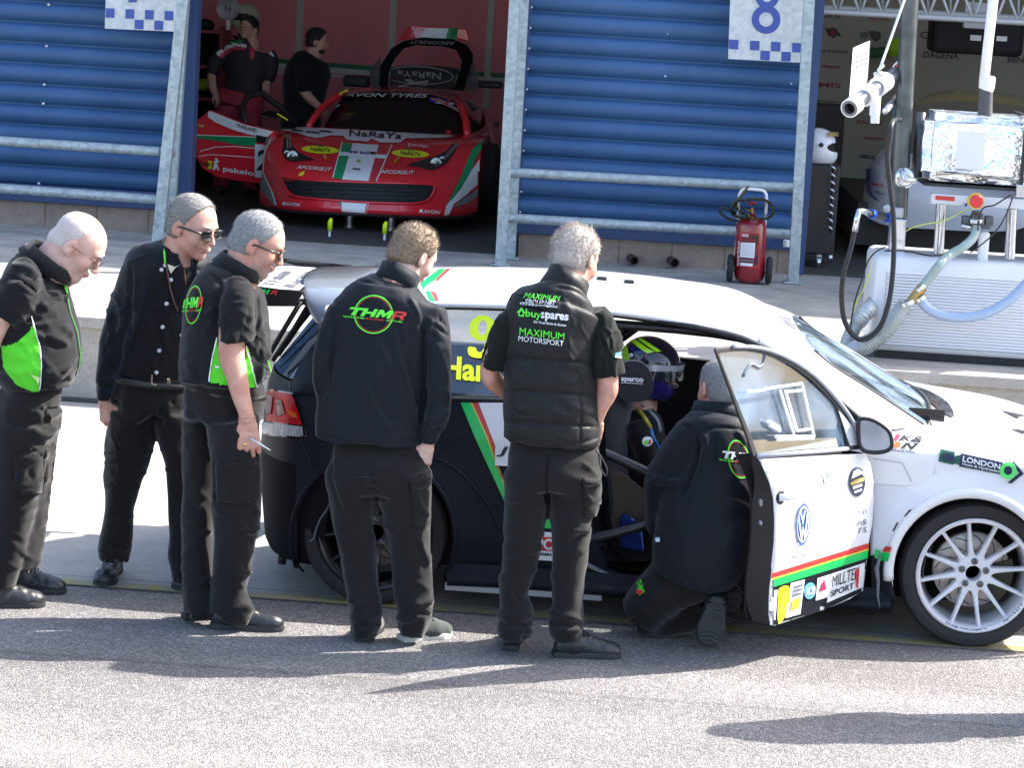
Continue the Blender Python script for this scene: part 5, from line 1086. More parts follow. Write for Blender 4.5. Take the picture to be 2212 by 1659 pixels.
def autofold(o, n, box, L, w, amp, seed, ang=(0, 180)):
 rs = random.Random(seed); ls = []
 for _ in range(n):
  x, y = rs.uniform(box[0], box[2]), rs.uniform(box[1], box[3]); a = math.radians(rs.uniform(*ang)); l = L*rs.uniform(.5, 1.3); c = rs.uniform(-.25, .25)*l
  ls.append(([(x-l/2*math.cos(a), y-l/2*math.sin(a)), (x+c*math.sin(a)*.5, y-c*math.cos(a)*.5), (x+l/2*math.cos(a), y+l/2*math.sin(a))], w*rs.uniform(.7, 1.4), amp*rs.choice((1, 1, -1))*rs.uniform(.6, 1.2)))
 crease(o, ls)
def shoe(parent, heel, toe, m=SHOE, sole=SOLE, h=.085, w_=.047, name='shoe', tongue=True):
 """heel, toe: ground points"""
 a = np.array([heel[0], heel[1], 0.]); b = np.array([toe[0], toe[1], 0.]); d = b-a; L = np.linalg.norm(d); d /= L; z = np.array([0, 0, 1.]); x = np.cross(d, z)
 S = Sc(); M = np.stack([d, -x, z], 1)
 S.ell(a+d*.045+z*.045, (.05, w_*.78, .052), M, .02); S.ell(a+d*L*.42+z*.05, (.085, w_*.82, .05), M, .03); S.ell(a+d*(L-.07)+z*.034, (.072, w_, .040), M, .03); S.cap(a+d*.07+z*.06, a+d*.075+z*(h+.03), .045, .045, .02)
 S.ell(a+d*(L-.028)+z*.028, (.03, w_*.75, .027), M, .02)
 S.cut(a+z*.012, -z); S.wr(.0008, 90, 3); up = S.build('upper', m, None, .005, 1); up.name = name; up.parent = parent; up.matrix_parent_inverse = Matrix.Translation(parent.location).inverted()
 # sole outline
 prof = [(-.002, .030), (.0, .034), (.05, .036), (.11, .033), (.17, .045), (L-.05, w_*1.02), (L-.015, w_*.72), (L+.004, .015)]; pts = [a+d*p[0]+x*p[1] for p in prof]+[a+d*p[0]-x*p[1] for p in prof[::-1]]; pts = [tuple(p) for p in spline(pts, 3, closed=True)]
 mb = MB(); mb.loft([[np.array(p)+z*.001 for p in pts], [np.array(p)+z*.010+(np.array(p)-(a+b)/2)*.02 for p in pts], [np.array(p)+z*.024 for p in pts], [a+d*L*.5+(np.array(p)-a-d*L*.5)*.93+z*.027 for p in pts]]); mb.build('sole', sole, up, auto=40)
 mb = MB()
 for i in range(5):
  c = a+d*(L*.50+i*.020)+z*(.105-.0125*i); mb.tube([c-x*.026-z*.008, c+z*.003, c+x*.026-z*.008], .0026, 5)
 c = a+d*(L*.45)+z*.108; mb.tube([c-x*.03-z*.01, c+z*.006-x*.01, c+x*.0, c+z*.006+x*.012, c+x*.035-z*.012], .0026, 5); mb.build('laces', mat('lace_black', (.02, .02, .02), .7), up)
 return up
def logo(Z, q, target, parent, main=LGRN, R=LRED, ring=None, sub=True, whole=True):
 """circle logo with the four letters and web address; q: letters box tl,tr,br,bl (zoomed)"""
 if ring:
  cx, cy, rx, ry, rt = ring
  a = [Z(*p) for p in circ(cx, cy, rx, ry, 48, rot=rt)]; b = [Z(*p) for p in circ(cx, cy, rx*.93, ry*.94, 48, rot=rt)]; c = [Z(*p) for p in circ(cx, cy, rx*.88, ry*.90, 48, rot=rt)]; d = [Z(*p) for p in circ(cx, cy, rx*.85, ry*.875, 48, rot=rt)]
  r1 = decal('logo_ring', [a, b], main if main != LWHT else LGRN, target, parent, .003, 8); decal('logo_ring', [c, d], R, target, parent, .003, 8)
 mp = quadmap([Z(*p) for p in q]); f = lambda *pts: [tuple(mp(*p)) for p in pts]
 os = []
 # T, H, M as slanted bars, R in red
 s_ = .06
 def sh(pts, x0, w): return [tuple(mp(x0+w*(u+s_*3*(v-.5)), v)) for u, v in pts]
 T = [(0, .72), (0, 1), (1, 1), (1, .72), (.66, .72), (.66, 0), (.36, 0), (.36, .72)]; Hh = [(0, 0), (0, 1), (.28, 1), (.28, .62), (.72, .62), (.72, 1), (1, 1), (1, 0), (.72, 0), (.72, .36), (.28, .36), (.28, 0)]
 Mm = [(0, 0), (0, 1), (.28, 1), (.5, .55), (.72, 1), (1, 1), (1, 0), (.76, 0), (.76, .55), (.56, .1), (.44, .1), (.24, .55), (.24, 0)]; Rr = [(0, 0), (0, 1), (.85, 1), (1, .85), (1, .5), (.85, .36), (1, 0), (.72, 0), (.6, .34), (.28, .34), (.28, .56), (.72, .56), (.72, .76), (.28, .76), (.28, .76), (.28, 0)]
 for i, (G, x0, w_) in enumerate(((T, 0, .25), (Hh, .25, .23), (Mm, .505, .25))): os.append(decal('l', [sh(G, x0, w_)], main, target, parent, .005, 8))
 join(os, 'logo_letters', parent)
 if whole:
  decal('logo_letter', [sh([(0, 0), (0, 1), (.85, 1), (1, .85), (1, .5), (.85, .36), (1, 0), (.72, 0), (.6, .34), (.28, .34), (.28, 0)], .775, .225), sh([(.28, .56), (.72, .56), (.72, .76), (.28, .76)], .775, .225)], R, target, parent, .005, 8)
 if sub:
  g = lambda u0, u1: [mp(u0-.05, -.14), mp(u1-.05, -.14), mp(u1-.05, -.36), mp(u0-.05, -.36)]
  ptext('WWW.THM', g(0, .36), main if main != LWHT else LGRN, target, parent, bold=.02, shear=.1, off=.005, name='logo_letters'); ptext('RACING', g(.38, .70), R, target, parent, bold=.02, shear=.1, off=.005, name='logo_letters'); ptext('.CO.UK', g(.72, 1.02), LGRN, target, parent, bold=.02, shear=.1, off=.005, name='logo_letters')
def collar(parent, base, axis, r, h_, m, open_dir=None, flare=.012, name='collar', tilt=None, th=.006):
 base = np.array(base, float); ax = np.array(axis, float); ax /= np.linalg.norm(ax); fwd = np.array(open_dir if open_dir is not None else (0, -1, 0), float); fwd -= ax*(fwd@ax); fwd /= np.linalg.norm(fwd); sd = np.cross(ax, fwd)
 gap = .35 if open_dir is not None else 0; rings = []
 for a in np.linspace(gap, 2*math.pi-gap, 36):
  c = math.cos(a)*fwd+math.sin(a)*sd; lift = (tilt or 0)*-math.cos(a)
  hh = h_*(1-.25*max(0, math.cos(a)))
  rings.append([base+c*(r*1.12)+ax*(lift-.01), base+c*r*1.02+ax*(hh*.55+lift), base+c*(r*1.0)+ax*(hh+lift), base+c*(r*1.0+.005)+ax*(hh+.004+lift), base+c*(r*1.04+flare)+ax*(hh*.55+lift), base+c*(r*1.15+flare*1.3)+ax*(lift-.005)])
 mb = MB(); mb.loft(rings, closed=True); return mb.build(name, m, parent, smooth=True)
# ---------------------------------------------------------------- man in the quilted vest
def legs(root, defs, pelvis, m, h=.008, name='trousers', wr=.0028, seed=0, hems=True, folds=()):
 S = Sc(); S.limb(pelvis, .03)
 for L in defs: S.limb(L, .03)
 S.wr(wr, 30, seed, (1, 1, .55))
 for L in defs:
  if hems: a, b = L[-2][0], L[-1][0]; d = b-a; d /= np.linalg.norm(d); S.limb([(b-d*.03, L[-1][1]-.008, L[-1][2]-.008), (b+d*.05, L[-1][1]-.008, L[-1][2]-.008)], .0, 's')
 return S.build(name, m, root, h, 1)
def vest_man():
 Z, Y = Zv, 10.52; root = thing('person', 'man in black quilted vest and tousled grey hair, back turned, beside the open car door', 'person', (-.26, 10.48, 0))
 hd = Head(aY(*Z(1015, 262), Y+.10), 58, 24, -3, 1.06); B = Sc(); hd.sculpt(B); hd.neck(B, aY(*Z(955, 500), Y+.03))
 tors = [st(Z, 940, 450, Y+.02, 150, .09), st(Z, 920, 510, Y+.01, 235, .11), st(Z, 895, 580, Y+.01, 330, .125), st(Z, 878, 650, Y, 355, .14), st(Z, 862, 800, Y, 345, .15), st(Z, 850, 1000, Y, 335, .155), st(Z, 850, 1200, Y, 330, .165), st(Z, 855, 1400, Y, 335, .165), st(Z, 850, 1520, Y, 338, .15)]
 inner = [(p, a-.03, b-.03) for p, a, b in tors]; B.limb(inner, .03)
 # right arm (picture right)
 RA = [st(Z, 1195, 660, Y, 70, .055), st(Z, 1225, 860, Y-.03, 72, .055), st(Z, 1238, 1110, Y-.03, 76, .052), st(Z, 1228, 1190, Y-.02, 74, .05), st(Z, 1190, 1290, Y-.02, 52, .042), st(Z, 1165, 1390, Y, 36, .032)]
 LA = [st(Z, 560, 650, Y, 70, .055), st(Z, 490, 830, Y, 68, .055), st(Z, 420, 1020, Y+.01, 66, .05), st(Z, 440, 1090, Y+.04, 62, .048), st(Z, 560, 1190, Y+.16, 46, .04)]
 for A in (RA, LA): B.limb(A, .02)
 hand(B, aY(*Z(1170, 1400), Y-.01), (-.3, .2, -1), (0, -1, 0), 1, (20, 15, 10))
 body = B.build('body', SKIN, root, .0045, 1)
 # T-shirt sleeves
 T = Sc(); T.limb([st(Z, 1165, 600, Y, 60, .07), st(Z, 1200, 700, Y, 98, .075), st(Z, 1225, 880, Y-.03, 108, .075), st(Z, 1248, 1060, Y-.03, 122, .075)], .02)
 T.limb([st(Z, 600, 600, Y, 60, .07), st(Z, 545, 720, Y, 92, .075), st(Z, 478, 880, Y, 90, .075), st(Z, 432, 1000, Y+.01, 90, .07)], .02)
 T.limb([(p, a*.93, b*.93) for p, a, b in tors], .02); T.wr(.003, 34, 4, (1, 1, .6))
 cr, cl_ = aY(*Z(1248, 1036), Y-.03), aY(*Z(430, 992), Y); ar = (aY(*Z(1250, 1060), Y-.03)-aY(*Z(1225, 880), Y-.03)); al = (aY(*Z(432, 1000), Y)-aY(*Z(500, 800), Y)); ar /= np.linalg.norm(ar); al /= np.linalg.norm(al)
 for c, d, r in ((cr, ar, .058), (cl_, al, .05)): T.cap(c-d*.05, c+d*.12, r, r, .0, 's')
 T.cut(aY(*Z(850, 1490), Y), (0, 0, -1))
 ts = T.build('tshirt', mat('tshirt_black', (.010, .0115, .010), .85, spec=.12, sheen=.1, bump=.003, bscale=20), root, .007, 1)
 autofold(ts, 26, (*Z(1120, 640), *Z(1370, 1040)), 60, 3.2, .006, 3, (60, 120)); autofold(ts, 12, (*Z(360, 640), *Z(560, 980)), 50, 3.2, .005, 5, (90, 140))
 # vest
 V = Sc(); V.limb(tors, .03); V.wr(.0022, 26, 8, (1, 1, .8));
 V.limb([(p, a, b) for p, a, b in [st(Z, 1270, 640, Y, 60, .3), st(Z, 1290, 900, Y, 75, .3)]], .03, 's'); V.limb([st(Z, 455, 660, Y, 30, .3), st(Z, 440, 900, Y, 38, .3)], .03, 's')
 v = V.build('vest', VEST, root, .007, 1)
 q = []
 for y0, y1 in ((940, 985), (1165, 1215), (1385, 1420)): q.append(([(500, y0), (800, y0+12), (1180, y1)], 3.0, -.011))
 q += [([(515, y), (850, y+25), (1170, y+30)], 22, .006) for y in (1070, 1290, 1480)]
 q += [([(520, 1535), (700, 1590), (900, 1600), (1190, 1525)], 7, .008), ([(515, 1500), (700, 1550), (900, 1565), (1180, 1490)], 3, -.008), ([(880, 450), (1000, 470), (1130, 540), (1240, 600)], 3, -.006), ([(1040, 1180), (1050, 1350), (1040, 1560)], 3, -.006)]
 crease(v, q, Z); autofold(v, 26, (*Z(560, 960), *Z(1180, 1500)), 70, 4, .004, 9, (20, 160)); autofold(v, 12, (*Z(560, 600), *Z(1180, 940)), 90, 4, .0025, 19, (60, 120))
 # stand-up collar
 base = aY(*Z(930, 485), Y+.03); collar(root, base, (.35, .15, 1), .088, .075, VEST, open_dir=(.6, 1, 0), flare=.006, tilt=.02)
 mb = MB(); mb.tube([aY(*Z(x, y), Y-.14) for x, y in spline([np.array(p) for p in ((1155, 1580), (1200, 1640), (1235, 1720), (1225, 1765), (1190, 1700), (1175, 1600))], 4)], .0035, 5); mb.build('drawcord', TRIM, v, smooth=True)
 hd.hair(root, HSALT, .012, .062, .45, -.085, tuft=.035, strands=5200, slen=.020, seed=3, noise=.0015, comb=(-.7, .2, -.1))
 bv = bvh_of(v)
 ptext('MAXIMUM', [Z(*p) for p in ((668, 490), (915, 510), (905, 548), (655, 528))], LGRN, bv, v, bold=0, shear=.2); ptext('GROUP.NET', [Z(*p) for p in ((668, 532), (880, 548), (876, 576), (664, 560))], LWHT, bv, v, bold=.02, shear=.15); ptext('VOICE AND DATA SOLUTIONS', [Z(*p) for p in ((632, 556), (892, 580), (890, 594), (630, 568))], LWHT, bv, v, bold=.03)
 ptext('buy', [Z(*p) for p in ((672, 602), (780, 612), (778, 682), (670, 668))], LGRN, bv, v, bold=.02); ptext('spares', [Z(*p) for p in ((778, 622), (968, 640), (962, 700), (775, 682))], LWHT, bv, v, bold=.03); ptext('For Your Home & Garden', [Z(*p) for p in ((728, 680), (952, 705), (950, 722), (727, 697))], LWHT, bv, v, bold=.025)
 decal('house_mark', [[Z(*p) for p in ((610, 625), (645, 592), (672, 630), (662, 632), (660, 655), (622, 650), (622, 628))], [Z(*p) for p in ((630, 628), (645, 612), (655, 630), (650, 644), (632, 642))]], LGRN, bv, v, .004)
 ptext('MAXIMUM', [Z(*p) for p in ((632, 728), (938, 768), (936, 815), (630, 780))], LGRN, bv, v, bold=0); ptext('MOTORSPORT', [Z(*p) for p in ((625, 785), (932, 822), (930, 860), (622, 822))], LWHT, bv, v, bold=0)
 decal('sleeve_badge', [[Z(*p) for p in ((1290, 905), (1335, 898), (1350, 940), (1285, 938))]], mat('badge_blue', (.12, .35, .65), .5), bvh_of(ts), ts, .004); decal('badge_line', [[Z(*p) for p in ((1286, 925), (1348, 932), (1350, 945), (1286, 938))]], LWHT, bvh_of(ts), ts, .006)
 # trousers
 Z = Zs; Y = 10.5
 pel = [st(Z, 585, 20, Y+.04, 300, .12), st(Z, 585, 120, Y+.02, 318, .14), st(Z, 590, 260, Y, 325, .15), st(Z, 590, 340, Y, 300, .13)]
 LL = [st(Z, 400, 250, Y, 150, .12), st(Z, 398, 450, Y, 148, .115), st(Z, 382, 620, Y, 146, .105), st(Z, 365, 780, Y, 125, .095), st(Z, 335, 950, Y, 118, .09), st(Z, 308, 1100, Y, 104, .085), st(Z, 330, 1210, Y, 116, .085), st(Z, 318, 1300, Y, 124, .09), st(Z, 312, 1392, Y, 108, .085)]
 RL = [st(Z, 745, 250, Y, 172, .12), st(Z, 735, 430, Y, 172, .115), st(Z, 705, 560, Y, 150, .11), st(Z, 712, 740, Y, 130, .1), st(Z, 695, 900, Y, 118, .09), st(Z, 685, 1060, Y, 114, .085), st(Z, 680, 1200, Y, 112, .085), st(Z, 672, 1300, Y, 122, .09), st(Z, 676, 1405, Y, 102, .085)]
 tr = legs(root, [LL, RL], pel, CLOTH2, seed=5)
 crease(tr, [([(545, 120), (535, 300), (548, 480)], 5, -.02), ([(700, 655), (780, 650), (840, 660)], 6, .014), ([(700, 740), (780, 690), (840, 665)], 5, -.012), ([(785, 295), (850, 310), (915, 300)], 5, .010), ([(785, 325), (850, 335), (915, 325)], 3, -.008), ([(790, 370), (840, 440), (905, 440)], 4, .010), ([(560, 1230), (650, 1240), (800, 1270)], 7, .014), ([(560, 1290), (680, 1310), (800, 1290)], 6, -.012), ([(590, 1340), (700, 1350), (780, 1340)], 6, .010), ([(190, 1230), (300, 1250), (440, 1230)], 7, .012), ([(200, 1290), (330, 1310), (450, 1290)], 6, -.012), ([(210, 1340), (330, 1350), (440, 1350)], 6, .012), ([(250, 420), (340, 440), (420, 410)], 5, .008)], Zs)
 pocket(tr, [(788, 300), (920, 300), (912, 560), (800, 550)], .010, Zs); pocket(tr, [(786, 292), (922, 290), (918, 350), (786, 352)], .006, Zs); autofold(tr, 34, (*Zs(230, 150), *Zs(900, 1380)), 75, 5, .005, 12, (-40, 60))
 shoe(root, aZ(*Zs(290, 1490), 0), aZ(*Zs(288, 1490), 0)+np.array([.0, .275, 0]), name='shoe'); shoe(root, aZ(*Zs(592, 1525), 0), aZ(*Zs(592, 1525), 0)+np.array([.275, .06, 0]), name='shoe')
 return root
vest_man()
# ---------------------------------------------------------------- young man in the softshell jacket
def young_man():
 Z, Y = Zr, 10.58; root = thing('person', 'young man in dark jacket with round logo on the back, beside the rear wheel', 'person', (-.92, 10.55, 0))
 hd = Head(aY(*Z(1150, 235), Y+.10), 48, 30, 4, 1.04); B = Sc(); hd.sculpt(B); hd.neck(B, aY(*Z(1055, 460), Y+.03), .055, .062)
 tors = [st(Z, 1035, 400, Y+.02, 150, .085), st(Z, 1020, 450, Y+.02, 230, .10), st(Z, 1000, 520, Y+.01, 325, .125), st(Z, 985, 620, Y, 385, .14), st(Z, 950, 800, Y, 375, .15), st(Z, 925, 1000, Y, 365, .155), st(Z, 890, 1200, Y, 375, .16), st(Z, 860, 1380, Y, 385, .165), st(Z, 852, 1500, Y, 378, .175)]
 B.limb([(p, a-.03, b-.03) for p, a, b in tors], .03)
 RA = [st(Z, 1300, 610, Y, 92, .075), st(Z, 1325, 800, Y-.03, 96, .08), st(Z, 1335, 1000, Y-.05, 90, .078), st(Z, 1345, 1200, Y-.06, 80, .072), st(Z, 1322, 1340, Y-.06, 82, .07), st(Z, 1282, 1450, Y-.05, 62, .055), st(Z, 1268, 1535, Y-.05, 52, .045)]
 LA = [st(Z, 650, 600, Y, 85, .075), st(Z, 590, 780, Y-.02, 92, .08), st(Z, 540, 960, Y-.03, 82, .078), st(Z, 545, 1130, Y, 80, .07), st(Z, 620, 1250, Y+.06, 75, .065)]
 for A in (RA, LA): B.limb([(p, a-.012, b-.012) for p, a, b in A], .02)
 hand(B, aY(*Z(1264, 1540), Y-.05), (-.25, .1, -1), (.2, -1, 0), 1, (25, 20, 15), .95); body = B.build('body', SKIN2, root, .0045, 1)
 J = Sc(); J.limb(tors, .04); J.limb(RA, .025); J.limb(LA, .025); J.wr(.0022, 22, 11, (1, 1, .5))
 d = RA[-1][0]-RA[-2][0]; d /= np.linalg.norm(d); J.cap(RA[-1][0]-d*.01, RA[-1][0]+d*.1, .032, .032, .0, 's'); J.cap(aY(*Z(1060, 380), Y+.03), aY(*Z(1100, 250), Y+.05), .06, .06, .0, 's')
 j = J.build('jacket', SOFT, root, .007, 1)
 q = [([(760, 400), (1000, 435), (1200, 480), (1390, 600)], 3, -.008), ([(620, 700), (600, 900), (590, 1200)], 4, -.012), ([(1225, 700), (1235, 1000), (1225, 1250), (1200, 1400)], 5, -.018), ([(960, 330), (965, 425)], 2.5, -.005)]
 q += [([(480, 1500), (700, 1560), (900, 1570), (1230, 1545)], 6, .006), ([(490, 1465), (700, 1530), (900, 1545), (1220, 1510)], 3, -.007)]
 q += [([(1075, 960), (1120, 1100), (1160, 1270), (1165, 1400)], 6, .014), ([(1110, 960), (1160, 1150), (1195, 1300)], 6, -.010), ([(1130, 520), (1190, 620), (1200, 700)], 5, .010), ([(1290, 680), (1265, 780), (1260, 850)], 6, .012), ([(1350, 900), (1390, 1080), (1370, 1200)], 6, .010), ([(640, 900), (600, 1100), (560, 1250)], 8, .010), ([(1050, 1250), (1065, 1400)], 4, .007), ([(1250, 1340), (1320, 1380), (1400, 1300)], 7, .012), ([(1260, 1420), (1310, 1440), (1350, 1410)], 5, -.010)]
 crease(j, q, Z); autofold(j, 30, (*Z(620, 700), *Z(1180, 1450)), 110, 6, .0035, 21, (60, 120)); autofold(j, 22, (*Z(1250, 650), *Z(1400, 1450)), 50, 4, .005, 22, (30, 150))
 collar(root, aY(*Z(1040, 430), Y+.04), (.25, .25, 1), .083, .062, SOFT, open_dir=(.6, 1, 0), flare=.003, tilt=.015)
 hd.hair(root, HBRN, .011, .058, .4, -.075, tuft=.018, strands=5200, slen=.013, seed=5, noise=.0012, comb=(.1, 0, .3)); hd.brows(root, HBRN); hd.mouth(root)
 logo(Z, [(722, 586), (1112, 622), (1100, 676), (702, 640)], bvh_of(j), j, ring=(885, 638, 136, 134, .1))
 Z = Zq; Y = 10.55
 pel = [st(Z, 870, 100, Y+.05, 285, .12), st(Z, 868, 230, Y+.03, 312, .14), st(Z, 862, 360, Y, 335, .155), st(Z, 862, 440, Y, 320, .13)]
 LL = [st(Z, 690, 330, Y, 165, .13), st(Z, 690, 500, Y, 150, .12), st(Z, 690, 650, Y, 132, .11), st(Z, 715, 800, Y, 122, .1), st(Z, 735, 960, Y, 118, .095), st(Z, 755, 1100, Y, 112, .09), st(Z, 775, 1220, Y, 108, .09), st(Z, 768, 1330, Y, 92, .085), st(Z, 762, 1400, Y, 84, .08)]
 RL = [st(Z, 1030, 330, Y, 172, .13), st(Z, 1035, 500, Y, 170, .12), st(Z, 1050, 660, Y, 148, .11), st(Z, 1065, 820, Y, 134, .1), st(Z, 1080, 960, Y, 132, .095), st(Z, 1085, 1100, Y, 134, .09), st(Z, 1095, 1200, Y, 124, .09), st(Z, 1085, 1300, Y+.01, 108, .085), st(Z, 1065, 1385, Y+.01, 88, .08)]
 tr = legs(root, [LL, RL], pel, CLOTH2, seed=15)
 q = [([(555, 150), (560, 400), (640, 620), (760, 740)], 4, -.008), ([(800, 250), (850, 480), (840, 620)], 6, -.006), ([(1060, 395), (1140, 350), (1210, 330)], 4, .008), ([(1065, 430), (1140, 445), (1205, 430)], 4, -.010), ([(1080, 660), (1130, 690), (1190, 680)], 4, .012), ([(1100, 470), (1130, 560), (1180, 620)], 5, .010), ([(1130, 780), (1160, 860), (1190, 940)], 6, .012), ([(1090, 1200), (1150, 1190), (1215, 1160)], 7, .016), ([(1110, 1250), (1170, 1260), (1200, 1270)], 5, -.012), ([(660, 1160), (740, 1200), (850, 1160)], 6, .010), ([(680, 1260), (760, 1290), (870, 1250)], 7, .012), ([(980, 1280), (1050, 1300), (1130, 1260)], 6, .012), ([(700, 1350), (760, 1370), (830, 1350)], 6, .010), ([(900, 650), (950, 720), (1060, 680)], 6, .008)]
 crease(tr, q, Z); pocket(tr, [(1068, 400), (1205, 345), (1196, 680), (1085, 690)], .010, Z); pocket(tr, [(1062, 385), (1208, 335), (1206, 420), (1066, 445)], .006, Z); autofold(tr, 34, (*Z(560, 200), *Z(1220, 1380)), 75, 5, .0045, 25, (-50, 60))
 shoe(root, aZ(*Z(768, 1440), 0), aZ(*Z(768, 1440), 0)+np.array([.02, .27, 0]), SUEDE, SOLE); shoe(root, aZ(*Z(1010, 1435), 0), aZ(*Z(1325, 1402), 0), SUEDE, SOLEW, w_=.045)
 return root
YM = young_man()
# ---------------------------------------------------------------- man with the green sided shirt, profile to the right
Zg = zc(430, 530, 2.552); Z7 = zc(0, 1000, 2.676)
def green_man():
 Z, Y = Zg, 10.62; root = thing('person', 'man in black shirt with green side panels and sunglasses, holding a pen at his side', 'person', (-1.6, 10.6, 0))
 hd = Head(aY(*Z(548, 218), Y), 4, 24, 0, 1.10); B = Sc(); hd.sculpt(B, .004); hd.neck(B, aY(*Z(430, 420), Y), .062, .075); B.cap(hd.P(.03, 0, -.08), aY(*Z(500, 420), Y), .04, .05, .03)
 tors = [st(Z, 430, 350, Y, 100, .09), st(Z, 405, 400, Y, 150, .13), st(Z, 380, 450, Y, 200, .17), st(Z, 365, 520, Y, 240, .20), st(Z, 350, 650, Y, 270, .21), st(Z, 345, 800, Y, 282, .21), st(Z, 342, 950, Y, 290, .20), st(Z, 345, 1060, Y, 285, .19), st(Z, 350, 1120, Y, 240, .17)]
 B.limb([(p, a-.04, b-.04) for p, a, b in tors], .03)
 ya = Y-.19
 RA = [st(Z, 405, 560, ya+.02, 90, .07), st(Z, 392, 780, ya, 85, .062), st(Z, 388, 930, ya, 84, .06), st(Z, 415, 1030, ya, 74, .055), st(Z, 448, 1180, ya, 60, .046), st(Z, 480, 1290, ya, 50, .038), st(Z, 490, 1350, ya, 52, .030)]
 B.limb(RA, .02)
 hand(B, aY(*Z(488, 1345), ya), (.12, .03, -1), (.25, -1, 0), 1, (20, 38, 34), 1.3, .8)
 body = B.build('body', SKIN, root, .0042, 1); paint(body, [Z(*p) for p in ((520, 330), (548, 340), (590, 365), (640, 372), (660, 400), (640, 440), (600, 462), (545, 450), (505, 400))], STUB)
 T = Sc(); T.limb(tors, .035); T.limb([st(Z, 440, 500, ya+.05, 95, .09), st(Z, 425, 600, ya, 115, .09), st(Z, 420, 720, ya, 122, .085), st(Z, 420, 840, ya-.005, 124, .085)], .02); T.wr(.0025, 24, 31, (1, 1, .6))
 T.limb([st(Z, 412, 835, ya, 92, .062), st(Z, 412, 960, ya, 92, .062)], 0, 's')
 T.limb([(hd.P(-.02, 0, -.09), .06, .06), (aY(*Z(560, 330), Y), .07, .07)], .0, 's')
 t = T.build('shirt', CLOTH, root, .007, 1); bt = bvh_of(t)
 crease(t, [([(60, 1080), (250, 1108), (420, 1125), (600, 1120)], 4, .012), ([(430, 450), (540, 460), (560, 640), (535, 860)], 3, -.008), ([(340, 480), (290, 620), (300, 860)], 5, -.014), ([(250, 400), (330, 480)], 4, -.008), ([(60, 1085), (250, 1115), (420, 1130)], 6, .01), ([(560, 640), (600, 900), (620, 1080)], 8, .01), ([(400, 600), (440, 590), (470, 580)], 3, .005), ([(620, 900), (580, 1000), (560, 1100)], 7, .012), ([(130, 560), (180, 620), (200, 700)], 6, .006)], Z)
 autofold(t, 40, (*Z(80, 560), *Z(640, 1100)), 70, 5, .005, 33, (30, 150))
 paint(t, [Z(*p) for p in ((296, 815), (275, 900), (258, 1000), (245, 1102), (330, 1114), (520, 1140), (548, 1130), (540, 1060), (520, 980), (495, 872), (400, 880), (302, 880))], CGRN); bt = bvh_of(t)
 line_decal([Z(*p) for p in ((296, 815), (275, 900), (257, 1000), (245, 1102))], 2.2, LWHT, bt, t, .006, 'piping'); line_decal([Z(*p) for p in ((488, 860), (500, 940), (525, 1040), (548, 1130))], 2.0, LWHT, bt, t, .006, 'piping'); line_decal([Z(*p) for p in ((618, 960), (634, 1020), (625, 1100))], 2.5, CGRN, bt, t, .006, 'piping')
 decal('fish_mark', [[Z(*p) for p in ((285, 990), (300, 998), (312, 992), (308, 1006), (292, 1008))]], LWHT, bt, t, .007)
 # the logo lies on the back, foreshortened towards his far side
 lg = lambda x, y: Z(x, y)
 logo(Z, [(76, 566), (212, 552), (206, 618), (74, 630)], bt, t, ring=(148, 605, 50, 124, .12))
 collar(root, aY(*Z(430, 385), Y), (.42, 0, 1), .088, .05, CLOTH, open_dir=(1, 0, -.3), flare=.014)
 hd.hair(root, HGREY, .006, .060, .45, -.07, strands=6500, slen=.007, seed=7, noise=.0008, comb=(.2, 0, .1)); hd.glasses(root); hd.mouth(root)
 # belt, pen, key, ring, bracelet
 w0 = aY(*Z(489, 1325), ya); mb = MB(); mb.tube([w0+np.array([.036*math.cos(a), .034*math.sin(a), .004*math.cos(a)]) for a in np.linspace(0, 6.28, 21)[:-1]], .0022, 6, closed=True); mb.build('bracelet', mat('copper_band', (.55, .30, .18), .3, metal=.7), root, smooth=True)
 Yh = ya-.02; mb = MB(); mb.tube([aY(*Z(500, 1455), Yh), aY(*Z(570, 1498), Yh-.01), aY(*Z(640, 1540), Yh-.02)], [.005, .005, .003], 8); tag(mb.build('pen', mat('pen_silver', (.6, .62, .66), .25, metal=.6), None, smooth=True), 'slim silver pen sticking out of the fist beside the rear lamp', 'pen')
 mb = MB(); mb.bbox(aY(*Z(388, 1492), Yh+.02), aY(*Z(428, 1435), Yh+.06), .008); tag(mb.build('key_fob', mat('fob_black', (.01, .01, .01), .3), None, smooth=False), 'small black key fob peeking out of the fist beside the dark trousers', 'key fob')
 mb = MB(); c = aY(*Z(475, 1502), ya-.045); mb.lathe(c, (0, -1, -.2), [(.008, -.004), (.009, .002), (.006, .004), (0, .004)], 10); mb.build('signet_ring', mat('gold', (.7, .5, .2), .25, metal=.9), root, smooth=True)
 Z = Z7; Y = 10.60
 pel = [st(Zg, 345, 1090, Y, 245, .15), st(Zg, 340, 1180, Y, 258, .16), st(Zg, 335, 1330, Y, 255, .16)]
 NL = [st(Z, 1560, 150, Y-.08, 175, .12), st(Z, 1590, 400, Y-.08, 172, .11), st(Z, 1592, 600, Y-.07, 168, .105), st(Z, 1595, 800, Y-.06, 160, .10), st(Z, 1575, 980, Y-.05, 138, .095), st(Z, 1560, 1150, Y-.04, 128, .09), st(Z, 1545, 1300, Y-.03, 122, .09), st(Z, 1560, 1430, Y-.03, 140, .09), st(Z, 1540, 1490, Y-.03, 118, .085)]
 FL = [st(Z, 1370, 150, Y+.1, 150, .12), st(Z, 1365, 450, Y+.1, 135, .11), st(Z, 1345, 700, Y+.08, 118, .10), st(Z, 1330, 900, Y+.06, 104, .10), st(Z, 1328, 1150, Y+.04, 98, .09), st(Z, 1328, 1350, Y+.02, 96, .09), st(Z, 1332, 1470, Y+.02, 92, .085)]
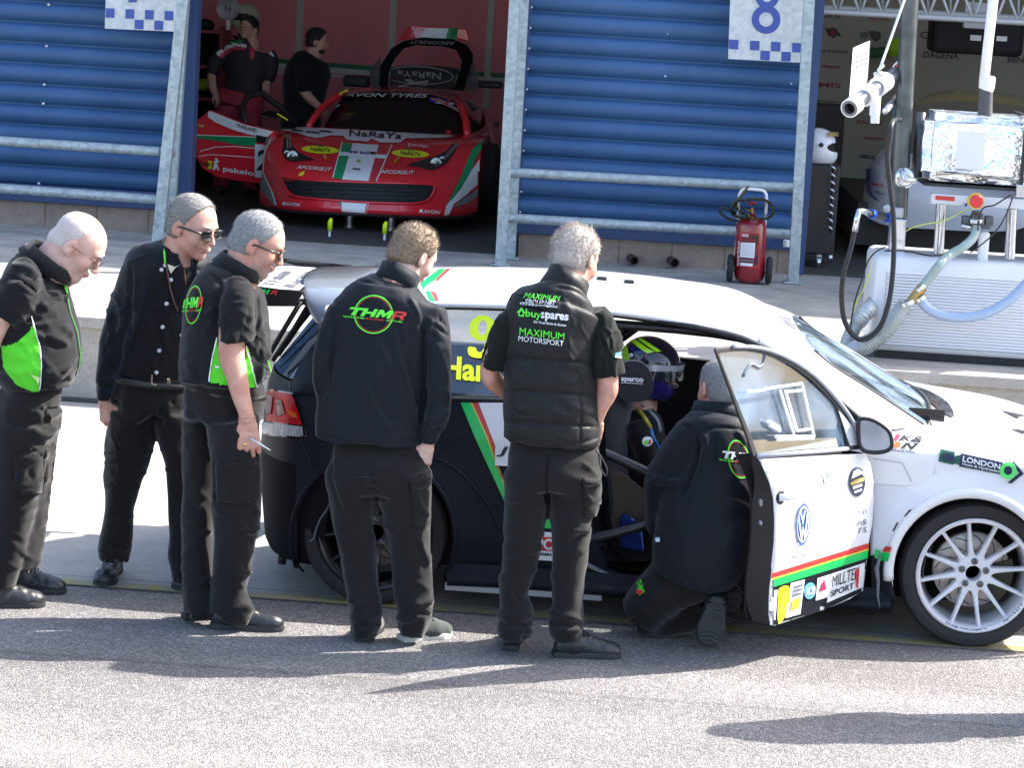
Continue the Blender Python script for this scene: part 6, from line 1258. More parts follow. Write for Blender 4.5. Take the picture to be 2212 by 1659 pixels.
 tr = legs(root, [NL, FL], pel, CLOTH2, seed=41)
 crease(tr, [([(1600, 420), (1680, 425), (1740, 410)], 3.5, .010), ([(1480, 80), (1600, 95), (1490, 20)], 3, -.006), ([(1450, 440), (1460, 600), (1450, 690), (1620, 715), (1700, 700)], 3, -.008), ([(1640, 690), (1700, 720), (1740, 800)], 6, .014), ([(1610, 850), (1680, 900), (1740, 860)], 7, .016), ([(1600, 1000), (1670, 950), (1710, 1000)], 6, -.012), ([(1590, 1120), (1640, 1180), (1690, 1150)], 7, .014), ([(1570, 1440), (1640, 1400), (1700, 1440)], 8, .014), ([(1350, 920), (1420, 900)], 5, .012), ([(1340, 1240), (1400, 1230), (1420, 1260)], 6, .012), ([(1740, 300), (1720, 600)], 3, .006)], Z)
 pocket(tr, [(1455, 440), (1745, 430), (1745, 695), (1620, 715), (1460, 700)], .012, Z); pocket(tr, [(1450, 415), (1750, 400), (1748, 470), (1452, 490)], .006, Z); autofold(tr, 32, (*Z(1240, 100), *Z(1740, 1450)), 70, 5, .004, 43, (-50, 60))
 mb = MB(); ring = [(p, a, b) for p, a, b in [st(Zg, 345, 1150, 10.62, 250, .162)]][0]; cc = ring[0]
 mb.tube([cc+np.array([ring[1]*math.cos(a), ring[2]*math.sin(a), -.02*math.cos(a)]) for a in np.linspace(0, 6.28, 41)[:-1]], .016, 8, closed=True); mb.build('belt', mat('belt_leather', (.025, .023, .02), .4), root, smooth=True)
 shoe(root, aZ(*Z(1420, 1550), 0), aZ(*Z(1900, 1570), 0), h=.08); shoe(root, aZ(*Z(1240, 1495), 0), aZ(*Z(1240, 1495), 0)+np.array([.26, .12, 0]))
 return root
green_man()
# ---------------------------------------------------------------- man with the lanyard, facing the camera side
Zl = zc(230, 480, 2.861)
def lanyard_man():
 Z, Y = Zl, 11.18; root = thing('person', 'man in open black jacket over white-buttoned shirt, sunglasses and a lanyard, looking right', 'person', (-2.15, 11.2, 0))
 hd = Head(aY(*Z(722, 262), Y-.06), -26, 17, 0, 1.12); B = Sc(); hd.sculpt(B, .003); hd.neck(B, aY(*Z(620, 560), Y), .062, .075)
 tors = [st(Z, 625, 410, Y, 150, .09), st(Z, 610, 455, Y, 220, .11), st(Z, 585, 520, Y, 315, .13), st(Z, 560, 620, Y, 345, .14), st(Z, 520, 800, Y, 345, .145), st(Z, 480, 1000, Y, 335, .15), st(Z, 450, 1200, Y, 330, .155), st(Z, 430, 1330, Y, 325, .15)]
 B.limb([(p, a-.04, b-.035) for p, a, b in tors], .03)
 LA = [st(Z, 300, 590, Y, 80, .075), st(Z, 225, 780, Y, 88, .078), st(Z, 172, 960, Y-.01, 86, .075), st(Z, 135, 1130, Y-.03, 76, .068), st(Z, 108, 1290, Y-.05, 64, .058), st(Z, 98, 1420, Y-.06, 58, .052), st(Z, 98, 1500, Y-.06, 58, .050)]
 B.limb([(p, a-.012, b-.012) for p, a, b in LA], .02); hand(B, aY(*Z(95, 1500), Y-.06), (.18, -.08, -1), (-.6, -.8, 0), -1, (28, 30, 22), 1.08, .9)
 B.build('body', SKIN, root, .0042, 1)
 S_ = Sc(); S_.limb([(p, a*.86, b*.97) for p, a, b in tors], .03); S_.wr(.0016, 24, 51, (1, 1, .5)); S_.limb([(hd.P(.02, 0, -.11), .05, .05), (aY(*Z(640, 480), Y-.1), .07, .05)], .0, 's'); sh = S_.build('shirt', CLOTH, root, .007, 1)
 J = Sc(); J.limb(tors+[st(Z, 400, 1480, Y, 320, .165)], .03); J.limb(LA, .025)
 J.limb([st(Z, 930, 560, Y, 70, .08), st(Z, 960, 800, Y, 75, .075), st(Z, 950, 1100, Y, 70, .07)], .03)
 J.limb([st(Z, 655, 380, Y-.2, 60, .14), st(Z, 605, 560, Y-.2, 130, .16), st(Z, 570, 800, Y-.2, 195, .19), st(Z, 540, 1100, Y-.2, 260, .2), st(Z, 500, 1300, Y-.2, 290, .2), st(Z, 470, 1560, Y-.2, 320, .22)], .02, 's'); J.wr(.0026, 22, 52, (1, 1, .5))
 J.cap(LA[-1][0], LA[-1][0]+np.array([0, 0, -.1]), .044, .044, .0, 's'); J.limb([(aY(*Z(640, 440), Y), .07, .065), (hd.P(-.02, 0, 0), .09, .09)], .0, 's')
 j = J.build('jacket', SOFT, root, .007, 1)
 crease(j, [([(285, 540), (275, 800), (235, 1000), (180, 1300)], 5, -.014), ([(60, 1360), (110, 1370), (160, 1350)], 6, .014), ([(50, 1400), (100, 1395), (160, 1400)], 5, -.010), ([(110, 850), (150, 880), (240, 860)], 5, .007), ([(430, 450), (420, 700), (330, 1000), (280, 1400)], 4, -.006), ([(400, 460), (300, 500), (250, 520)], 4, .006)], Z)
 autofold(j, 34, (*Z(60, 560), *Z(420, 1450)), 70, 5, .006, 53, (50, 130)); autofold(j, 16, (*Z(700, 480), *Z(850, 640)), 50, 4, .008, 54, (60, 120)); autofold(sh, 20, (*Z(400, 600), *Z(680, 1300)), 90, 5, .003, 55, (60, 120))
 collar(root, aY(*Z(632, 470), Y), (.12, -.25, 1), .088, .055, CLOTH, open_dir=(.5, -1, 0), flare=.016); collar(root, aY(*Z(630, 500), Y+.01), (.12, -.2, 1), .105, .055, SOFT, open_dir=(.4, -1, 0), flare=.022)
 bs = bvh_of([sh, j]); decal('undershirt', [[Z(*p) for p in ((548, 528), (600, 548), (640, 535), (605, 552), (572, 596), (556, 560))]], mat('cream_cotton', (.60, .58, .42), .8), bs, sh, .006)
 mb = MB()
 for x, y in ((531, 535), (505, 567), (572, 640), (540, 812), (512, 980), (488, 1150), (468, 1308)):
  h = bs.ray_cast(Vector(CC), Vector(ray(*Z(x, y))).normalized()); p = np.array(h[0]) if h[0] else aY(*Z(x, y), Y-.16); mb.lathe(p, (0, -1, 0), [(.009, -.004), (.009, .003), (.005, .005), (0, .004)], 10)
 mb.build('shirt_buttons', mat('pearl_button', (.62, .62, .64), .25), sh)
 def onb(x, y, o=.006):
  h = bs.ray_cast(Vector(CC), Vector(ray(*Z(x, y))).normalized()); return (np.array(h[0]) if h[0] else aY(*Z(x, y), Y-.15))+np.array([0, -o, 0])
 mb = MB(); mb.tube([onb(x, y) for x, y in spline([np.array(p) for p in ((528, 420), (532, 480), (545, 560), (565, 680), (590, 780), (625, 870))], 4)], .004, 5); mb.tube([onb(x, y) for x, y in ((670, 560), (680, 680))], .003, 5)
 mb.build('lanyard', mat('lanyard_cord', (.10, .05, .04), .6), root, smooth=True); mb = MB(); mb.tube([onb(x, y, .01) for x, y in ((526, 385), (528, 440), (533, 520))], .005, 5); mb.build('lanyard_strap', LGRN, root, smooth=True)
 decal('pass_card', [[Z(*p) for p in ((630, 1028), (638, 1026), (646, 1072), (638, 1076))]], LWHT, bs, sh, .008)
 hd.hair(root, HASH, .008, .052, .45, -.07, strands=6000, slen=.009, seed=9, noise=.0007, comb=(.5, 0, .0), bald=((.11, 0, .085), (.055, .055, .05))); hd.glasses(root); hd.mouth(root); hd.brows(root, HASH)
 Z = Z7
 pel = [st(Zl, 435, 1330, Y, 318, .15), st(Zl, 430, 1450, Y, 315, .16), st(Z, 985, 60, Y, 255, .16), st(Z, 1010, 120, Y, 255, .15)]
 LL = [st(Z, 890, 110, Y, 160, .13), st(Z, 870, 330, Y, 160, .125), st(Z, 835, 520, Y, 135, .11), st(Z, 810, 680, Y, 108, .10), st(Z, 795, 850, Y, 100, .095), st(Z, 772, 1010, Y, 112, .09), st(Z, 765, 1100, Y, 100, .09)]
 RL = [st(Z, 1180, 110, Y, 150, .13), st(Z, 1210, 330, Y, 128, .125), st(Z, 1230, 520, Y, 112, .11), st(Z, 1235, 720, Y, 100, .10), st(Z, 1235, 900, Y, 100, .095), st(Z, 1232, 1080, Y, 98, .09), st(Z, 1235, 1225, Y, 80, .085)]
 tr = legs(root, [LL, RL], pel, CLOTH2, seed=57); crease(tr, [([(745, 200), (800, 430), (790, 640)], 4, .006), ([(670, 1020), (760, 1050), (870, 1010)], 6, .012), ([(700, 440), (800, 440)], 3, .006), ([(1080, 60), (1085, 190)], 6, -.014)], Z); autofold(tr, 36, (*Z(720, 100), *Z(1080, 1080)), 50, 3.4, .004, 58, (-50, 60))
 mb = MB(); cc, ra, rb = st(Zl, 430, 1360, Y, 312, .150); mb.tube([cc+np.array([ra*math.cos(a), rb*math.sin(a), -.012*math.cos(a)]) for a in np.linspace(0, 6.28, 41)[:-1]], .018, 8, closed=True); bo = mb.build('belt', mat('belt_leather', (.025, .023, .02), .4), root, smooth=True)
 mb = MB(); P_ = [aY(*Zl(x, y), Y-.185) for x, y in ((436, 1325), (434, 1392), (468, 1396))]; mb.tube(P_, .004, 6); P_ = [aY(*Zl(x, y), Y-.185) for x, y in ((548, 1352), (560, 1352), (562, 1388), (550, 1388))]; mb.tube(P_, .0035, 6, closed=True); mb.build('buckle', mat('buckle_brass', (.62, .48, .38), .3, metal=.8), bo)
 shoe(root, aZ(*Z(770, 1180), 0)+np.array([.0, .02, 0]), aZ(*Z(690, 1282), 0), w_=.052); shoe(root, aZ(*Z(1255, 1225), 0), aZ(*Z(1215, 1312), 0))
 return root
lanyard_man()
# ---------------------------------------------------------------- older bald man on the left
Zo = zc(0, 520, 2.862)
def old_man():
 Z, Y = Zo, 10.72; root = thing('person', 'older bald man with glasses and round belly in green and black shirt', 'person', (-2.55, 10.7, 0))
 hd = Head(aY(*Z(545, 285), Y), 2, 38, 0, 1.16); B = Sc(); hd.sculpt(B, .010); hd.neck(B, aY(*Z(330, 470), Y), .072, .085); B.cap(hd.P(.03, 0, -.07), aY(*Z(420, 520), Y), .05, .06, .03)
 tors = [st(Z, 330, 400, Y, 130, .12), st(Z, 275, 470, Y, 215, .19), st(Z, 240, 600, Y, 250, .22), st(Z, 235, 750, Y, 290, .23), st(Z, 245, 900, Y, 320, .235), st(Z, 260, 1060, Y, 318, .235), st(Z, 262, 1200, Y, 290, .22), st(Z, 265, 1290, Y, 235, .19)]
 B.limb([(p, a-.05, b-.05) for p, a, b in tors], .03); ya = Y-.2
 RA = [st(Z, 150, 540, ya+.04, 110, .08), st(Z, 70, 700, ya, 105, .075), st(Z, 0, 820, ya, 90, .065), st(Z, -60, 980, ya, 70, .055), st(Z, -40, 1150, ya+.1, 60, .045), st(Z, 0, 1200, ya+.3, 50, .04)]; B.limb(RA, .02); hand(B, aY(*Z(0, 1200), ya+.3), (.1, 1, -.1), (-1, 0, 0), 1, (30, 30, 20)); B.build('body', SKIN2, root, .0042, 1)
 T = Sc(); T.limb(tors, .035); T.limb([st(Z, 205, 480, ya+.06, 110, .1), st(Z, 150, 580, ya, 150, .1), st(Z, 95, 680, ya, 165, .1), st(Z, 30, 770, ya, 150, .095)], .025); T.wr(.0028, 20, 61, (1, 1, .7)); T.limb([st(Z, 10, 790, ya, 100, .072), st(Z, -60, 900, ya, 90, .07)], 0, 's')
 T.limb([(hd.P(-.03, 0, -.08), .075, .075), (aY(*Z(560, 380), Y), .08, .08)], 0, 's'); t = T.build('shirt', CLOTH, root, .007, 1); bt = bvh_of(t)
 crease(t, [([(230, 900), (330, 940), (420, 960), (500, 1000)], 7, .012), ([(300, 900), (360, 980), (420, 1020)], 6, -.009), ([(380, 590), (420, 640), (460, 620)], 7, .014), ([(290, 680), (330, 720), (440, 660)], 7, .012), ([(80, 430), (200, 440), (275, 520)], 7, .014), ([(100, 560), (260, 520)], 6, .010), ([(250, 420), (330, 520), (350, 640)], 4, -.010), ([(440, 860), (500, 900), (520, 940)], 6, .012), ([(300, 1210), (400, 1180), (520, 1150)], 7, .010), ([(310, 1290), (420, 1280), (500, 1230)], 7, -.010), ([(500, 750), (550, 900), (572, 1080), (540, 1240)], 4, -.006)], Z)
 autofold(t, 34, (*Z(20, 480), *Z(520, 1280)), 80, 6, .006, 63, (-40, 60))
 paint(t, [Z(*p) for p in ((-40, 800), (15, 790), (120, 760), (215, 740), (250, 880), (280, 990), (296, 1120), (290, 1230), (280, 1334), (235, 1334), (120, 1285), (60, 1210), (20, 1150), (10, 1000), (-40, 960))], CGRN, [(st(Z, 205, 480, ya, 1, 1)[0], st(Z, 30, 770, ya, 1, 1)[0], .135)]); bt = bvh_of(t)
 line_decal([Z(*p) for p in ((222, 782), (250, 875), (280, 985), (297, 1110), (292, 1230), (283, 1336))], 2.4, LWHT, bt, t, .006, 'piping'); line_decal([Z(*p) for p in ((470, 620), (500, 760), (550, 900), (574, 1060), (560, 1200), (500, 1320))], 2.0, mat('dark_green_piping', (.03, .16, .02), .6), bt, t, .006, 'piping')
 decal('collar_lining', [[Z(*p) for p in ((448, 560), (470, 570), (472, 625), (455, 600))]], CGRN, bt, t, .01); decal('fish_mark', [[Z(*p) for p in ((218, 1195), (250, 1212), (285, 1222), (275, 1272), (255, 1240))]], mat('pale_lime', (.6, .85, .3), .6), bt, t, .007)
 collar(root, aY(*Z(345, 425), Y), (.62, 0, 1), .108, .055, CLOTH, open_dir=(1, 0, -.6), flare=.016)
 hd.hair(root, HWHT, .0015, .02, .35, -.06, strands=1500, slen=.004, seed=11, noise=.0004, bald=((.03, 0, .12), (.10, .075, .075))); hd.glasses(root, sun=False, wire=True); hd.mouth(root); hd.brows(root, HWHT); hd.eyes(root)
 mb = MB();
 for y in (1, -1): mb.prism([hd.P(.113, y*(.034+.024*a), .010+b) for a, b in ((-1, .012), (1, .012), (.9, -.012), (-.8, -.014))], hd.M[:, 0]*.001)
 mb.build('lenses', glassmat('spectacle_glass', (.6, .6, .6), a=.1), root)
 Z = Z7; Y = 10.72
 pel = [st(Zo, 240, 1280, Y, 205, .17), st(Zo, 230, 1380, Y, 208, .18), st(Z, 180, 80, Y, 230, .18), st(Z, 170, 200, Y, 228, .17)]
 NL = [st(Z, 140, 170, Y-.07, 200, .13), st(Z, 120, 400, Y-.07, 185, .12), st(Z, 100, 600, Y-.06, 165, .11), st(Z, 80, 800, Y-.05, 150, .10), st(Z, 45, 1000, Y-.05, 135, .10), st(Z, 20, 1150, Y-.05, 118, .095), st(Z, 0, 1270, Y-.05, 100, .09)]
 FL = [st(Z, 260, 170, Y+.1, 135, .13), st(Z, 255, 400, Y+.1, 115, .12), st(Z, 240, 600, Y+.09, 100, .11), st(Z, 225, 800, Y+.08, 95, .10), st(Z, 195, 1000, Y+.06, 90, .095), st(Z, 180, 1180, Y+.05, 85, .09)]
 tr = legs(root, [NL, FL], pel, CLOTH2, seed=67); crease(tr, [([(230, 90), (330, 130), (410, 80)], 7, .016), ([(210, 210), (300, 250), (380, 200)], 7, .016), ([(220, 300), (310, 330), (370, 320)], 6, -.012), ([(180, 360), (250, 340)], 4, .010), ([(300, 340), (310, 450), (300, 560)], 7, .012), ([(170, 650), (220, 620), (250, 600)], 6, .010), ([(120, 100), (180, 140), (200, 60)], 6, .006), ([(270, 50), (310, 100), (330, 200)], 6, .012)], Z); pocket(tr, [(90, 400), (290, 350), (280, 640), (110, 660)], .010, Z); autofold(tr, 26, (*Z(20, 100), *Z(360, 1150)), 75, 5, .005, 68, (-50, 50))
 shoe(root, aZ(*Z(-110, 1412), 0), aZ(*Z(298, 1400), 0)+np.array([0, -.01, 0]), w_=.05); shoe(root, aZ(*Z(20, 1315), 0)+np.array([0, .05, 0]), aZ(*Z(425, 1330), 0)+np.array([0, .03, 0]), w_=.05)
 return root
old_man()
# ---------------------------------------------------------------- man kneeling at the sill
Zk = zc(1480, 800, 3.770)
def kneeling_man():
 Z, Y = Zk, 10.95; root = thing('person', 'grey haired man kneeling at the car sill in dark jacket, leaning into the cabin', 'person', (.3, 10.95, 0))
 hd = Head(aY(*Z(1245, 690), Y+.02), 118, 16, 6, 1.06); B = Sc(); hd.sculpt(B); hd.neck(B, aY(*Z(1235, 930), Y), .062, .075)
 tors = [st(Z, 1230, 890, Y, 160, .1), st(Z, 1220, 930, Y, 230, .12), st(Z, 1210, 1000, Y-.01, 325, .15), st(Z, 1210, 1130, Y-.03, 380, .18), st(Z, 1230, 1400, Y-.05, 400, .19), st(Zs, 1650, 420, Y-.06, 330, .20), st(Zs, 1640, 640, Y-.08, 340, .20), st(Zs, 1600, 820, Y-.08, 335, .19), st(Zs, 1560, 930, Y-.06, 300, .17)]
 B.limb([(p, a-.04, b-.04) for p, a, b in tors], .03); B.build('body', SKIN, root, .0048, 1)
 J = Sc(); J.limb(tors, .04)
 J.limb([st(Z, 960, 1060, Y-.04, 120, .1), st(Z, 860, 1200, Y-.06, 135, .1), st(Z, 740, 1390, Y-.06, 130, .095), st(Z, 640, 1520, Y-.04, 105, .085), st(Zs, 1330, 340, Y-.02, 100, .08)], .03)
 J.limb([st(Zs, 1330, 330, Y-.02, 100, .085), st(Zs, 1300, 470, Y+.0, 80, .075), st(Zs, 1290, 620, Y+.12, 70, .06)], .03)
 J.limb([st(Z, 1520, 1080, Y+.02, 110, .1), st(Z, 1560, 1400, Y+.1, 100, .09)], .03); J.wr(.002, 14, 71, (1, 1, .6))
 J.limb([(aY(*Z(1240, 880), Y+.01), .072, .068), (hd.P(-.02, 0, 0), .09, .09)], 0, 's'); j = J.build('jacket', SOFT, root, .007, 1)
 crease(j, [([(1040, 1100), (1200, 1040), (1360, 1045), (1500, 1080)], 3.5, -.008), ([(890, 1010), (980, 1060), (1040, 1180)], 4, -.012), ([(1100, 1110), (1120, 1200), (1110, 1300)], 7, .012), ([(1210, 1130), (1230, 1250), (1225, 1350)], 7, -.010), ([(1400, 1060), (1460, 1140), (1480, 1200)], 6, .01), ([(1040, 1150), (1010, 1350), (960, 1500), (900, 1680)], 8, -.035), ([(620, 1500), (760, 1560), (900, 1560)], 8, .015)], Z)
 crease(j, [([(1240, 330), (1350, 300), (1500, 330)], 7, .010), ([(1800, 430), (1900, 470), (1960, 540)], 7, .014), ([(1480, 980), (1560, 1030), (1680, 1060)], 6, -.01)], Zs)
 autofold(j, 14, (*Zs(1300, 60), *Zs(1950, 800)), 110, 8, .005, 73, (40, 130))
 logo(Z, [(1270, 1258), (1628, 1300), (1618, 1372), (1264, 1330)], bvh_of(j), j, main=LWHT, ring=(1425, 1340, 100, 186, -.22))
 collar(root, aY(*Z(1235, 925), Y+.01), (0, .12, 1), .105, .06, SOFT, open_dir=(-.6, 1, 0), flare=.008)
 hd.hair(root, HGREY, .007, .055, .4, -.075, strands=6000, slen=.008, seed=13, noise=.001, comb=(-.3, 0, 0))
 Z = Zs; Y = 10.92
 P = Sc(); P.limb([st(Z, 1580, 820, Y-.02, 270, .15), st(Z, 1530, 930, Y-.0, 250, .15), st(Z, 1440, 1010, Y+.02, 200, .13)], .04)
 P.limb([st(Z, 1480, 950, Y-.0, 190, .12), st(Z, 1330, 1080, Y-.03, 185, .12), st(Z, 1190, 1240, Y, 150, .11)], .04)
 P.limb([(aZ(*Z(1180, 1245), .085), .085, .085), (aZ(*Z(1400, 1265), .085), .08, .08), (aZ(*Z(1600, 1250), .09), .06, .06)], .04)
 P.limb([(aZ(*Z(1400, 1200), .1)+np.array([0, .1, 0]), .085, .085), (aZ(*Z(1750, 1230), .1)+np.array([0, .1, 0]), .065, .065)], .04)
 P.wr(.003, 26, 75, (1, 1, 1)); p_ = P.build('trousers', CLOTH2, root, .008, 1); autofold(p_, 12, (*Z(1080, 950), *Z(1560, 1360)), 60, 5, .006, 77, (-40, 60))
 bp_ = bvh_of(p_); ptext('THMR', [Z(*q) for q in ((1200, 990), (1228, 1085), (1190, 1105), (1165, 1010))], LGRN, bp_, p_, bold=.03, off=.005); decal('logo_r', [[Z(*q) for q in ((1168, 1062), (1210, 1064), (1212, 1092), (1170, 1092))]], LRED, bp_, p_, .008)
 mb = MB(); mb.tube([aY(*Z(1308, 700), Y-.17), aY(*Z(1312, 725), Y-.17)], .011, 10); mb.build('cord_lock', mat('cord_lock_white', (.55, .6, .7), .4), j)
 # boots up on their toes, soles to the camera side
 for x, y, sc_, dy, lab in ((1690, 1275, 1.0, 0, 'a'), (1800, 1230, .85, .18, 'b')):
  S = Sc(); top = aY(*Z(x+40, y-150*sc_), 10.76+dy); bot = aZ(*Z(x-35, y+215*sc_), .0)+np.array([0, dy, 0]); bot[2] = .03; ax_ = top-bot; L_ = np.linalg.norm(ax_); ax_ /= L_; back = np.array([0., 1, .25]); back -= ax_*(back@ax_); back /= np.linalg.norm(back)
  S.limb([(bot+ax_*.01+back*.03, .052, .035), (bot+ax_*.08+back*.035, .060, .04), (bot+ax_*.17+back*.04, .048, .04), (top-ax_*.03+back*.045, .048, .045)], .02); S.limb([(top-ax_*.05+back*.06, .038, .04), (top-ax_*.02+back*.17, .045, .045)], .02); S.wr(.001, 60, 3)
  u_ = S.build('upper', SHOE, None, .005, 1); u_.name = 'shoe'; u_.parent = root; u_.matrix_parent_inverse = Matrix.Translation(root.location).inverted()
  sd = np.cross(ax_, back); prof = [(-.005, .0), (0, .036), (.04, .056), (.09, .060), (.15, .046), (.2, .042), (L_-.02, .044), (L_+.005, .026), (L_+.008, 0)]; pts = [bot+ax_*a+sd*b for a, b in prof]+[bot+ax_*a-sd*b for a, b in prof[-2:0:-1]]
  pts = spline(pts, 3, closed=True); mb = MB(); mb.loft([[p+back*.012 for p in pts], [p-back*.004 for p in pts], [bot+ax_*L_*.5+(p-bot-ax_*L_*.5)*.94-back*.010 for p in pts]]); so_ = mb.build('sole', SOLE, u_, auto=40)
  mb = MB()
  for k in range(9):
   a = .02+k*(L_-.03)/9; w_ = .034 if .12 < a < .2 else .04
   if 3 <= k <= 4: continue
   c = bot+ax_*a-back*.012; mb.tube([c-sd*w_, c+ax_*.012, c+sd*w_], .0055, 4)
  mb.build('tread', mat('tread_rubber', (.05, .055, .055), .7), so_)
 return root
kneeling_man()
# ---------------------------------------------------------------- driver in the seat
Zh = zc(1480, 800, 3.770)
def driver():
 Z, Y = Zh, 11.55; root = thing('person', 'driver in black race suit and yellow striped helmet, strapped into the bucket seat', 'person', (.05, 11.5, .3))
 hd = Head(aY(*Z(590, 520), Y), -8, 12, 0, 1.0); B = Sc(); hd.sculpt(B); hd.neck(B, aY(*Z(500, 830), Y), .06, .07)
 tors = [st(Z, 480, 850, Y, 150, .11), st(Z, 480, 960, Y, 210, .16), st(Z, 500, 1120, Y, 225, .18), st(Z, 480, 1300, Y, 220, .18), st(Z, 470, 1480, Y, 220, .19)]
 B.limb([(p, a-.03, b-.03) for p, a, b in tors], .03); B.build('body', SKIN, root, .006, 1)
 S_ = Sc(); S_.limb(tors, .03); S_.limb([st(Z, 450, 980, Y-.16, 110, .07), st(Z, 520, 1200, Y-.18, 105, .065), st(Z, 600, 1400, Y-.15, 95, .06), st(Z, 800, 1330, Y-.1, 70, .05), st(Z, 1000, 1200, Y-.05, 55, .045)], .02)
 S_.limb([st(Z, 480, 1450, Y-.08, 170, .11), st(Z, 900, 1560, Y-.1, 120, .09), st(Z, 1200, 1500, Y-.1, 95, .08)], .03); S_.limb([st(Z, 480, 1450, Y+.12, 170, .11), st(Z, 900, 1540, Y+.12, 120, .09), st(Z, 1200, 1480, Y+.12, 95, .08)], .03); S_.wr(.0025, 26, 81)
 s_ = S_.build('race_suit', CLOTH, root, .008, 1); autofold(s_, 20, (*Z(300, 900), *Z(720, 1450)), 60, 5, .005, 82)
 bs = bvh_of(s_); pc = [Z(*p) for p in circ(557, 1172, 47, 46, 24)]
 decal('round_patch', [pc], LWHT, bs, s_, .004); decal('patch_mark', [[Z(*p) for p in ((525, 1165), (565, 1158), (562, 1200), (530, 1200))]], LGRN, bs, s_, .007); decal('patch_mark', [[Z(*p) for p in ((568, 1158), (590, 1158), (588, 1198), (566, 1198))]], LRED, bs, s_, .007)
 def onb(x, y, o=.008):
  h = bs.ray_cast(Vector(CC), Vector(ray(*Z(x, y))).normalized()); return (np.array(h[0]) if h[0] else aY(*Z(x, y), Y-.16))+np.array([0, -o, 0])
 for nm, pts, m_, r in (('harness', ((440, 850), (500, 900), (550, 970), (590, 1040)), mat('harness_gold', (.45, .38, .05), .6), .010), ('harness', ((590, 1040), (610, 1120), (660, 1220), (690, 1320)), mat('harness_blue', (.04, .16, .45), .6), .010), ('harness', ((520, 820), (600, 900), (660, 980), (680, 1080)), mat('harness_grey', (.25, .27, .28), .6), .009), ('collar_trim', ((300, 830), (320, 870), (400, 880)), LWHT, .005)):
  mb = MB(); mb.tube([onb(x, y) for x, y in spline([np.array(p) for p in pts], 4)], r, 6); mb.build(nm, m_, root, smooth=True)
 # helmet
 S = Sc(); hd2 = Head(aY(*Z(575, 500), Y), -8, 10, 0, 1.0)
 hd2.E(S, (-.005, 0, .035), (.142, .118, .125), .0); hd2.E(S, (.045, 0, -.055), (.105, .092, .085), .05); hd2.E(S, (-.02, 0, -.05), (.115, .100, .08), .04)
 hd2.E(S, (.135, 0, .010), (.075, .105, .040), .01, 's'); hd2.E(S, (.0, 0, -.02), (.105, .082, .105), .01, 's'); S.cut(hd2.P(0, 0, -.125), hd2.M@np.array([.1, 0, -1]))
 HB_ = mat('helmet_black', (.02, .012, .025), .15, coat=1); he = S.build('helmet', HB_, root, .005, 2); bh = bvh_of(he)
 FY = mat('helmet_lime', (.45, .85, .02), .25, coat=1); PU = mat('helmet_purple', (.022, .015, .12), .2, coat=1); SIL = mat('visor_silver', (.5, .52, .55), .25, metal=.4)
 def hdec(nm, pts, m, off=.003): return decal(nm, [[Z(*p) for p in pts]], m, bh, he, off)
 hdec('chin_bar', ((600, 590), (700, 600), (790, 640), (800, 720), (700, 840), (560, 800), (520, 720), (560, 640)), PU); hdec('side_patch', ((380, 250), (520, 300), (640, 330), (500, 340), (400, 320)), PU)
 hdec('lime_stripe', ((400, 222), (440, 205), (560, 290), (625, 325), (560, 340), (500, 300)), FY, .005); hdec('lime_stripe', ((440, 190), (470, 178), (600, 260), (690, 320), (640, 325), (560, 270)), FY, .005); hdec('lime_stripe', ((500, 140), (560, 165), (570, 180), (505, 155)), FY, .005); hdec('lime_stripe', ((640, 165), (690, 190), (700, 228), (670, 215)), FY, .005)
 hdec('lime_patch', ((315, 300), (370, 260), (390, 340), (400, 410), (350, 400), (320, 350)), FY, .005)
 vb = [hd2.P(.142*math.cos(a), .124*math.sin(a), .052+.0*a) for a in np.linspace(-1.75, 1.75, 30)]
 mb = MB(); mb.loft([[hd2.P(.150*math.cos(a)+.004, .124*math.sin(a), z_) for z_ in (.072-.030*abs(a/1.75)**2, .045-.035*abs(a/1.75)**2)] for a in np.linspace(-1.75, 1.75, 36)], closed=False, cap=False); vs_ = mb.build('visor_band', SIL, he, smooth=True)
 mb = MB(); mb.loft([[hd2.P((.152+.01*t)*math.cos(a)+.004, .126*math.sin(a), lerp(.045, .0, t)-.035*abs(a/1.75)**2) for t in (0, .5, 1)] for a in np.linspace(-1.35, 1.35, 30)], closed=False, cap=False); mb.build('visor', glassmat('smoked_visor', (.12, .13, .15), a=.12), he, smooth=True)
 bvz = bvh_of(vs_); ptext('THM', [Z(592, 342), Z(715, 335), Z(715, 362), Z(592, 370)], LGRN, bvz, vs_, bold=.02, shear=.2); ptext('R', [Z(718, 335), Z(752, 334), Z(752, 360), Z(718, 362)], LRED, bvz, vs_, bold=.02)
 for x, y, r in ((405, 355, .011), (455, 402, .009)):
  h = bh.ray_cast(Vector(CC), Vector(ray(*Z(x, y))).normalized()); p = np.array(h[0]) if h[0] else aY(*Z(x, y), Y-.1); mb = MB(); mb.lathe(p, (0, -1, 0), [(r, -.004), (r, .006), (r*.5, .008), (0, .008)], 16); mb.build('visor_pivot', SIL if x < 420 else TRIM, he, auto=40)
driver()
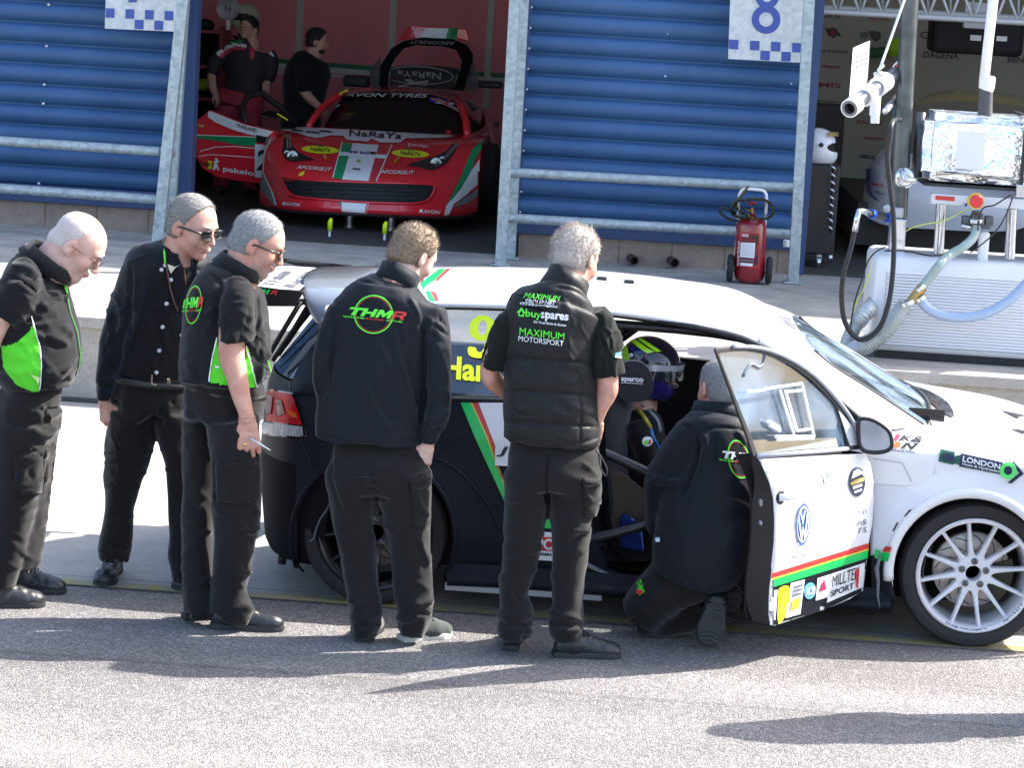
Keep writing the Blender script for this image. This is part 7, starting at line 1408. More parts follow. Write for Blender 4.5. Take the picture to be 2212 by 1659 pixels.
# ---------------------------------------------------------------- garage mechanics
Z2 = zc(440, 0, 2.572)
def mechanic(label, Z, Y, hc, yaw, pitch, tors, arms, pel, hair, m, extra=None, hs=1.0, coll=None):
 root = thing('person', label, 'person', (tors[-1][0][0], Y, PZ)); hd = Head(aY(*Z(*hc), Y), yaw, pitch, 0, hs); B = Sc(); hd.sculpt(B); hd.neck(B, tors[0][0]); B.limb([(p, a-.03, b-.03) for p, a, b in tors], .03)
 for A in arms: B.limb(A, .02); d = A[-1][0]-A[-2][0]; hand(B, A[-1][0], d, (0, -.3, 1), 1)
 B.build('body', SKIN, root, .007, 1); T = Sc(); T.limb(tors, .03)
 for A in arms: T.limb([(p, a+.018, b+.018) for p, a, b in A[:3]], .02)
 T.wr(.003, 22, 91); t = T.build('shirt', m, root, .009, 1)
 P = Sc(); P.limb(pel, .03); c, a, b = pel[-1]
 for sx in (-1, 1): P.limb([(c+np.array([sx*a*.5, 0, 0]), a*.52, b*.9), (np.array([c[0]+sx*a*.55, c[1], PZ+.45]), .085, .085), (np.array([c[0]+sx*a*.6, c[1], PZ+.06]), .07, .08)], .02)
 P.build('trousers', extra or CLOTH2, root, .011, 1)
 for sx in (-1, 1):
  p = np.array([c[0]+sx*a*.6, c[1]+.06, 0]); S = Sc(); S.ell(p+np.array([0, -.1, PZ+.05]), (.05, .13, .05)); S.build('shoe', SHOE, root, .012, 1)
 hd.hair(root, hair, .014, .062, .4, -.06, strands=900, slen=.02, seed=17, noise=.002); hd.brows(root, hair); hd.eyes(root)
 return root, t, hd
Y = 25.2; Z = Z2
t1 = [st(Z, 500, 290, Y, 80, .09), st(Z, 470, 320, Y, 142, .12), st(Z, 458, 420, Y, 150, .13), st(Z, 452, 520, Y, 132, .13), st(Z, 442, 600, Y, 130, .13)]
r1, s1, h1 = mechanic('mechanic leaning back in a dark team shirt with green white and red shoulders', Z, Y, (478, 190), -118, 8, t1, [[st(Z, 315, 340, Y, 45, .06), st(Z, 262, 400, Y-.05, 36, .05), st(Z, 240, 480, Y-.08, 30, .045), st(Z, 245, 560, Y-.08, 26, .035), st(Z, 262, 600, Y-.08, 22, .03)], [st(Z, 595, 340, Y, 42, .06), st(Z, 625, 420, Y, 36, .05), st(Z, 600, 520, Y-.05, 28, .04)]], [st(Z, 440, 590, Y, 150, .15), st(Z, 420, 680, Y, 150, .17)], HDARK, mat('dark_team_shirt', (.022, .012, .018), .7), mat('red_trousers', (.35, .03, .05), .7), 1.0)
TG = mat('team_green', (.02, .30, .10), .6); TW = mat('team_white', (.65, .65, .65), .6); TR = mat('team_red', (.5, .03, .06), .6)
paint(s1, [Z(*p) for p in ((350, 268), (440, 255), (440, 270), (400, 280), (330, 300))], TG); paint(s1, [Z(*p) for p in ((540, 290), (600, 300), (620, 325), (545, 310))], TG)
paint(s1, [Z(*p) for p in ((265, 340), (330, 292), (400, 272), (465, 288), (462, 305), (400, 295), (345, 312), (280, 362))], TW); paint(s1, [Z(*p) for p in ((545, 308), (620, 325), (645, 360), (630, 362), (600, 335), (535, 325))], TW); paint(s1, [Z(*p) for p in ((280, 362), (345, 312), (400, 296), (460, 305), (450, 318), (380, 318), (300, 375))], TR); paint(s1, [Z(*p) for p in ((480, 300), (520, 300), (510, 370), (490, 385))], TR)
Y = 25.0
t2 = [st(Z, 895, 350, Y, 60, .09), st(Z, 880, 385, Y, 115, .14), st(Z, 860, 470, Y, 150, .17), st(Z, 840, 580, Y, 145, .17), st(Z, 830, 700, Y, 130, .16)]
r2, s2, h2 = mechanic('bearded mechanic in plain black shirt reaching toward the red race car', Z, Y, (920, 270), 2, 10, t2, [[st(Z, 840, 450, Y-.12, 42, .06), st(Z, 835, 520, Y-.15, 42, .05), st(Z, 840, 590, Y-.16, 34, .045), st(Z, 900, 660, Y-.17, 28, .035), st(Z, 945, 695, Y-.17, 22, .03)]], [st(Z, 820, 690, Y, 125, .15), st(Z, 815, 780, Y, 130, .16)], HDARK, CLOTH, None, 1.02)
Sb = Sc(); h2.E(Sb, (.045, 0, -.070), (.052, .056, .040), .0); Sb.wr(.001, 200, 5); Sb.build('beard', HDARK, r2, .007, 1)
# ---------------------------------------------------------------- bystander just outside the frame: the shadow on the asphalt is his
def copy_tree(o, parent=None):
 c = o.copy(); COL.objects.link(c)
 if parent is not None: mi_ = o.matrix_parent_inverse.copy(); c.parent = parent; c.matrix_parent_inverse = mi_
 for ch in list(o.children): copy_tree(ch, c)
 return c
by = copy_tree(YM); by.location = (YM.location.x+3.04, YM.location.y-.39, 0); by['label'] = 'person in dark jacket standing just outside the right edge, only his shadow in view'
# ================================================================= FIRE EXTINGUISHER
ZX = zc(1250, 0, 2.242); EY = 20.3
def extinguisher():
 root = thing('fire_extinguisher', 'large dark red trolley fire extinguisher on two wheels in front of the blue wall', 'fire extinguisher', (.97, 20.3, PZ)); Z = ZX; Y = EY
 RD = mat('extinguisher_red', (.22, .012, .02), .3, coat=.7, var=.25, vscale=5)
 c0 = aY(*Z(1422, 1590), Y); ct = aY(*Z(1436, 1225), Y); ax = ct-c0; L = np.linalg.norm(ax); r = 86/Z.k/(F/((c0-CC)@f0)); mb = MB()
 mb.lathe(c0, ax, [(.02, -.012), (r*.6, .0), (r*.9, .022), (r, .06), (r, L-.07), (r*.92, L-.03), (r*.6, L-.005), (.035, L+.006), (.035, L+.03), (0, L+.03)], 36); cy = mb.build('cylinder', RD, root, auto=50); b = bvh_of(cy)
 def dc(n, p, m, o=.003): return decal(n, [[Z(*q) for q in p]], m, b, cy, o)
 dc('label_frame', ((1376, 1310), (1482, 1313), (1476, 1508), (1352, 1502), (1360, 1400)), mat('label_red', (.5, .03, .03), .4), .002); dc('label', ((1384, 1316), (1478, 1318), (1471, 1502), (1360, 1497), (1368, 1400)), mat('label_maroon', (.16, .01, .02), .4), .003)
 dc('label_panel', ((1385, 1318), (1420, 1320), (1418, 1335), (1384, 1333)), DECW, .005); dc('label_panel', ((1378, 1366), (1456, 1370), (1450, 1455), (1374, 1448)), DECW, .005); dc('label_panel', ((1376, 1480), (1444, 1486), (1440, 1502), (1374, 1496)), DECW, .005)
 for i in range(7): dc('label_print', ((1384, 1378+i*10), (1448, 1381+i*10), (1448, 1383+i*10), (1384, 1380+i*10)), DECG, .006)
 dc('label_block', ((1440, 1330), (1474, 1332), (1470, 1380), (1460, 1380), (1462, 1345), (1440, 1343)), DECB, .005); dc('label_block', ((1374, 1460), (1450, 1466), (1448, 1476), (1374, 1470)), DECG, .005); dc('label_block', ((1455, 1440), (1472, 1441), (1470, 1490), (1452, 1489)), DECB, .005)
 ptext('FIRE', [Z(1388, 1321), Z(1416, 1322), Z(1416, 1331), Z(1388, 1330)], LRED, b, cy, off=.007)
 V, Fc, _ = text2d('FE-G 20 TROLLEY', .02); mp = lambda u, v: Z(1357+8*(1-u)*0+12*(1-v)+6*u, 1497-140*u); project2d('lettering', [mp(u, v) for u, v in V], Fc, DECW, b, cy, .006, 6)
 t = MB(); P = [Z(1362, 1215), Z(1366, 1110), Z(1385, 1070), Z(1420, 1066), Z(1490, 1072), Z(1512, 1085), Z(1520, 1120), Z(1514, 1215)]; t.tube([aY(*p, Y+.02) for p in spline([np.array(p) for p in P], 4)], .013, 10); t.tube([aY(*Z(1362, 1215), Y+.02), aY(*Z(1340, 1520), Y+.06)], .012, 8); t.tube([aY(*Z(1514, 1215), Y+.02), aY(*Z(1500, 1520), Y+.06)], .012, 8); t.build('handle', mat('white_tube', (.72, .72, .72), .35), root, smooth=True)
 for i, (x, y) in enumerate(((1314, 1522), (1533, 1535))):
  c = aY(*Z(x, y), Y+.0); c[2] = PZ+.112; a_ = np.array([1., 0, 0]); mb = MB(); mb.lathe(c-a_*.026, a_, [(.06, .0), (.098, .004), (.11, .016), (.11, .036), (.098, .048), (.06, .052)], 32); w_ = mb.build('wheel', TYRE, root, auto=40)
  mb = MB(); mb.lathe(c-a_*.03, a_, [(0, 0), (.02, .0), (.022, .01), (.06, .014), (.06, .046), (.022, .05), (.02, .062), (0, .062)], 20); mb.build('hub', mat('hub_grey', (.5, .5, .52), .4, metal=.5), w_, auto=40)
 mb = MB(); mb.cyl(aY(*Z(1300, 1520), Y+.0), aY(*Z(1545, 1535), Y+.0), .009, 8); mb.build('axle', TRIM, root); mb = MB(); p = aY(*Z(1407, 1590), Y-.03); mb.tube([p+np.array([0, 0, .04]), p-np.array([0, 0, .03])], .02, 8); mb.build('foot', RD, root)
 mb = MB(); mb.cyl(aY(*Z(1438, 1225), Y), aY(*Z(1438, 1170), Y), .016, 10); mb.cyl(aY(*Z(1395, 1182), Y), aY(*Z(1438, 1190), Y), .010, 8); mb.build('valve', mat('brass', (.40, .24, .08), .35, metal=.8), root, smooth=True)
 mb = MB(); mb.tube([aY(*Z(1420, 1150), Y), aY(*Z(1440, 1142), Y), aY(*Z(1462, 1150), Y)], .014, 8); mb.build('lever', mat('lever_red', (.55, .04, .06), .4), root, smooth=True)
 mb = MB(); hs = [Z(*p) for p in ((1418, 1048), (1380, 1100), (1335, 1150), (1322, 1190), (1350, 1220), (1430, 1228), (1520, 1232), (1556, 1200), (1545, 1150), (1500, 1125), (1420, 1125), (1350, 1140), (1365, 1190), (1420, 1215))]; mb.tube([aY(*p, Y-.10+.004*i*(-1)**i) for i, p in enumerate(spline([np.array(p) for p in hs], 5))][::1], .011, 8); mb.build('hose', mat('hose_olive', (.10, .09, .04), .4), root, smooth=True)
 mb = MB(); hs = [Z(*p) for p in ((1360, 1245), (1310, 1235), (1262, 1200), (1255, 1172), (1290, 1175), (1350, 1205))]; mb.tube([aY(*p, Y-.09) for p in spline([np.array(p) for p in hs], 5)], .011, 8); mb.build('hose', TRIM, root, smooth=True)
extinguisher()
# ================================================================= RIGHT HAND BAY: REFUELLING RIG
R1 = zc(1976, 0, 3.687); R2 = zc(1976, 400, 3.318)
WP = mat('white_enamel', (.78, .78, .80), .35, coat=.3); CHR = mat('bright_steel', (.62, .64, .68), .2, metal=.9); STL = mat('dark_steel', (.10, .11, .115), .3, metal=.6, var=.35, vscale=5)
FOIL = mat('crinkled_foil', (.85, .86, .88), .22, metal=.9, bump=.05, bscale=7, detail=3)
def a2(x, y, Y): return aY(*R2(x, y), Y)
def a1(x, y, Y): return aY(*R1(x, y), Y)
def tube(name, pts, r, m, parent, Z=R2, Y=16.3, n=12, sp=6):
 P = [aY(*Z(p[0], p[1]), p[2] if len(p) > 2 else Y) for p in pts]; mb = MB(); mb.tube(spline(P, sp) if len(P) > 2 else P, r, n); return mb.build(name, m, parent, smooth=True)
def whitebox():
 root = thing('equipment_cabinet', 'white louvred metal cabinet standing on the kerb beside the hoses', 'cabinet', (2.2, 16.6, PZ)); Y = 16.42
 tl_, tr_, bl_, br_ = a2(728, 800, Y), a2(2300, 905, Y), a2(700, 1580, Y), a2(2300, 1670, Y); zt = tl_[2]; zb = PZ+.045; x0 = bl_[0]; x1 = 4.2
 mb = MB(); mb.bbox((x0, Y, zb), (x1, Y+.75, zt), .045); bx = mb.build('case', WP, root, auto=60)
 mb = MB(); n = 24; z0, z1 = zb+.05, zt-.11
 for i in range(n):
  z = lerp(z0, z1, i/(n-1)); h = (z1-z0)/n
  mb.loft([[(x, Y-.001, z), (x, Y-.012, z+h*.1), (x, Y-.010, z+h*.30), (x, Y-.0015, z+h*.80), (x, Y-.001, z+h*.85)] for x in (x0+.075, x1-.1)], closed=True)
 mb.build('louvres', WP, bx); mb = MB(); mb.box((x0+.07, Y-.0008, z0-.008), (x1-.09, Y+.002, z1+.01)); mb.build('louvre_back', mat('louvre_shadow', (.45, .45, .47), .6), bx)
 mb = MB(); mb.box((x0+.05, Y+.03, PZ), (x1, Y+.7, PZ+.045)); mb.build('base', TRIM, root)
 return root, zt, Y
wb, zt, BY = whitebox()
def rig():
 root = thing('refuelling_rig', 'tall pit refuelling rig of steel posts and foil wrapped tank above the white cabinet', 'refuelling rig', (2.35, 16.8, zt)); Y = 16.75
 # main post
 p0, p1 = a2(940, 480, Y), a1(1150, 60, Y); d = (p1-p0); mb = MB(); mb.cyl(p0, p0+d*1.6, .058, 24); mb.build('post', STL, root, auto=50)
 c = a2(930, 780, Y); mb = MB(); mb.box(c+np.array([-.062, -.06, -.02]), a2(930, 490, Y)+np.array([.062, .06, 0])); mb.build('post_socket', CHR, root, bevel=.01)
 mb = MB(); cc = a2(940, 440, Y-.07); mb.lathe(a2(848, 412, Y-.08), (0, -1, 0), [(.025, -.03), (.025, .0), (.012, .004), (.012, .001), (0, .001)], 14); mb.bbox(a2(900, 490, Y-.07)-.0, a2(985, 400, Y-.02), .01); mb.build('post_clamp', mat('clamp_grey', (.45, .47, .5), .3, metal=.5), root)
 # second slim post and stays
 p = tube('side_post', [(955, 1659), (1040, 950)], .028, STL, root, R1, Y+.1)
 tube('side_post', [(1255, 1040), (1215, 1640)], .036, STL, root, R1, Y+.05)
 # white mast on the right
 mb = MB(); mb.tube([a1(1840, 760, Y-.1), a1(1925, 0, Y-.1), a1(1960, -320, Y-.1)], .033, 16); mb.build('mast', WP, root, smooth=True)
 mb = MB(); mb.lathe(a1(1865, 800, Y-.1), (.05, 0, 1), [(.045, -.03), (.052, 0), (.05, .06), (.04, .07)], 20); mb.build('mast_joint', WP, root, auto=40); mb = MB(); mb.cyl(a1(1850, 1065, Y-.1), a1(1858, 815, Y-.1), .046, 18); mb.build('mast_sleeve', mat('sleeve_grey', (.07, .07, .08), .5), root, auto=40)
 # rod down from above
 mb = MB(); mb.tube([a1(870, 650, Y-.5), a1(1100, 0, Y-.5), a1(1200, -290, Y-.5)], .0085, 8); mb.build('stay_rod', WP, root)
 # boom pointing out of the bay
 A, B = a1(592, 1005, 16.15), a1(1135, 590, 16.95); ax = B-A; L = np.linalg.norm(ax); ax /= L; up = np.array([0, 0, 1.])
 mb = MB(); mb.lathe(A, ax, [(.034, .05), (.036, 0), (.052, .0), (.056, .012), (.056, .05), (.044, .055), (.044, L*.24), (.058, L*.25), (.058, L*.32), (.043, L*.33), (.043, L*.86), (.052, L*.87), (.052, L*.93), (.045, L*.94), (.045, L), (0, L)], 32); bo = mb.build('boom', mat('boom_steel', (.16, .17, .19), .3, metal=.5), root, auto=40)
 for t0, t1, r in ((.0, .10, .06), (.24, .34, .062), (.46, .60, .064), (.86, .93, .056)):
  mb = MB(); mb.lathe(A+ax*L*t0, ax, [(.045, 0), (r, .002), (r, L*(t1-t0)), (.045, L*(t1-t0)+.002)], 28, cap=False); mb.build('clamp_ring', WP, bo, auto=40)
 mb = MB(); mb.lathe(A, ax, [(.0, .045), (.034, .045)], 20); mb.build('bore', DARK, bo)
 tube('strut', [(925, 1030, 16.55), (1035, 895, 16.9)], .022, CHR, root, R1); mb = MB(); mb.tube([a1(838, 880, 16.5), a1(825, 1070, 16.5)], .034, 16); mb.tube([a1(828, 1070, 16.5), a1(828, 1140, 16.5)], .028, 16); mb.build('nozzle', WP, root, auto=40)
 tube('coil_cord', [(1010, 610, 16.75), (1075, 615, 16.75), (1110, 660, 16.75), (1080, 780, 16.75), (1050, 880, 16.75), (1035, 960, 16.75), (1010, 975, 16.75)], .008, mat('coil_red', (.45, .08, .07), .5), root, R1)
 mb = MB(); mb.tube([a1(880, 590, Y-.5), a1(905, 605, Y-.5), a1(870, 640, Y-.5), a1(860, 690, Y-.5)], .012, 8); mb.tube([a1(820, 690, Y-.5), a1(900, 680, Y-.5)], .014, 8); mb.build('shackle', CHR, root, smooth=True)
 # notice board
 q = [a1(628, 440, 16.35), a1(785, 372, 16.6), a1(752, 870, 16.6), a1(592, 890, 16.35)]; mb = MB(); mb.prism(q, (0, .008, .0)); nb_ = mb.build('notice_board', WP, root); bn = bvh_of(nb_)
 for y0 in (500, 545, 590):
  for x0 in (650, 690, 730): decal('notice_print', [[R1(x0, y0+20-(x0-650)*.35), R1(x0+24, y0+8-(x0-650)*.35), R1(x0+22, y0+26-(x0-650)*.35), R1(x0, y0+38-(x0-650)*.35)]], DECG, bn, nb_, .004)
 for y0 in (670, 700): decal('notice_print', [[R1(640, y0+14), R1(740, y0-38), R1(740, y0-32), R1(640, y0+20)]], DECG, bn, nb_, .004)
 # tray, beam, legs
 Yb = 16.55
 mb = MB(); mb.box(a2(1160, 205, Yb)-np.array([0, 0, .012]), a2(1160, 205, Yb)+np.array([2.2, .6, .004])); mb.build('tray', TRIM, root)
 zz = a2(1215, 330, Yb); mb = MB(); mb.bbox((zz[0], Yb, a2(1220, 372, Yb)[2]), (zz[0]+2.3, Yb+.06, a2(1220, 285, Yb)[2]), .006); bm_ = mb.build('beam', mat('beam_white', (.62, .63, .66), .4), root); bb = bvh_of(bm_); decal('red_plate', [[R2(1252, 302), R2(1412, 315), R2(1410, 350), R2(1250, 337)]], SRED, bb, bm_, .003)
 ptext('M', [R2(1475, 362), R2(1515, 365), R2(1513, 395), R2(1473, 392)], mat('blue_print', (.02, .06, .3), .5), bb, bm_)
 for x in (1300, 1892): mb = MB(); mb.cyl(a2(x, 375 if x < 1500 else 415, Yb+.03), a2(x-22, 785 if x < 1500 else 830, Yb+.03), .034, 18); mb.build('leg', CHR, root, auto=40)
 mb = MB(); mb.bbox(a2(1600, 870, Yb-.03), a2(1700, 600, Yb+.04), .02); mb.build('bracket', WP, root)
 # valve with the red knob
 K = a2(1592, 350, 16.40); mb = MB(); mb.lathe(K, (0, -1, 0), [(.0, -.06), (.052, -.05), (.052, .0), (.044, .004)], 30); kn = mb.build('valve_ring', mat('knob_yellow', (.65, .45, .08), .4), root, auto=40); mb = MB(); mb.lathe(K, (0, -1, 0), [(.042, -.01), (.043, .016), (.036, .024), (.008, .025), (.008, .030), (0, .03)], 30); mb.build('valve_knob', mat('knob_red', (.62, .03, .03), .35, coat=.4), kn, auto=40)
 mb = MB(); mb.cyl(a2(1592, 430, 16.45), a2(1592, 480, 16.45), .028, 18); mb.bbox(a2(1475, 560, 16.44), a2(1540, 470, 16.52), .008); mb.bbox(a2(1665, 560, 16.44), a2(1725, 470, 16.52), .008); mb.cyl(a2(1480, 560, 16.45), a2(1710, 565, 16.45), .016, 12); mb.lathe(a2(1595, 500, 16.45), (0, 0, 1), [(.036, -.05), (.042, -.02), (.042, .03), (.03, .04)], 20); mb.build('valve_body', STL, root, auto=40)
 mb = MB(); mb.tube([a2(1540, 520, 16.42), a2(1640, 522, 16.42)], .018, 10); mb.tube([a2(1470, 555, 16.42), a2(1550, 572, 16.42)], .012, 8); mb.build('valve_clamp', CHR, root, smooth=True)
 # foil tank
 z0 = a2(1200, 200, Yb)[2]+.012; z1 = a1(1300, 1010, Yb)[2]-.015; x0 = a1(1290, 1300, Yb)[0]
 return root, x0, z0, z1, Yb
rg_, fx0, fz0, fz1, Yb = rig()
def foiltank():
 rt = thing('fuel_tank', 'crinkled silver foil wrapped tank strapped on the tray of the refuelling rig', 'fuel tank', (fx0+.5, Yb+.25, fz0))
 rs = random.Random(4); bm = bmesh.new(); bmesh.ops.create_cube(bm, size=1)
 for v in bm.verts: v.co = Vector(((v.co.x+.5)*1.5+fx0, (v.co.y+.5)*.48+Yb+.02, (v.co.z+.5)*(fz1-fz0)+fz0))
 bmesh.ops.bevel(bm, geom=bm.edges[:], offset=.06, segments=2, affect='EDGES'); bmesh.ops.triangulate(bm, faces=bm.faces);
 for _ in range(5): bmesh.ops.subdivide_edges(bm, edges=[e for e in bm.edges if e.calc_length() > .05], cuts=1)
 cs = [Vector((fx0+rs.random()*1.5, Yb+rs.random()*.5, fz0+rs.random()*(fz1-fz0))) for _ in range(70)]
 for v in bm.verts:
  d = sorted((v.co-c).length for c in cs)[:2]; v.co += Vector((0, -.035, 0))*(d[1]-d[0])*4+Vector((rs.gauss(0, .003), rs.gauss(0, .004), rs.gauss(0, .003)))
  v.co.z = max(v.co.z, fz0+.001)
 me = bpy.data.meshes.new('foil'); bm.to_mesh(me); bm.free(); me.materials.append(FOIL); link(bpy.data.objects.new('foil_wrap', me), rt)
 mb = MB(); mb.box((fx0+.62, Yb-.045, fz0), (fx0+.645, Yb-.035, fz1+.02)); mb.box((fx0+.62, Yb-.045, fz1+.01), (fx0+.645, Yb+.5, fz1+.02)); mb.build('strap', TRIM, rt)
 mb = MB(); mb.bbox((fx0+.60, Yb-.07, fz0-.06), (fx0+.665, Yb-.03, fz0+.02), .006); mb.build('buckle', CHR, rt); mb = MB(); mb.prism([(fx0+.2, Yb-.06, fz0+.1), (fx0+.38, Yb-.06, fz0+.1), (fx0+.38, Yb-.055, fz0+.34), (fx0+.2, Yb-.055, fz0+.34)], (0, .004, 0)); mb.build('paper_notice', mat('paper', (.7, .7, .74), .7), rt)
 mb = MB(); mb.tube([(fx0-.13, Yb+.02, fz0+.06), (fx0-.1, Yb-.01, fz0+.0), (fx0-.03, Yb+.0, fz0+.0)], .018, 10); mb.lathe((fx0-.10, Yb+.1, fz0+.01), (0, -1, 0), [(.03, 0), (.06, .01), (.07, .03), (.05, .05), (.03, .05)], 20); mb.build('pipe_end', CHR, rt, smooth=True)
foiltank()
# ---- hoses
CLEARH = mat('clear_green_hose', (.28, .36, .33), .2, coat=.5); CLEARB = mat('clear_blue_hose', (.32, .42, .58), .2, coat=.5); BLK = mat('black_hose', (.015, .015, .018), .45)
HY = 16.22
h1_ = tube('fuel_hose', [(1592, 560, 16.44), (1570, 650, 16.4), (1480, 735, 16.34), (1370, 800, 16.32), (1290, 880, HY), (1210, 980, HY), (1140, 1070, HY)], .030, CLEARH, None); tag(h1_, 'pale green clear hose coming down from the red knob valve', 'hose')
h2_ = tube('drain_hose', [(1130, 1180), (1200, 1255), (1330, 1310), (1500, 1322), (1680, 1285), (1850, 1190), (1991, 1060), (2120, 900)], .033, CLEARB, None, Y=HY); tag(h2_, 'pale blue clear hose sagging across the white louvred cabinet', 'hose')
mb = MB(); mb.cyl(a2(1145, 1065, HY), a2(1050, 1190, HY), .034, 18); cn = tag(mb.build('hose_connector', mat('brass_fitting', (.42, .28, .10), .35, metal=.7), None, auto=40), 'brass connector joining the clear hoses to the ribbed duct', 'connector')
for q in (((1150, 1055), (1095, 1100), .042), ((1150, 1150), (1095, 1185), .04), ((1040, 1190), (975, 1215), .06)):
 mb = MB(); a_, b_ = a2(*q[0], HY-.005), a2(*q[1], HY-.005); c_ = (a_+b_)/2; dd_ = np.cross(b_-a_, np.array([0, 1., 0])); dd_ /= np.linalg.norm(dd_); mb.lathe(c_-dd_*.014, dd_, [(q[2]*.85, 0), (q[2], .002), (q[2], .026), (q[2]*.85, .028)], 22, cap=False); mb.build('hose_clamp', CHR, cn, auto=40)
def ribbed(name, pts, r, label, Y):
 P = spline([aY(*R2(*p[:2]), p[2] if len(p) > 2 else Y) for p in pts], 36); rr = [r*(1.0, 1.12, 1.0, .84)[i % 4] for i in range(len(P))]; mb = MB(); mb.tube(P, rr, 16); return tag(mb.build(name, mat('ribbed_duct', (.52, .55, .55), .3, metal=.35), None, smooth=True), label, 'duct hose')
ribbed('ribbed_duct', [(1010, 1210), (900, 1350), (800, 1460), (690, 1540), (560, 1600, 16.3), (450, 1680, 16.45)], .056, 'thick grey ribbed duct running down from the brass connector', HY)
ribbed('ribbed_duct', [(760, 1180, 16.8), (680, 1270, 16.36), (600, 1370, 16.34), (540, 1480, 16.34), (500, 1620, 16.36)], .048, 'grey ribbed duct looping behind the white cabinet corner', 16.36)
h3_ = tube('air_hose', [(575, 600), (540, 760), (490, 930), (468, 1130), (485, 1320), (540, 1440), (620, 1505), (710, 1480), (800, 1380), (865, 1180), (895, 950), (905, 700), (898, 450), (870, 200), (850, -60), (890, -300), (960, -330, 16.7)], .0165, BLK, None, Y=16.12); tag(h3_, 'long black rubber hose hanging in a loop below the rig post', 'hose')
mb = MB(); mb.tube([a2(578, 605, 16.12), a2(595, 500, 16.12), a2(612, 435, 16.12), a2(660, 435, 16.2), a2(705, 460, 16.3)], .019, 12); e_ = mb.build('elbow_fitting', CHR, h3_, smooth=True); mb = MB(); mb.cyl(a2(705, 455, 16.3), a2(850, 490, 16.6), .028, 14); mb.build('coupling', mat('coupling_black', (.03, .03, .035), .4), h3_, auto=40)
for x, w_ in ((712, 720), (835, 845)): mb = MB(); mb.cyl(a2(x, 455+(x-705)*.25, 16.29+(x-705)*.002), a2(w_+10, 458+(x-705)*.25, 16.31+(x-705)*.002), .033, 14); mb.build('blue_collar', mat('blue_anodised', (.02, .10, .55), .3, metal=.4), h3_, auto=40)
tag(tube('thin_cable', [(830, 735, 16.5), (760, 770, 16.38), (690, 850, 16.35), (640, 1000), (580, 1180), (550, 1350), (540, 1480), (550, 1580)], .005, BLK, None, Y=16.3), 'thin black cable trailing down beside the cabinet corner', 'cable')
tag(tube('thin_cable', [(830, 765, 16.45), (1000, 765, 16.4), (1200, 805, 16.4), (1330, 790, 16.35), (1440, 735, 16.33), (1560, 690, 16.37), (1600, 620, 16.4), (1640, 420, 16.38), (1750, 380, 16.38), (1890, 290, 16.38)], .005, BLK, None, Y=16.4), 'thin black cable draped over the cabinet top to the valve', 'cable')
tag(tube('earth_wire', [(1010, 600, 16.6), (1060, 570), (1180, 540), (1300, 520), (1400, 480), (1520, 410)], .0045, mat('wire_yellow', (.55, .6, .12), .5), None, Y=16.5), 'thin yellow green wire strung from the post to the valve', 'wire')
tag(tube('earth_wire', [(720, 860, 16.38), (700, 950, 16.36), (650, 1090), (600, 1180), (560, 1300)], .004, mat('wire_yellow', (.55, .6, .12), .5), None, Y=16.34), 'thin yellow green wire hanging down the cabinet corner', 'wire')
tag(tube('thin_cable', [(1900, 300), (1860, 420), (1800, 540), (1720, 640), (1600, 740), (1540, 780)], .005, mat('cable_brown', (.05, .04, .03), .5), None, Y=16.4), 'thin brown cable dropping from the beam to the cabinet top', 'cable')
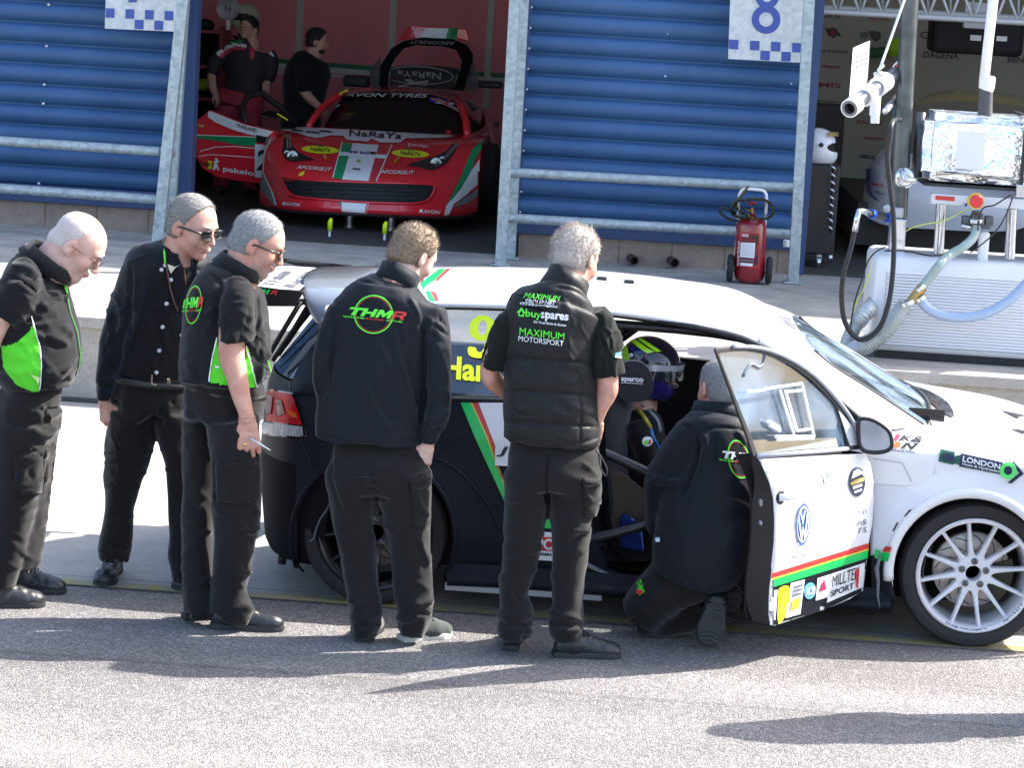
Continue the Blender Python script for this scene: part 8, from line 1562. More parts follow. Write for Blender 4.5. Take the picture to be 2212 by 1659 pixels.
# ================================================================= BAY 8 INTERIOR
def bay8():
 Y = 26.5; t = thing('sponsor_wall', 'dull beige display wall printed with rows of faint sponsor names inside the right bay', 'display wall', (3, Y, PZ)); mb = MB(); x0 = aY(*R1(200, 600), Y)[0]-.6; mb.box((x0, Y, PZ), (7.4, Y+.05, 4.0)); w_ = mb.build('panel', mat('beige_wall', (.36, .33, .27), .6), t); b = bvh_of(w_)
 PD = mat('print_dark', (.05, .05, .05), .6); PR = mat('print_red', (.30, .03, .06), .6)
 for s_, x, y, w, h, m_ in (('AOK', 360, 125, 165, 38, PD), ('PARTNERS', 275, 452, 310, 25, PD), ('Haymor', 335, 590, 180, 45, PR), ('MIS', 310, 755, 205, 50, PR), ('Precision', 300, 920, 190, 22, PD), ('RESORT', 665, 1110, 240, 30, PR), ('Haymor', 730, 1255, 180, 45, PR), ('OMEGA', 680, 1425, 150, 40, PD), ('G', 1250, 285, 90, 70, PD), ('DAGENA', 1280, 470, 330, 60, PD), ('BEN', 2060, 520, 150, 50, PD), ('AOK', 760, 150, 220, 30, PR), ('WW', 690, 290, 80, 70, PD)):
  ptext(s_, [R1(x, y), R1(x+w, y+w*.055), R1(x+w-3, y+h+w*.055), R1(x-3, y+h)], m_, b, w_, off=.006, step=40)
 decal('winged_emblem', [[R1(*p) for p in ((362, 250), (400, 262), (440, 245), (480, 270), (520, 335), (480, 325), (440, 350), (395, 325))]], PD, b, w_, .006, 40); decal('winged_emblem', [[R1(*p) for p in circ(437, 298, 26, 30, 20)]], PR, b, w_, .009, 40)
 decal('dark_disc', [[R1(*p) for p in ((770, 280), (880, 290), (885, 350), (840, 385), (790, 350))]], mat('print_brown', (.09, .06, .05), .6), b, w_, .006, 40)
 mb = MB(); mb.box((x0+.02, Y-1.2, PZ), (aY(*R1(520, 1300), Y-1)[0], Y-.9, a1(300, 960, Y-1.2)[2])); tag(mb.build('storage_cabinet', mat('dark_cabinet', (.03, .028, .028), .6), None, bevel=.02), 'tall dark storage cabinet against the beige sponsor wall', 'cabinet')
 tag(tube('hi_vis_strip', [(1030, 350, 25.5), (1025, 520, 25.5)], .09, mat('hivis', (.35, .6, .02), .7), None, R1), 'bright yellow green vest hanging on the beige wall', 'hi-vis vest')
 tag(tube('flag_green', [(870, 440, 26.3), (875, 525, 26.3)], .16, mat('flag_green', (.05, .16, .05), .7), None, R1), 'dark green cloth hanging on the beige sponsor wall', 'cloth')
 # truss
 tr = thing('lighting_truss', 'bright aluminium lattice truss across the top of the right bay', 'truss', a1(800, 110, 21.7)); Yt = 21.75
 for y0, y1, Y_ in ((98, 205, Yt), (60, 165, Yt+.28), (-180, -70, Yt), (-215, -105, Yt+.28)): mb = MB(); mb.cyl(a1(150, y0-6, Y_), a1(2400, y1+10, Y_), .026, 12); mb.build('chord', mat('truss_grey', (.42, .43, .44), .45, metal=.3), tr, auto=50)
 mb = MB()
 for i in range(11):
  xa, xb = 270+i*210, 270+i*210+105; mb.tube([a1(xa, 100+(xa-260)*.055, Yt), a1(xb, -178+(xb-260)*.055, Yt)], .012, 8); mb.tube([a1(xb, -178+(xb-260)*.055, Yt), a1(xa+210, 100+(xa-50)*.055, Yt)], .012, 8)
  mb.tube([a1(xa, 62+(xa-260)*.055, Yt+.28), a1(xa, -212+(xa-260)*.055, Yt+.28)], .011, 8)
 mb.build('lattice', MATS['truss_grey'], tr, smooth=True)
 # overhead unit
 oh = thing('overhead_unit', 'black overhead monitor unit with small windows hanging under the truss', 'monitor', a1(1750, 330, 24)); mb = MB(); mb.bbox(a1(1352, 480, 24), a1(2230, 190, 24)+np.array([0, .5, 0]), .05); mb.build('case', mat('unit_black', (.006, .006, .008), .7), oh); mb = MB(); mb.box(a1(1712, 370, 23.97), a1(1815, 325, 23.985)); mb.box(a1(1955, 375, 23.97), a1(2055, 335, 23.985)); mb.build('sticker', DECW, oh)
 mb = MB(); mb.bbox(a1(1650, 255, 23.6), a1(1865, 20, 23.7), .01); tag(mb.build('hanging_panel', mat('panel_pale', (.5, .5, .55), .5), None), 'pale grey square panel hanging in front of the black overhead unit', 'panel')
 # roller cabinet with the helmet on it
 tc = thing('tool_cabinet', 'black roller tool cabinet with pale drawer handles inside the right bay', 'tool cabinet', a2(270, 900, 21.9)); Yc = 21.75; L_ = a2(100, 900, Yc); z1 = a2(280, 45, Yc)[2]; xr = a2(425, 500, Yc)[0]
 mb = MB(); mb.bbox((L_[0]-.1, Yc, PZ+.12), (xr, Yc+.55, z1), .012); mb.build('case', mat('cabinet_black', (.018, .018, .02), .35), tc)
 for i in range(9): mb = MB(); p = a2(415-i*3, 80+i*63, Yc); mb.tube([p+np.array([-.05, -.03, .03]), p+np.array([.0, -.035, 0]), p+np.array([-.02, -.01, -.02])], .012, 6); mb.build('drawer_handle', CHR, tc, smooth=True)
 for x in (275, 375): p = a2(x, 880 if x < 300 else 790, Yc+(.05 if x < 300 else .5)); mb = MB(); mb.lathe((p[0]-.015, p[1], PZ+.05), (1, 0, 0), [(.02, 0), (.05, .002), (.05, .03), (.02, .032)], 18); mb.box((p[0]-.02, p[1]-.02, PZ+.06), (p[0]+.02, p[1]+.02, PZ+.125)); mb.build('castor', CHR, tc, auto=40)
 hz = z1; hc_ = a1(325, 1370, 21.85)
 S = Sc(); hd = Head(hc_+np.array([-.02, 0, .0]), -8, 0, 0, 1.1); hd.E(S, (-.005, 0, .03), (.142, .118, .125), .0); hd.E(S, (.045, 0, -.055), (.108, .092, .085), .05); hd.E(S, (-.02, 0, -.05), (.118, .100, .08), .04); hd.E(S, (.135, 0, .012), (.085, .125, .034), .008, 's'); S.cut(hd.P(0, 0, -.12), hd.M@np.array([.05, 0, -1]))
 he = S.build('crash_helmet', mat('helmet_white', (.78, .78, .8), .25, coat=.8), None, .007, 2); tag(he, 'white full face crash helmet with open visor on the black tool cabinet', 'helmet')
 Si = Sc(); hd.E(Si, (.01, 0, -.01), (.118, .098, .10)); Si.build('lining', DARK, he, .012, 1)
 mb = MB(); mb.loft([[hd.P(.148*math.cos(a), .122*math.sin(a), z_) for z_ in (.13, .10)] for a in np.linspace(-1.1, 1.1, 16)], closed=False, cap=False); mb.build('visor', mat('visor_gold', (.30, .20, .08), .25), he, smooth=True); mb = MB(); mb.lathe(hd.P(.03, -.118, .03), (0, -1, 0), [(.02, -.01), (.02, .004), (.012, .006), (0, .006)], 14); mb.build('visor_pivot', TRIM, he)
 # gold and purple race car
 rc = thing('race_car', 'gold and purple race car parked inside the right bay behind the refuelling rig', 'race car', (3.3, 23.6, PZ)); GO = mat('gold_paint', (.62, .45, .16), .3, coat=.8); PP = mat('purple_paint', (.05, .03, .22), .3, coat=.6)
 def A(x, y, Y): return a1(x, y, Y)
 rows = []
 for (yo, Y_, k_) in ((-20, 23.3, 1), (-65, 23.5, .97), (-105, 23.9, .9), (-130, 24.5, .84), (-135, 25.2, .8)): rows.append([A(1700+(x-1700)*k_, y+yo*(1-abs((x-1750)/760)**2*.3), Y_) for x, y in ((1160, 1040), (1250, 980), (1400, 955), (1600, 950), (1800, 958), (2000, 975), (2200, 1000), (2350, 1060))])
 mb = MB(); mb.loft(rows, closed=False, cap=False); rf = mb.build('roof', GO, rc, smooth=True); br_ = bvh_of(rf)
 def dd(n, p, m, o=.006): return decal(n, [[R1(*q) for q in p]], m, br_, rf, o, 20)
 dd('purple_band', ((1300, 870), (1340, 862), (1320, 925), (1270, 935)), PP); dd('purple_band', ((1400, 858), (1560, 850), (1500, 920), (1370, 925)), PP); dd('cream_band', ((1560, 850), (1640, 852), (1600, 870), (1530, 905)), mat('cream_vinyl', (.6, .55, .38), .4)); dd('dark_band', ((1350, 935), (2150, 955), (2180, 985), (1330, 965)), DECB)
 ptext('AVON', [R1(1420, 952), R1(1770, 960), R1(1760, 980), R1(1410, 972)], mat('cream_vinyl', (.6, .55, .38), .4), br_, rf, shear=.3, off=.012, step=20); ptext('2', [R1(1230, 955), R1(1280, 957), R1(1270, 1000), R1(1220, 998)], DECW, br_, rf, off=.008, step=20)
 mb = MB(); mb.loft([[A(x, y, Y_) for x, y, Y_ in ((700, 1900, 23.2), (760, 1560, 23.1), (860, 1400, 23.2), (990, 1310, 23.5))], [A(x, y, Y_) for x, y, Y_ in ((760, 2020, 22.8), (850, 1560, 22.7), (930, 1440, 22.8), (1040, 1360, 23.1))], [A(x, y, Y_) for x, y, Y_ in ((900, 2100, 22.6), (1100, 1700, 22.5), (1200, 1560, 22.6), (1300, 1480, 22.9))], [A(x, y, Y_) for x, y, Y_ in ((1300, 2120, 22.5), (1500, 1850, 22.45), (1600, 1750, 22.6), (1700, 1650, 22.9))], [A(x, y, Y_) for x, y, Y_ in ((2300, 2180, 22.6), (2300, 1950, 22.6), (2300, 1850, 22.7), (2300, 1750, 23)) ]], closed=False, cap=False)
 bd_ = mb.build('bodywork', mat('body_pearl', (.55, .55, .58), .3, coat=.6), rc, smooth=True); sb_ = bd_.modifiers.new('s', 'SUBSURF'); sb_.levels = sb_.render_levels = 2
 q2 = lambda *p: [R2(*a) for a in p]
 bd2 = bvh_of(bd_); decal('purple_edge', [q2((700, 0), (770, 0), (735, 60), (722, 200), (740, 300), (800, 350), (760, 340), (700, 290), (685, 150))], PP, bd2, bd_, .02, 14); ptext('MIS', q2((740, 190), (840, 205), (838, 235), (738, 222)), PR, bd2, bd_, off=.03, step=14); ptext('Tipo', q2((765, 262), (850, 275), (848, 305), (763, 292)), DECB, bd2, bd_, off=.03, step=14)
 mb = MB(); mb.box((2.0, 22.9, PZ+.12), (5, 26, PZ+.5)); mb.build('underbody', TRIM, rc)
bay8()
# ================================================================= RED SPORTS CAR IN BAY 7
Z = Z2; REDP = mat('race_red', (.80, .025, .04), .22, coat=1.0); TG2 = mat('tricolour_green', (.01, .30, .11), .35, coat=.4); TW2 = mat('tricolour_white', (.85, .86, .87), .35, coat=.4); TR2 = mat('tricolour_red', (.62, .05, .06), .35, coat=.4); GRD = mat('grille_dark', (.008, .008, .009), .6); SY2 = mat('logo_yellow', (.85, .82, .03), .4); SILV = mat('wrap_silver', (.22, .24, .26), .35)
def ferrari():
 root = thing('red_sports_car', 'red race coupe with a tricolour centre stripe, raised on jacks inside the left bay', 'race car', (-2.3, 23.5, PZ))
 R = [ # rows of (x, y, Y), front lip first
     ([(545, 1315), (640, 1345), (800, 1358), (1000, 1368), (1180, 1376), (1400, 1386), (1600, 1394), (1790, 1400), (1955, 1375)], [23.0, 22.62, 22.42, 22.32, 22.3, 22.32, 22.42, 22.58, 22.95]),
     ([(545, 1290), (640, 1322), (800, 1335), (1000, 1345), (1180, 1352), (1400, 1362), (1600, 1370), (1790, 1375), (1957, 1350)], [22.98, 22.60, 22.40, 22.30, 22.28, 22.30, 22.40, 22.56, 22.93]),
     ([(555, 1190), (650, 1240), (770, 1275), (1000, 1298), (1180, 1308), (1400, 1318), (1600, 1318), (1790, 1315), (1962, 1240)], [22.98, 22.62, 22.42, 22.34, 22.32, 22.34, 22.44, 22.58, 22.93]),
     ([(562, 1110), (640, 1135), (760, 1150), (1000, 1168), (1190, 1176), (1400, 1184), (1600, 1190), (1780, 1188), (1966, 1130)], [23.0, 22.66, 22.48, 22.38, 22.36, 22.38, 22.46, 22.62, 22.97]),
     ([(566, 1050), (640, 1070), (760, 1090), (1000, 1108), (1190, 1120), (1400, 1130), (1600, 1132), (1780, 1120), (1972, 1060)], [23.05, 22.76, 22.60, 22.50, 22.48, 22.50, 22.58, 22.74, 23.05]),
     ([(578, 970), (650, 975), (780, 1010), (1010, 1035), (1200, 1048), (1410, 1058), (1600, 1060), (1790, 1030), (1982, 970)], [23.15, 22.98, 22.85, 22.78, 22.76, 22.78, 22.85, 22.98, 23.18]),
     ([(590, 905), (660, 870), (800, 920), (1030, 950), (1215, 962), (1420, 970), (1620, 965), (1830, 915), (1994, 912)], [23.35, 23.22, 23.18, 23.14, 23.12, 23.14, 23.2, 23.28, 23.42]),
     ([(604, 872), (675, 836), (830, 850), (1050, 885), (1240, 900), (1440, 908), (1650, 905), (1870, 885), (2006, 895)], [23.65, 23.6, 23.58, 23.52, 23.5, 23.52, 23.56, 23.62, 23.72]),
     ([(640, 850), (700, 822), (860, 818), (1060, 832), (1250, 842), (1450, 856), (1660, 868), (1885, 872), (2030, 860)], [24.0, 23.95, 23.9, 23.85, 23.84, 23.85, 23.9, 23.98, 24.1]),
     ([(700, 850), (760, 822), (880, 812), (1060, 826), (1260, 836), (1460, 850), (1680, 862), (1895, 862), (2045, 845)], [24.4, 24.35, 24.2, 24.05, 24.0, 24.05, 24.2, 24.35, 24.45])]
 rows = [[aY(*Z2(*p), y) for p, y in zip(a, b)] for a, b in R]; mb = MB(); mb.loft(rows, closed=False, cap=False)
 body = mb.build('body', REDP, root, smooth=True); s = body.modifiers.new('s', 'SUBSURF'); s.levels = s.render_levels = 2
 dg = bpy.context.evaluated_depsgraph_get(); me = bpy.data.meshes.new_from_object(body.evaluated_get(dg)); b = BVHTree.FromPolygons([v.co for v in me.vertices], [tuple(p.vertices) for p in me.polygons])
 # splitter
 mb = MB(); mb.loft([[aY(*Z2(x, y), Y-.0), aY(*Z2(x, y+10), Y-.06), aY(*Z2(x, y+22), Y-.05), aY(*Z2(x, y+16), Y+.2)] for (x, y), Y in zip(R[0][0], R[0][1])], closed=True); mb.build('splitter', TRIM, root)
 # windscreen, roof, pillars
 wb_ = [(960, 828), (1110, 834), (1270, 840), (1460, 852), (1680, 866), (1885, 872)]; wt_ = [(1090, 618), (1200, 598), (1340, 590), (1500, 592), (1660, 612), (1815, 655)]
 rr = [[aY(*Z2(lerp(a[0], c[0], t)+(12*math.sin(t*3.1) if i == 5 else 0), lerp(a[1], c[1], t)-12*math.sin(t*3.1)), lerp(24.0+.12*abs(i-2.5), 24.75+.05*abs(i-2.5), t)) for i, (a, c) in enumerate(zip(wb_, wt_))] for t in np.linspace(0, 1, 8)]
 mb = MB(); mb.loft(rr, closed=False, cap=False); wsn = mb.build('windscreen', mat('dark_screen', (.006, .006, .008), .12, coat=.5), root, smooth=True); bw_ = bvh_of(wsn)
 mb = MB(); mb.tube([aY(*Z2(*p[:2]), p[2]) for p in ((860, 822, 24.1), (905, 750, 24.3), (975, 672, 24.5), (1045, 622, 24.65), (1095, 604, 24.75))], [.03, .035, .035, .035, .03], 10); mb.build('front_pillar', REDP, root, smooth=True); mb = MB(); mb.tube([aY(*Z2(*p[:2]), p[2]) for p in ((1893, 875, 24.2), (1885, 790, 24.4), (1860, 700, 24.6), (1822, 640, 24.8))], [.035, .04, .04, .035], 10); mb.build('front_pillar', REDP, root, smooth=True)
 rf = [[(1085, 604), (1200, 590), (1340, 580), (1500, 582), (1660, 600), (1825, 640)], [(1095, 580), (1210, 565), (1340, 556), (1500, 558), (1660, 574), (1835, 612)], [(1130, 572), (1230, 558), (1350, 550), (1500, 550), (1650, 562), (1810, 600)], [(1180, 590), (1260, 575), (1370, 566), (1500, 566), (1640, 580), (1780, 615)]]
 mb = MB(); mb.loft([[aY(*Z2(*p), Y) for p in r] for r, Y in zip(rf, (24.78, 25.1, 25.5, 25.9))], closed=False, cap=False); ro = mb.build('roof', REDP, root, smooth=True); s = ro.modifiers.new('s', 'SUBSURF'); s.levels = s.render_levels = 1; brf = bvh_of(ro)
 decal('stripe', [[Z2(*p) for p in ((1300, 562), (1360, 556), (1350, 582), (1290, 586))]], TG2, brf, ro, .012, 20); decal('stripe', [[Z2(*p) for p in ((1365, 556), (1545, 556), (1530, 584), (1355, 582))]], TW2, brf, ro, .012, 20)
 # right flank, door glass, mirrors
 fl = [[(1996, 905, 23.5), (2010, 895, 23.8), (2040, 850, 24.3), (2030, 790, 25.0), (1990, 700, 25.6), (1900, 640, 25.9)], [(1985, 985, 23.3), (2030, 950, 23.8), (2070, 890, 24.3), (2070, 830, 25.2), (2060, 760, 26.0), (2040, 730, 26.3)], [(1968, 1120, 23.1), (2010, 1120, 23.6), (2072, 1050, 24.4), (2085, 980, 25.4), (2080, 940, 26.2), (2075, 920, 26.5)], [(1955, 1350, 23.1), (1975, 1300, 23.7), (2010, 1230, 24.5), (2060, 1180, 25.5), (2070, 1130, 26.2), (2070, 1110, 26.5)]]
 mb = MB(); mb.loft([[aY(*Z2(*p[:2]), p[2]) for p in r] for r in fl], closed=False, cap=False); sd_ = mb.build('flank', REDP, root, smooth=True); s = sd_.modifiers.new('s', 'SUBSURF'); s.levels = s.render_levels = 2
 mb = MB(); mb.loft([[aY(*Z2(*p[:2]), p[2]) for p in r] for r in ([(1905, 860, 24.35), (1960, 845, 24.6), (2010, 810, 25.1), (2010, 760, 25.4)], [(1895, 760, 24.6), (1930, 720, 25.0), (1970, 690, 25.4), (1985, 700, 25.6)], [(1850, 650, 24.9), (1880, 645, 25.2), (1900, 645, 25.5), (1905, 650, 25.8)])], closed=False, cap=False); mb.build('side_glass', mat('dark_screen', (.006, .006, .008), .12, coat=.5), root, smooth=True)
 mb = MB(); mb.bbox(aY(*Z2(2055, 822), 24.3), aY(*Z2(2098, 782), 24.4), .02); mb.build('wing_mirror', TRIM, root)
 def dc(n, p, m, o=.006, par=body, bv=b): return decal(n, [[Z2(*q) for q in p]], m, bv, par, o, 10, 1.2)
 # grille, lamps
 gr = spline([np.array(q) for q in ((690, 1142), (760, 1152), (900, 1166), (1190, 1178), (1500, 1186), (1640, 1192), (1680, 1206), (1672, 1240), (1640, 1290), (1560, 1314), (1400, 1314), (1190, 1306), (950, 1288), (790, 1272), (735, 1240), (702, 1185))], 3, closed=True)
 dc('grille', gr, GRD, .006); mb = MB()
 def on(x, y, o=.01, bv=b):
  d = Vector(ray(*Z2(x, y))).normalized(); h = bv.ray_cast(Vector(CC), d); return np.array(h[0] if h[0] else aY(*Z2(x, y), 22.5))-np.array(d)*o
 mb.tube([on(*p, .008) for p in gr], .012, 6, closed=True); mb.build('grille_lip', REDP, root, smooth=True)
 mb = MB()
 for i in range(4): mb.tube([on(x, lerp(1190, 1298, (i+.5)/4)+(x-1190)*.03, .012) for x in range(740, 1650, 70)], .004, 4)
 mb.build('grille_mesh', mat('mesh_grey', (.02, .02, .022), .5), root);
 for pts, lens, lip in ((((712, 868), (748, 872), (756, 940), (800, 985), (905, 1036), (850, 1040), (770, 1050), (720, 1035), (692, 985)), ((760, 1010), (725, 990)), (820, 1012)), (((1845, 925), (1800, 932), (1745, 985), (1690, 1010), (1620, 1030), (1495, 1072), (1590, 1085), (1620, 1098), (1680, 1100), (1750, 1065), (1800, 1000)), ((1690, 1055), (1730, 1030)), (1600, 1065))):
  l_ = dc('headlight', pts, mat('lamp_black', (.02, .02, .022), .12, coat=1), .008)
  mb = MB();
  for (x, y), r in zip(lens, (.055, .03)): c = on(x, y, .012); d_ = (CC-c)/np.linalg.norm(CC-c); mb.lathe(c-d_*.03, d_, [(r, 0), (r, .03), (r*.85, .034), (r*.6, .03), (r*.3, .042), (0, .046)], 18)
  mb.build('lamp_lens', mat('lamp_glass', (.28, .27, .24), .1, metal=.6, coat=1), l_, smooth=True)
  mb = MB()
  for i in range(8):
   for j in range(2): x = lerp(pts[1][0]-5-j*16, pts[2][0]-10-j*16, i/8) if pts[0][0] < 1000 else lerp(1835-j*18, 1750-j*14, i/8); y = lerp(pts[0][1]+8, pts[0][1]+98, i/8); c = on(x, y, .012); mb.lathe(c, (CC-c)/20, [(.009, -.002), (.007, .004), (0, .005)], 6)
  mb.build('lamp_leds', mat('led_pale', (.6, .55, .42), .3), l_)
 # hood stripe
 dc('stripe', ((1085, 922), (1150, 928), (1082, 1162), (1022, 1152)), TG2); dc('stripe', ((1150, 928), (1318, 938), (1252, 1172), (1082, 1162)), TW2); dc('stripe', ((1318, 938), (1400, 945), (1300, 1172), (1252, 1172)), TR2); dc('stripe', ((1064, 985), (1378, 1008), (1368, 1032), (1056, 1010)), TW2, .010); dc('stripe_edge', ((1400, 940), (1407, 941), (1307, 1174), (1300, 1172)), TW2, .009); dc('stripe_edge', ((1080, 920), (1086, 921), (1024, 1154), (1018, 1152)), TW2, .009)
 dc('stripe', ((1080, 1298), (1240, 1310), (1222, 1374), (1080, 1365)), TW2); dc('stripe', ((1058, 1296), (1080, 1298), (1080, 1340), (1066, 1320)), TG2); dc('stripe', ((1240, 1310), (1256, 1311), (1240, 1374), (1222, 1374)), TW2, .009); dc('stripe', ((1242, 1312), (1252, 1312), (1238, 1370), (1228, 1370)), TR2, .011)
 B2 = mat('mobil_blue', (.02, .06, .35), .4); ptext('M bil', [Z2(1132, 978), Z2(1255, 986), Z2(1253, 1006), Z2(1130, 998)], B2, b, body, off=.013); dc('logo_o', circ(1172, 992, 8, 8, 14), TR2, .014); dc('logo_1', ((1262, 988), (1300, 990), (1298, 1006), (1260, 1004)), DECB, .013); dc('shield', ((1176, 1036), (1202, 1038), (1198, 1054), (1188, 1058), (1176, 1052)), mat('shield_gold', (.5, .42, .1), .4), .012); dc('small_plate', ((1150, 1092), (1200, 1096), (1198, 1106), (1150, 1102)), DECG, .012)
 # white band with shop name
 dc('white_band', ((660, 838), (715, 822), (860, 826), (1000, 834), (1250, 846), (1450, 858), (1700, 872), (1810, 880), (1760, 892), (1640, 895), (1490, 898), (1455, 925), (1325, 925), (1275, 898), (1245, 918), (1112, 908), (1090, 880), (1010, 878), (920, 895), (860, 885), (800, 862), (740, 850)), TW2, .007)
 ptext('NaRaYa', [Z2(1130, 846), Z2(1478, 868), Z2(1462, 906), Z2(1124, 884)], DECB, b, body, bold=.012, off=.014)
 for x, y, w_ in ((755, 840, 80), (850, 852, 90), (940, 846, 80)): dc('band_mark', ((x, y), (x+w_, y+10), (x+w_-10, y+18), (x-6, y+9)), DECB, .013)
 for cx, cy in ((940, 972), (1523, 997)):
  dc('yellow_oval', circ(cx, cy, 121, 25, 40, rot=.06), SY2, .008); ptext('NaRaYa', [Z2(cx-62, cy-16), Z2(cx+66, cy-8), Z2(cx+64, cy+18), Z2(cx-64, cy+10)], mat('oval_print', (.10, .11, .03), .5), b, body, off=.013); dc('bow_mark', ((cx-25, cy-32), (cx+28, cy-26), (cx+20, cy-16), (cx, cy-20), (cx-22, cy-20)), mat('bow_grey', (.08, .08, .08), .5), .012)
 dc('drop_mark', ((955, 995), (968, 997), (985, 1030), (970, 1035)), mat('drop_orange', (.6, .3, .02), .4), .010); dc('drop_mark', ((1460, 1018), (1445, 1020), (1408, 1055), (1425, 1060)), mat('drop_orange', (.6, .3, .02), .4), .010)
 ptext('AFCORSE.IT', [Z2(795, 1072), Z2(1018, 1090), Z2(1010, 1112), Z2(788, 1094)], TW2, b, body, bold=.012, shear=.25, off=.010); ptext('AFCORSE.IT', [Z2(1332, 1103), Z2(1548, 1110), Z2(1546, 1132), Z2(1330, 1126)], TW2, b, body, bold=.012, shear=.1, off=.010)
 ptext('AVON', [Z2(722, 1306), Z2(815, 1312), Z2(812, 1334), Z2(718, 1326)], TW2, b, body, bold=.015, shear=.2, off=.010); ptext('AVON', [Z2(1605, 1356), Z2(1715, 1362), Z2(1712, 1382), Z2(1602, 1376)], TW2, b, body, bold=.015, shear=.2, off=.010)
 for x, y in ((700, 1304), (1580, 1354)): dc('avon_bars', ((x+5, y), (x+24, y+1), (x+16, y+20), (x-3, y+18)), TW2, .009)
 ptext('[mlp', [Z2(1512, 930), Z2(1640, 942), Z2(1638, 962), Z2(1510, 950)], TW2, b, body, off=.010, bold=.01); dc('arrow_mark', ((805, 1125), (840, 1108), (838, 1130), (822, 1142), (800, 1140)), SY2, .010)
 # sweeps on the corners
 dc('sweep', ((1994, 912), (1960, 930), (1925, 965), (1890, 1040), (1855, 1130), (1810, 1215), (1765, 1300), (1790, 1290), (1850, 1215), (1910, 1110), (1950, 1020), (1985, 960)), TG2, .009); dc('sweep', ((1968, 1035), (1966, 1180), (1880, 1260), (1800, 1320), (1770, 1385), (1738, 1392), (1752, 1330), (1850, 1215), (1915, 1105)), TW2, .008); dc('sweep', ((1964, 1215), (1962, 1260), (1890, 1310), (1790, 1342), (1850, 1290)), SILV, .011)
 dc('sweep', ((596, 890), (620, 885), (575, 980), (570, 1120), (620, 1230), (655, 1330), (640, 1325), (600, 1270), (556, 1200), (560, 1060)), SILV, .008); dc('sweep', ((628, 880), (634, 878), (588, 985), (580, 1110), (640, 1240), (664, 1322), (655, 1325), (625, 1235), (572, 1115), (580, 985)), TW2, .010); dc('front_light', ((700, 1152), (785, 1166), (780, 1176), (722, 1172)), mat('red_lamp', (.35, .02, .02), .2), .014)
 # windscreen print
 def wd(n, p, m, o=.01): return decal(n, [[Z2(*q) for q in p]], m, bw_, wsn, o, 14, 1.2)
 wd('sun_strip', ((1088, 622), (1200, 600), (1340, 592), (1500, 594), (1660, 614), (1815, 658), (1825, 690), (1700, 662), (1640, 642), (1500, 624), (1340, 618), (1200, 622), (1080, 645)), DECB, .006)
 ptext('AVON TYRES', [Z2(1105, 606), Z2(1640, 612), Z2(1632, 638), Z2(1095, 630)], TW2, bw_, wsn, bold=.015, shear=.25, off=.014); wd('yellow_strip', ((1020, 655), (1040, 656), (1000, 740), (985, 830), (965, 830), (975, 745)), mat('tape_yellow', (.75, .72, .25), .4)); ptext('59', [Z2(985, 672), Z2(1070, 676), Z2(1058, 705), Z2(970, 700)], TW2, bw_, wsn, bold=.02, shear=.3, off=.009)
 FB = mat('flag_blue', (.03, .05, .3), .4); wd('flag', ((1650, 632), (1760, 650), (1835, 670), (1852, 738), (1800, 705), (1740, 680), (1640, 660)), FB, .008); wd('flag', ((1650, 640), (1700, 640), (1850, 720), (1848, 738), (1800, 710)), TW2, .012); wd('flag', ((1680, 668), (1835, 670), (1838, 682), (1690, 675)), TW2, .012); wd('flag', ((1660, 642), (1685, 642), (1848, 726), (1840, 728)), TR2, .016); wd('flag', ((1762, 652), (1780, 655), (1760, 692), (1744, 684)), TR2, .016)
 wd('tow_ring', circ(1768, 858, 18, 16, 16), TR2, .01)
 # antenna of yellow edge lights, jacks
 mb = MB(); mb.tube([aY(*Z2(*p), 24.6) for p in ((1065, 610), (1085, 595), (1120, 578))], .01, 6); mb.build('edge_trim', SY2, root)
 for x, y in ((1128, 1475), (1396, 1495)):
  p = aZ(*Z2(x, y), PZ+.0); p[2] = PZ; mb = MB(); mb.cyl(p, p+np.array([0, 0, .30]), .035, 16); mb.cyl(p, p+np.array([0, 0, .02]), .05, 16); tag(mb.build('air_jack', CHR, root, auto=40))
 mb = MB(); mb.box((-3.1, 23.3, PZ+.28), (-1.5, 26.3, PZ+.42)); mb.build('underbody', TRIM, root)
 for x in (-3.05, -1.42): mb = MB(); mb.lathe((x, 23.9, PZ+.42), (1, 0, 0), [(.2, -.13), (.3, -.13), (.34, -.1), (.34, .1), (.3, .13), (.2, .13)], 32); mb.build('wheel', TYRE, root, auto=40)
 # ---- opened door on the left
 def P(x, y, Y): return aY(*Z2(x, y), Y)
 do = [(108, 870), (112, 815), (150, 770), (195, 735), (222, 708), (330, 752), (450, 800), (640, 845), (640, 1190), (560, 1188), (400, 1168), (260, 1138), (175, 1085), (135, 1010), (112, 940)]
 n_ = np.array([-.28, -1, 0]); p0 = P(400, 950, 23.5); mb = MB(); mb.prism([aP(*Z2(*q), p0, n_) for q in do], (0.02, .07, 0)); d_ = mb.build('door', REDP, root, bevel=.015); bd = bvh_of(d_)
 def dd(n, p, m, o=.005): return decal(n, [[Z2(*q) for q in p]], m, bd, d_, o, 30)
 dd('white_strip', ((190, 738), (218, 712), (330, 756), (450, 804), (638, 850), (600, 884), (480, 868), (370, 835), (262, 788)), TW2); ptext('THAILAND', [Z2(402, 796), Z2(535, 832), Z2(530, 855), Z2(398, 818)], DECB, bd, d_, off=.010)
 dd('stripe', ((108, 872), (300, 880), (530, 888), (530, 945), (400, 935), (250, 905), (115, 888)), TG2); dd('stripe_edge', ((108, 868), (530, 882), (530, 887), (108, 873)), TW2, .006)
 line_decal([Z2(*p) for p in ((130, 1008), (170, 975), (260, 950), (380, 945), (520, 958))], 1.6, TW2, bd, d_, .005, 'pin_line'); line_decal([Z2(*p) for p in ((138, 1015), (220, 998), (340, 1005), (520, 1018))], 1.6, TW2, bd, d_, .005, 'pin_line')
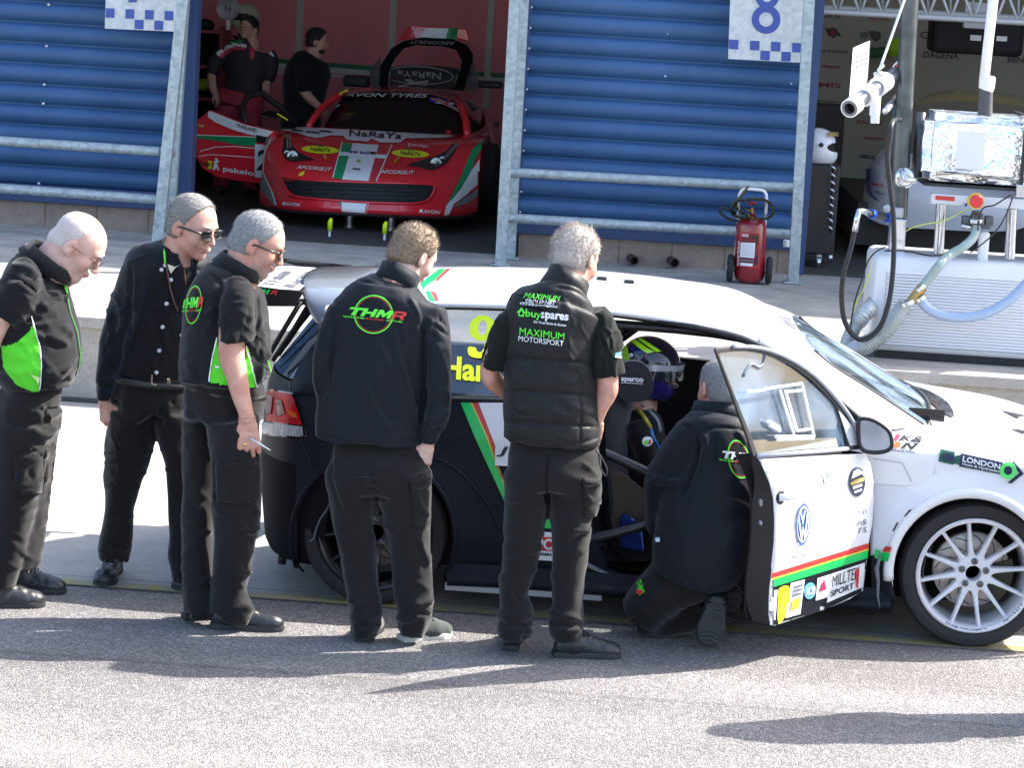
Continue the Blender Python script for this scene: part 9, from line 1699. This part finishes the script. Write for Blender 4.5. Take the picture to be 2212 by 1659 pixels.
 dd('yellow_label', ((160, 1030), (240, 1040), (238, 1092), (160, 1082)), SY2); ptext('OMP', [Z2(166, 1044), Z2(234, 1052), Z2(232, 1076), Z2(165, 1068)], mat('omp_dark', (.10, .08, .01), .5), bd, d_, off=.009); ptext('pakelo', [Z2(314, 1072), Z2(512, 1104), Z2(512, 1146), Z2(312, 1116)], TW2, bd, d_, bold=.02, off=.006)
 dd('small_figure', ((262, 1020), (272, 1022), (290, 1045), (275, 1050), (278, 1070), (290, 1100), (278, 1100), (268, 1078), (258, 1100), (246, 1096), (256, 1050), (244, 1040), (262, 1042)), TW2)
 dd('number_panel', ((520, 930), (588, 936), (580, 1150), (518, 1145)), TW2, .006); ptext('2', [Z2(540, 965), Z2(625, 970), Z2(620, 1105), Z2(532, 1100)], DECB, bd, d_, bold=.03, off=.009); dd('lamp_red', ((528, 870), (600, 885), (590, 925), (526, 915)), GRD, .006); dd('gold_mark', ((150, 800), (190, 808), (188, 822), (155, 818)), mat('shield_gold', (.5, .42, .1), .4))
 mb = MB(); mb.loft([[P(550, 735, 23.7), P(600, 712, 23.6), P(690, 722, 23.6), P(700, 745, 23.7), P(650, 765, 23.7), P(570, 760, 23.7)], [P(560, 735, 23.85), P(600, 718, 23.85), P(680, 728, 23.85), P(690, 745, 23.85), P(650, 758, 23.85), P(575, 755, 23.85)]]); mb.build('door_mirror', TRIM, d_, smooth=False)
 mb = MB(); mb.tube([P(460, 800, 23.6), P(430, 700, 23.8), P(470, 620, 23.9), P(560, 600, 24.0), P(680, 690, 24.1), P(800, 820, 24.2)], .03, 8); mb.build('door_frame', TRIM, d_, smooth=True); mb = MB(); mb.tube([P(660, 732, 23.55), P(730, 775, 23.6)], .008, 6); mb.build('mirror_tape', SY2, d_)
 # ---- raised engine cover
 ec = [P(x, y, Y) for x, y, Y in ((1440, 262, 26.0), (1525, 160, 26.0), (1890, 182, 26.0), (1912, 262, 26.0), (1850, 262, 25.98), (1560, 245, 25.98))]; mb = MB(); mb.prism(ec, (0, .06, 0)); e1 = mb.build('engine_cover', REDP, root, bevel=.01); be = bvh_of(e1)
 decal('stripe', [[Z2(*q) for q in ((1622, 165), (1770, 174), (1752, 250), (1600, 240))]], TW2, be, e1, .006, 30); decal('stripe', [[Z2(*q) for q in ((1770, 174), (1832, 178), (1820, 256), (1754, 250))]], TG2, be, e1, .006, 30); decal('pin_line', [[Z2(*q) for q in ((1558, 162), (1562, 162), (1535, 240), (1530, 240))]], TW2, be, e1, .006, 30)
 outer = [(1318, 560), (1330, 420), (1400, 310), (1480, 262), (1600, 240), (1800, 250), (1890, 290), (1930, 350), (1905, 450), (1870, 585), (1800, 580), (1845, 450), (1855, 390), (1820, 320), (1740, 300), (1560, 290), (1480, 310), (1420, 380), (1385, 450), (1375, 555)]
 mb = MB(); mb.prism([P(x, y, 25.9) for x, y in outer], (0, .05, 0)); e2 = mb.build('cover_frame', mat('carbon_dark', (.006, .006, .007), .8, spec=.1), e1); b2 = bvh_of(e2)
 V_, F_, _s = text2d('AFCORSE.IT', .012); mp = quadmap([Z2(1520, 258), Z2(1812, 268), Z2(1806, 288), Z2(1518, 278)]); project2d('lettering', [tuple(mp(1-u, 1-v)) for u, v in V_], F_, mat('dull_print', (.30, .30, .30), .6), b2, e2, .01, 14)
 mb = MB(); mb.prism([P(x, y, 25.95) for x, y in ((1385, 555), (1400, 430), (1500, 420), (1700, 420), (1835, 440), (1800, 580))], (0, .01, 0)); e3 = mb.build('cover_window', mat('smoked_panel', (.02, .016, .018), .7, alpha=.7), e1); b3 = bvh_of(e3); OV = mat('oval_pale', (.30, .30, .30), .6)
 decal('oval_ring', [[Z2(*q) for q in circ(1578, 485, 224, 60, 48, rot=.04)], [Z2(*q) for q in circ(1578, 485, 217, 54, 48, rot=.04)]], OV, b3, e3, .006, 30); V_, F_, _s = text2d('NaRaYa', .01); mp = quadmap([Z2(1440, 452), Z2(1725, 468), Z2(1720, 512), Z2(1440, 488)]); project2d('lettering', [tuple(mp(1-u, 1-v)) for u, v in V_], F_, OV, b3, e3, .009, 14)
 decal('bow', [[Z2(*q) for q in ((1485, 512), (1520, 508), (1555, 525), (1600, 522), (1640, 515), (1640, 530), (1600, 538), (1640, 552), (1560, 545), (1490, 548), (1520, 535))]], OV, b3, e3, .008, 30)
 for q in ([(1255, 460), (1330, 360), (1330, 560), (1270, 560)], [(1905, 470), (1925, 370), (1965, 500), (1960, 590), (1880, 585)]): mb = MB(); mb.prism([P(x, y, 26.0) for x, y in q], (0, .01, 0)); mb.build('cover_side', mat('smoked_side', (.03, .02, .022), .4, alpha=.7), e1)
 mb = MB(); mb.bbox(P(1085, 555, 26.1), P(1270, 490, 26.4), .02); mb.bbox(P(1900, 560, 26.1), P(2125, 525, 26.4), .02); mb.build('rear_wing', TRIM, root)
ferrari()
# ---- floor plugs
for x, y, lb in ((1000, 1530, 'small fluorescent yellow floor marker in front of the left jack'), (1355, 1552, 'small fluorescent yellow floor marker in front of the right jack')):
 p = aZ(*Z2(x, y), PZ+.004); t = thing('floor_marker', lb, 'marker', p, 'fluorescent floor markers'); mb = MB(); mb.cyl(p, p+np.array([0, 0, .06]), .011, 10); mb.build('stem', TW2, t, auto=40); mb = MB(); mb.tube([p+np.array([0, 0, .055]), p+np.array([0, 0, .13]), p+np.array([.01, 0, .16])], [.022, .022, .012], 10); mb.build('cap', FLUO, t, smooth=True)
# ---- shelf unit with things on it
sh = thing('shelf_unit', 'red shelf unit with dark openings at the left edge of the bay', 'shelves', aY(*Z2(180, 900), 26.0)); RS = mat('shelf_red_light', (.35, .06, .07), .5)  # red light on the shelf edges is painted into the board colour
for y0, x1 in ((185, 300), (415, 330), (625, 290), (832, 140)): mb = MB(); a = aY(*Z2(90, y0), 25.9); c = aY(*Z2(x1, y0+10), 25.9); mb.box((a[0]-.2, 25.9, a[2]-.03), (c[0], 26.5, a[2])); mb.build('shelf_board', RS, sh)
mb = MB(); a = aY(*Z2(300, 200), 25.92); mb.box((a[0]-.02, 25.92, PZ), (a[0]+.02, 26.4, a[2]+.05)); mb.build('side_board', RS, sh); mb = MB(); a0 = aY(*Z2(90, 200), 26.52); mb.box((a0[0]-.3, 26.5, PZ), (a[0], 26.54, a[2])); mb.build('back_board', DARK, sh)
S = Sc(); hd = Head(aY(*Z2(460, 115), 26.2), -150, 0, 0, 1.0); hd.E(S, (-.005, 0, .03), (.142, .118, .125), .0); hd.E(S, (.045, 0, -.055), (.108, .092, .085), .05); hd.E(S, (.135, 0, .012), (.085, .125, .034), .008, 's'); S.cut(hd.P(0, 0, -.12), (0, 0, -1)); hh = tag(S.build('crash_helmet', mat('helmet_cream', (.50, .50, .36), .35, coat=.5), None, .01, 2), 'cream crash helmet with dark visor hanging behind the mechanic', 'helmet')
mb = MB(); mb.loft([[hd.P(.146*math.cos(a), .122*math.sin(a), z_) for z_ in (.05, -.02)] for a in np.linspace(-1.4, 1.4, 16)], closed=False, cap=False); mb.build('visor', GRD, hh, smooth=True)
lb = thing('signal_board', 'round pale signal board on a short white handle above the shelves', 'signal board', aY(*Z2(345, 190), 25.6)); c = aY(*Z2(345, 50), 25.6); mb = MB(); mb.lathe(c, (0, -1, 0), [(.118, -.01), (.12, .0), (.118, .01), (0, .012)], 36); dsk = mb.build('disc', mat('board_grey', (.35, .34, .34), .4, var=.3, vscale=9), lb, auto=40); mb = MB(); mb.box(aY(*Z2(330, 190), 25.6), aY(*Z2(361, 108), 25.62)); mb.build('handle', mat('handle_cream', (.75, .72, .62), .4), lb); ptext('N', [Z2(325, 30), Z2(362, 30), Z2(362, 72), Z2(325, 72)], mat('board_print', (.12, .12, .12), .5), bvh_of(dsk), dsk, off=.004)
S = Sc(); S.ell(aY(*Z2(178, 548), 26.0), (.085, .08, .06)); S.cap(aY(*Z2(150, 530), 26.0), aY(*Z2(210, 535), 26.0), .04); S.wr(.004, 40, 5, (1, 1, 1)); tag(S.build('yellow_cap', mat('cap_lime', (.38, .55, .02), .6), None, .01), 'lime yellow cap lying on the middle shelf', 'cap')
S = Sc(); S.ell(aY(*Z2(195, 155), 26.1), (.10, .09, .06)); S.cap(aY(*Z2(160, 165), 26.1), aY(*Z2(240, 168), 26.1), .03); tag(S.build('headset', GRD, None, .01), 'black ear defenders resting on the top shelf', 'headset')
S = Sc(); S.ell(aY(*Z2(180, 480), 26.15), (.12, .1, .06)); tag(S.build('dark_bag', mat('bag_dark', (.02, .02, .025), .7), None, .01), 'dark bag behind the lime cap on the middle shelf', 'bag')
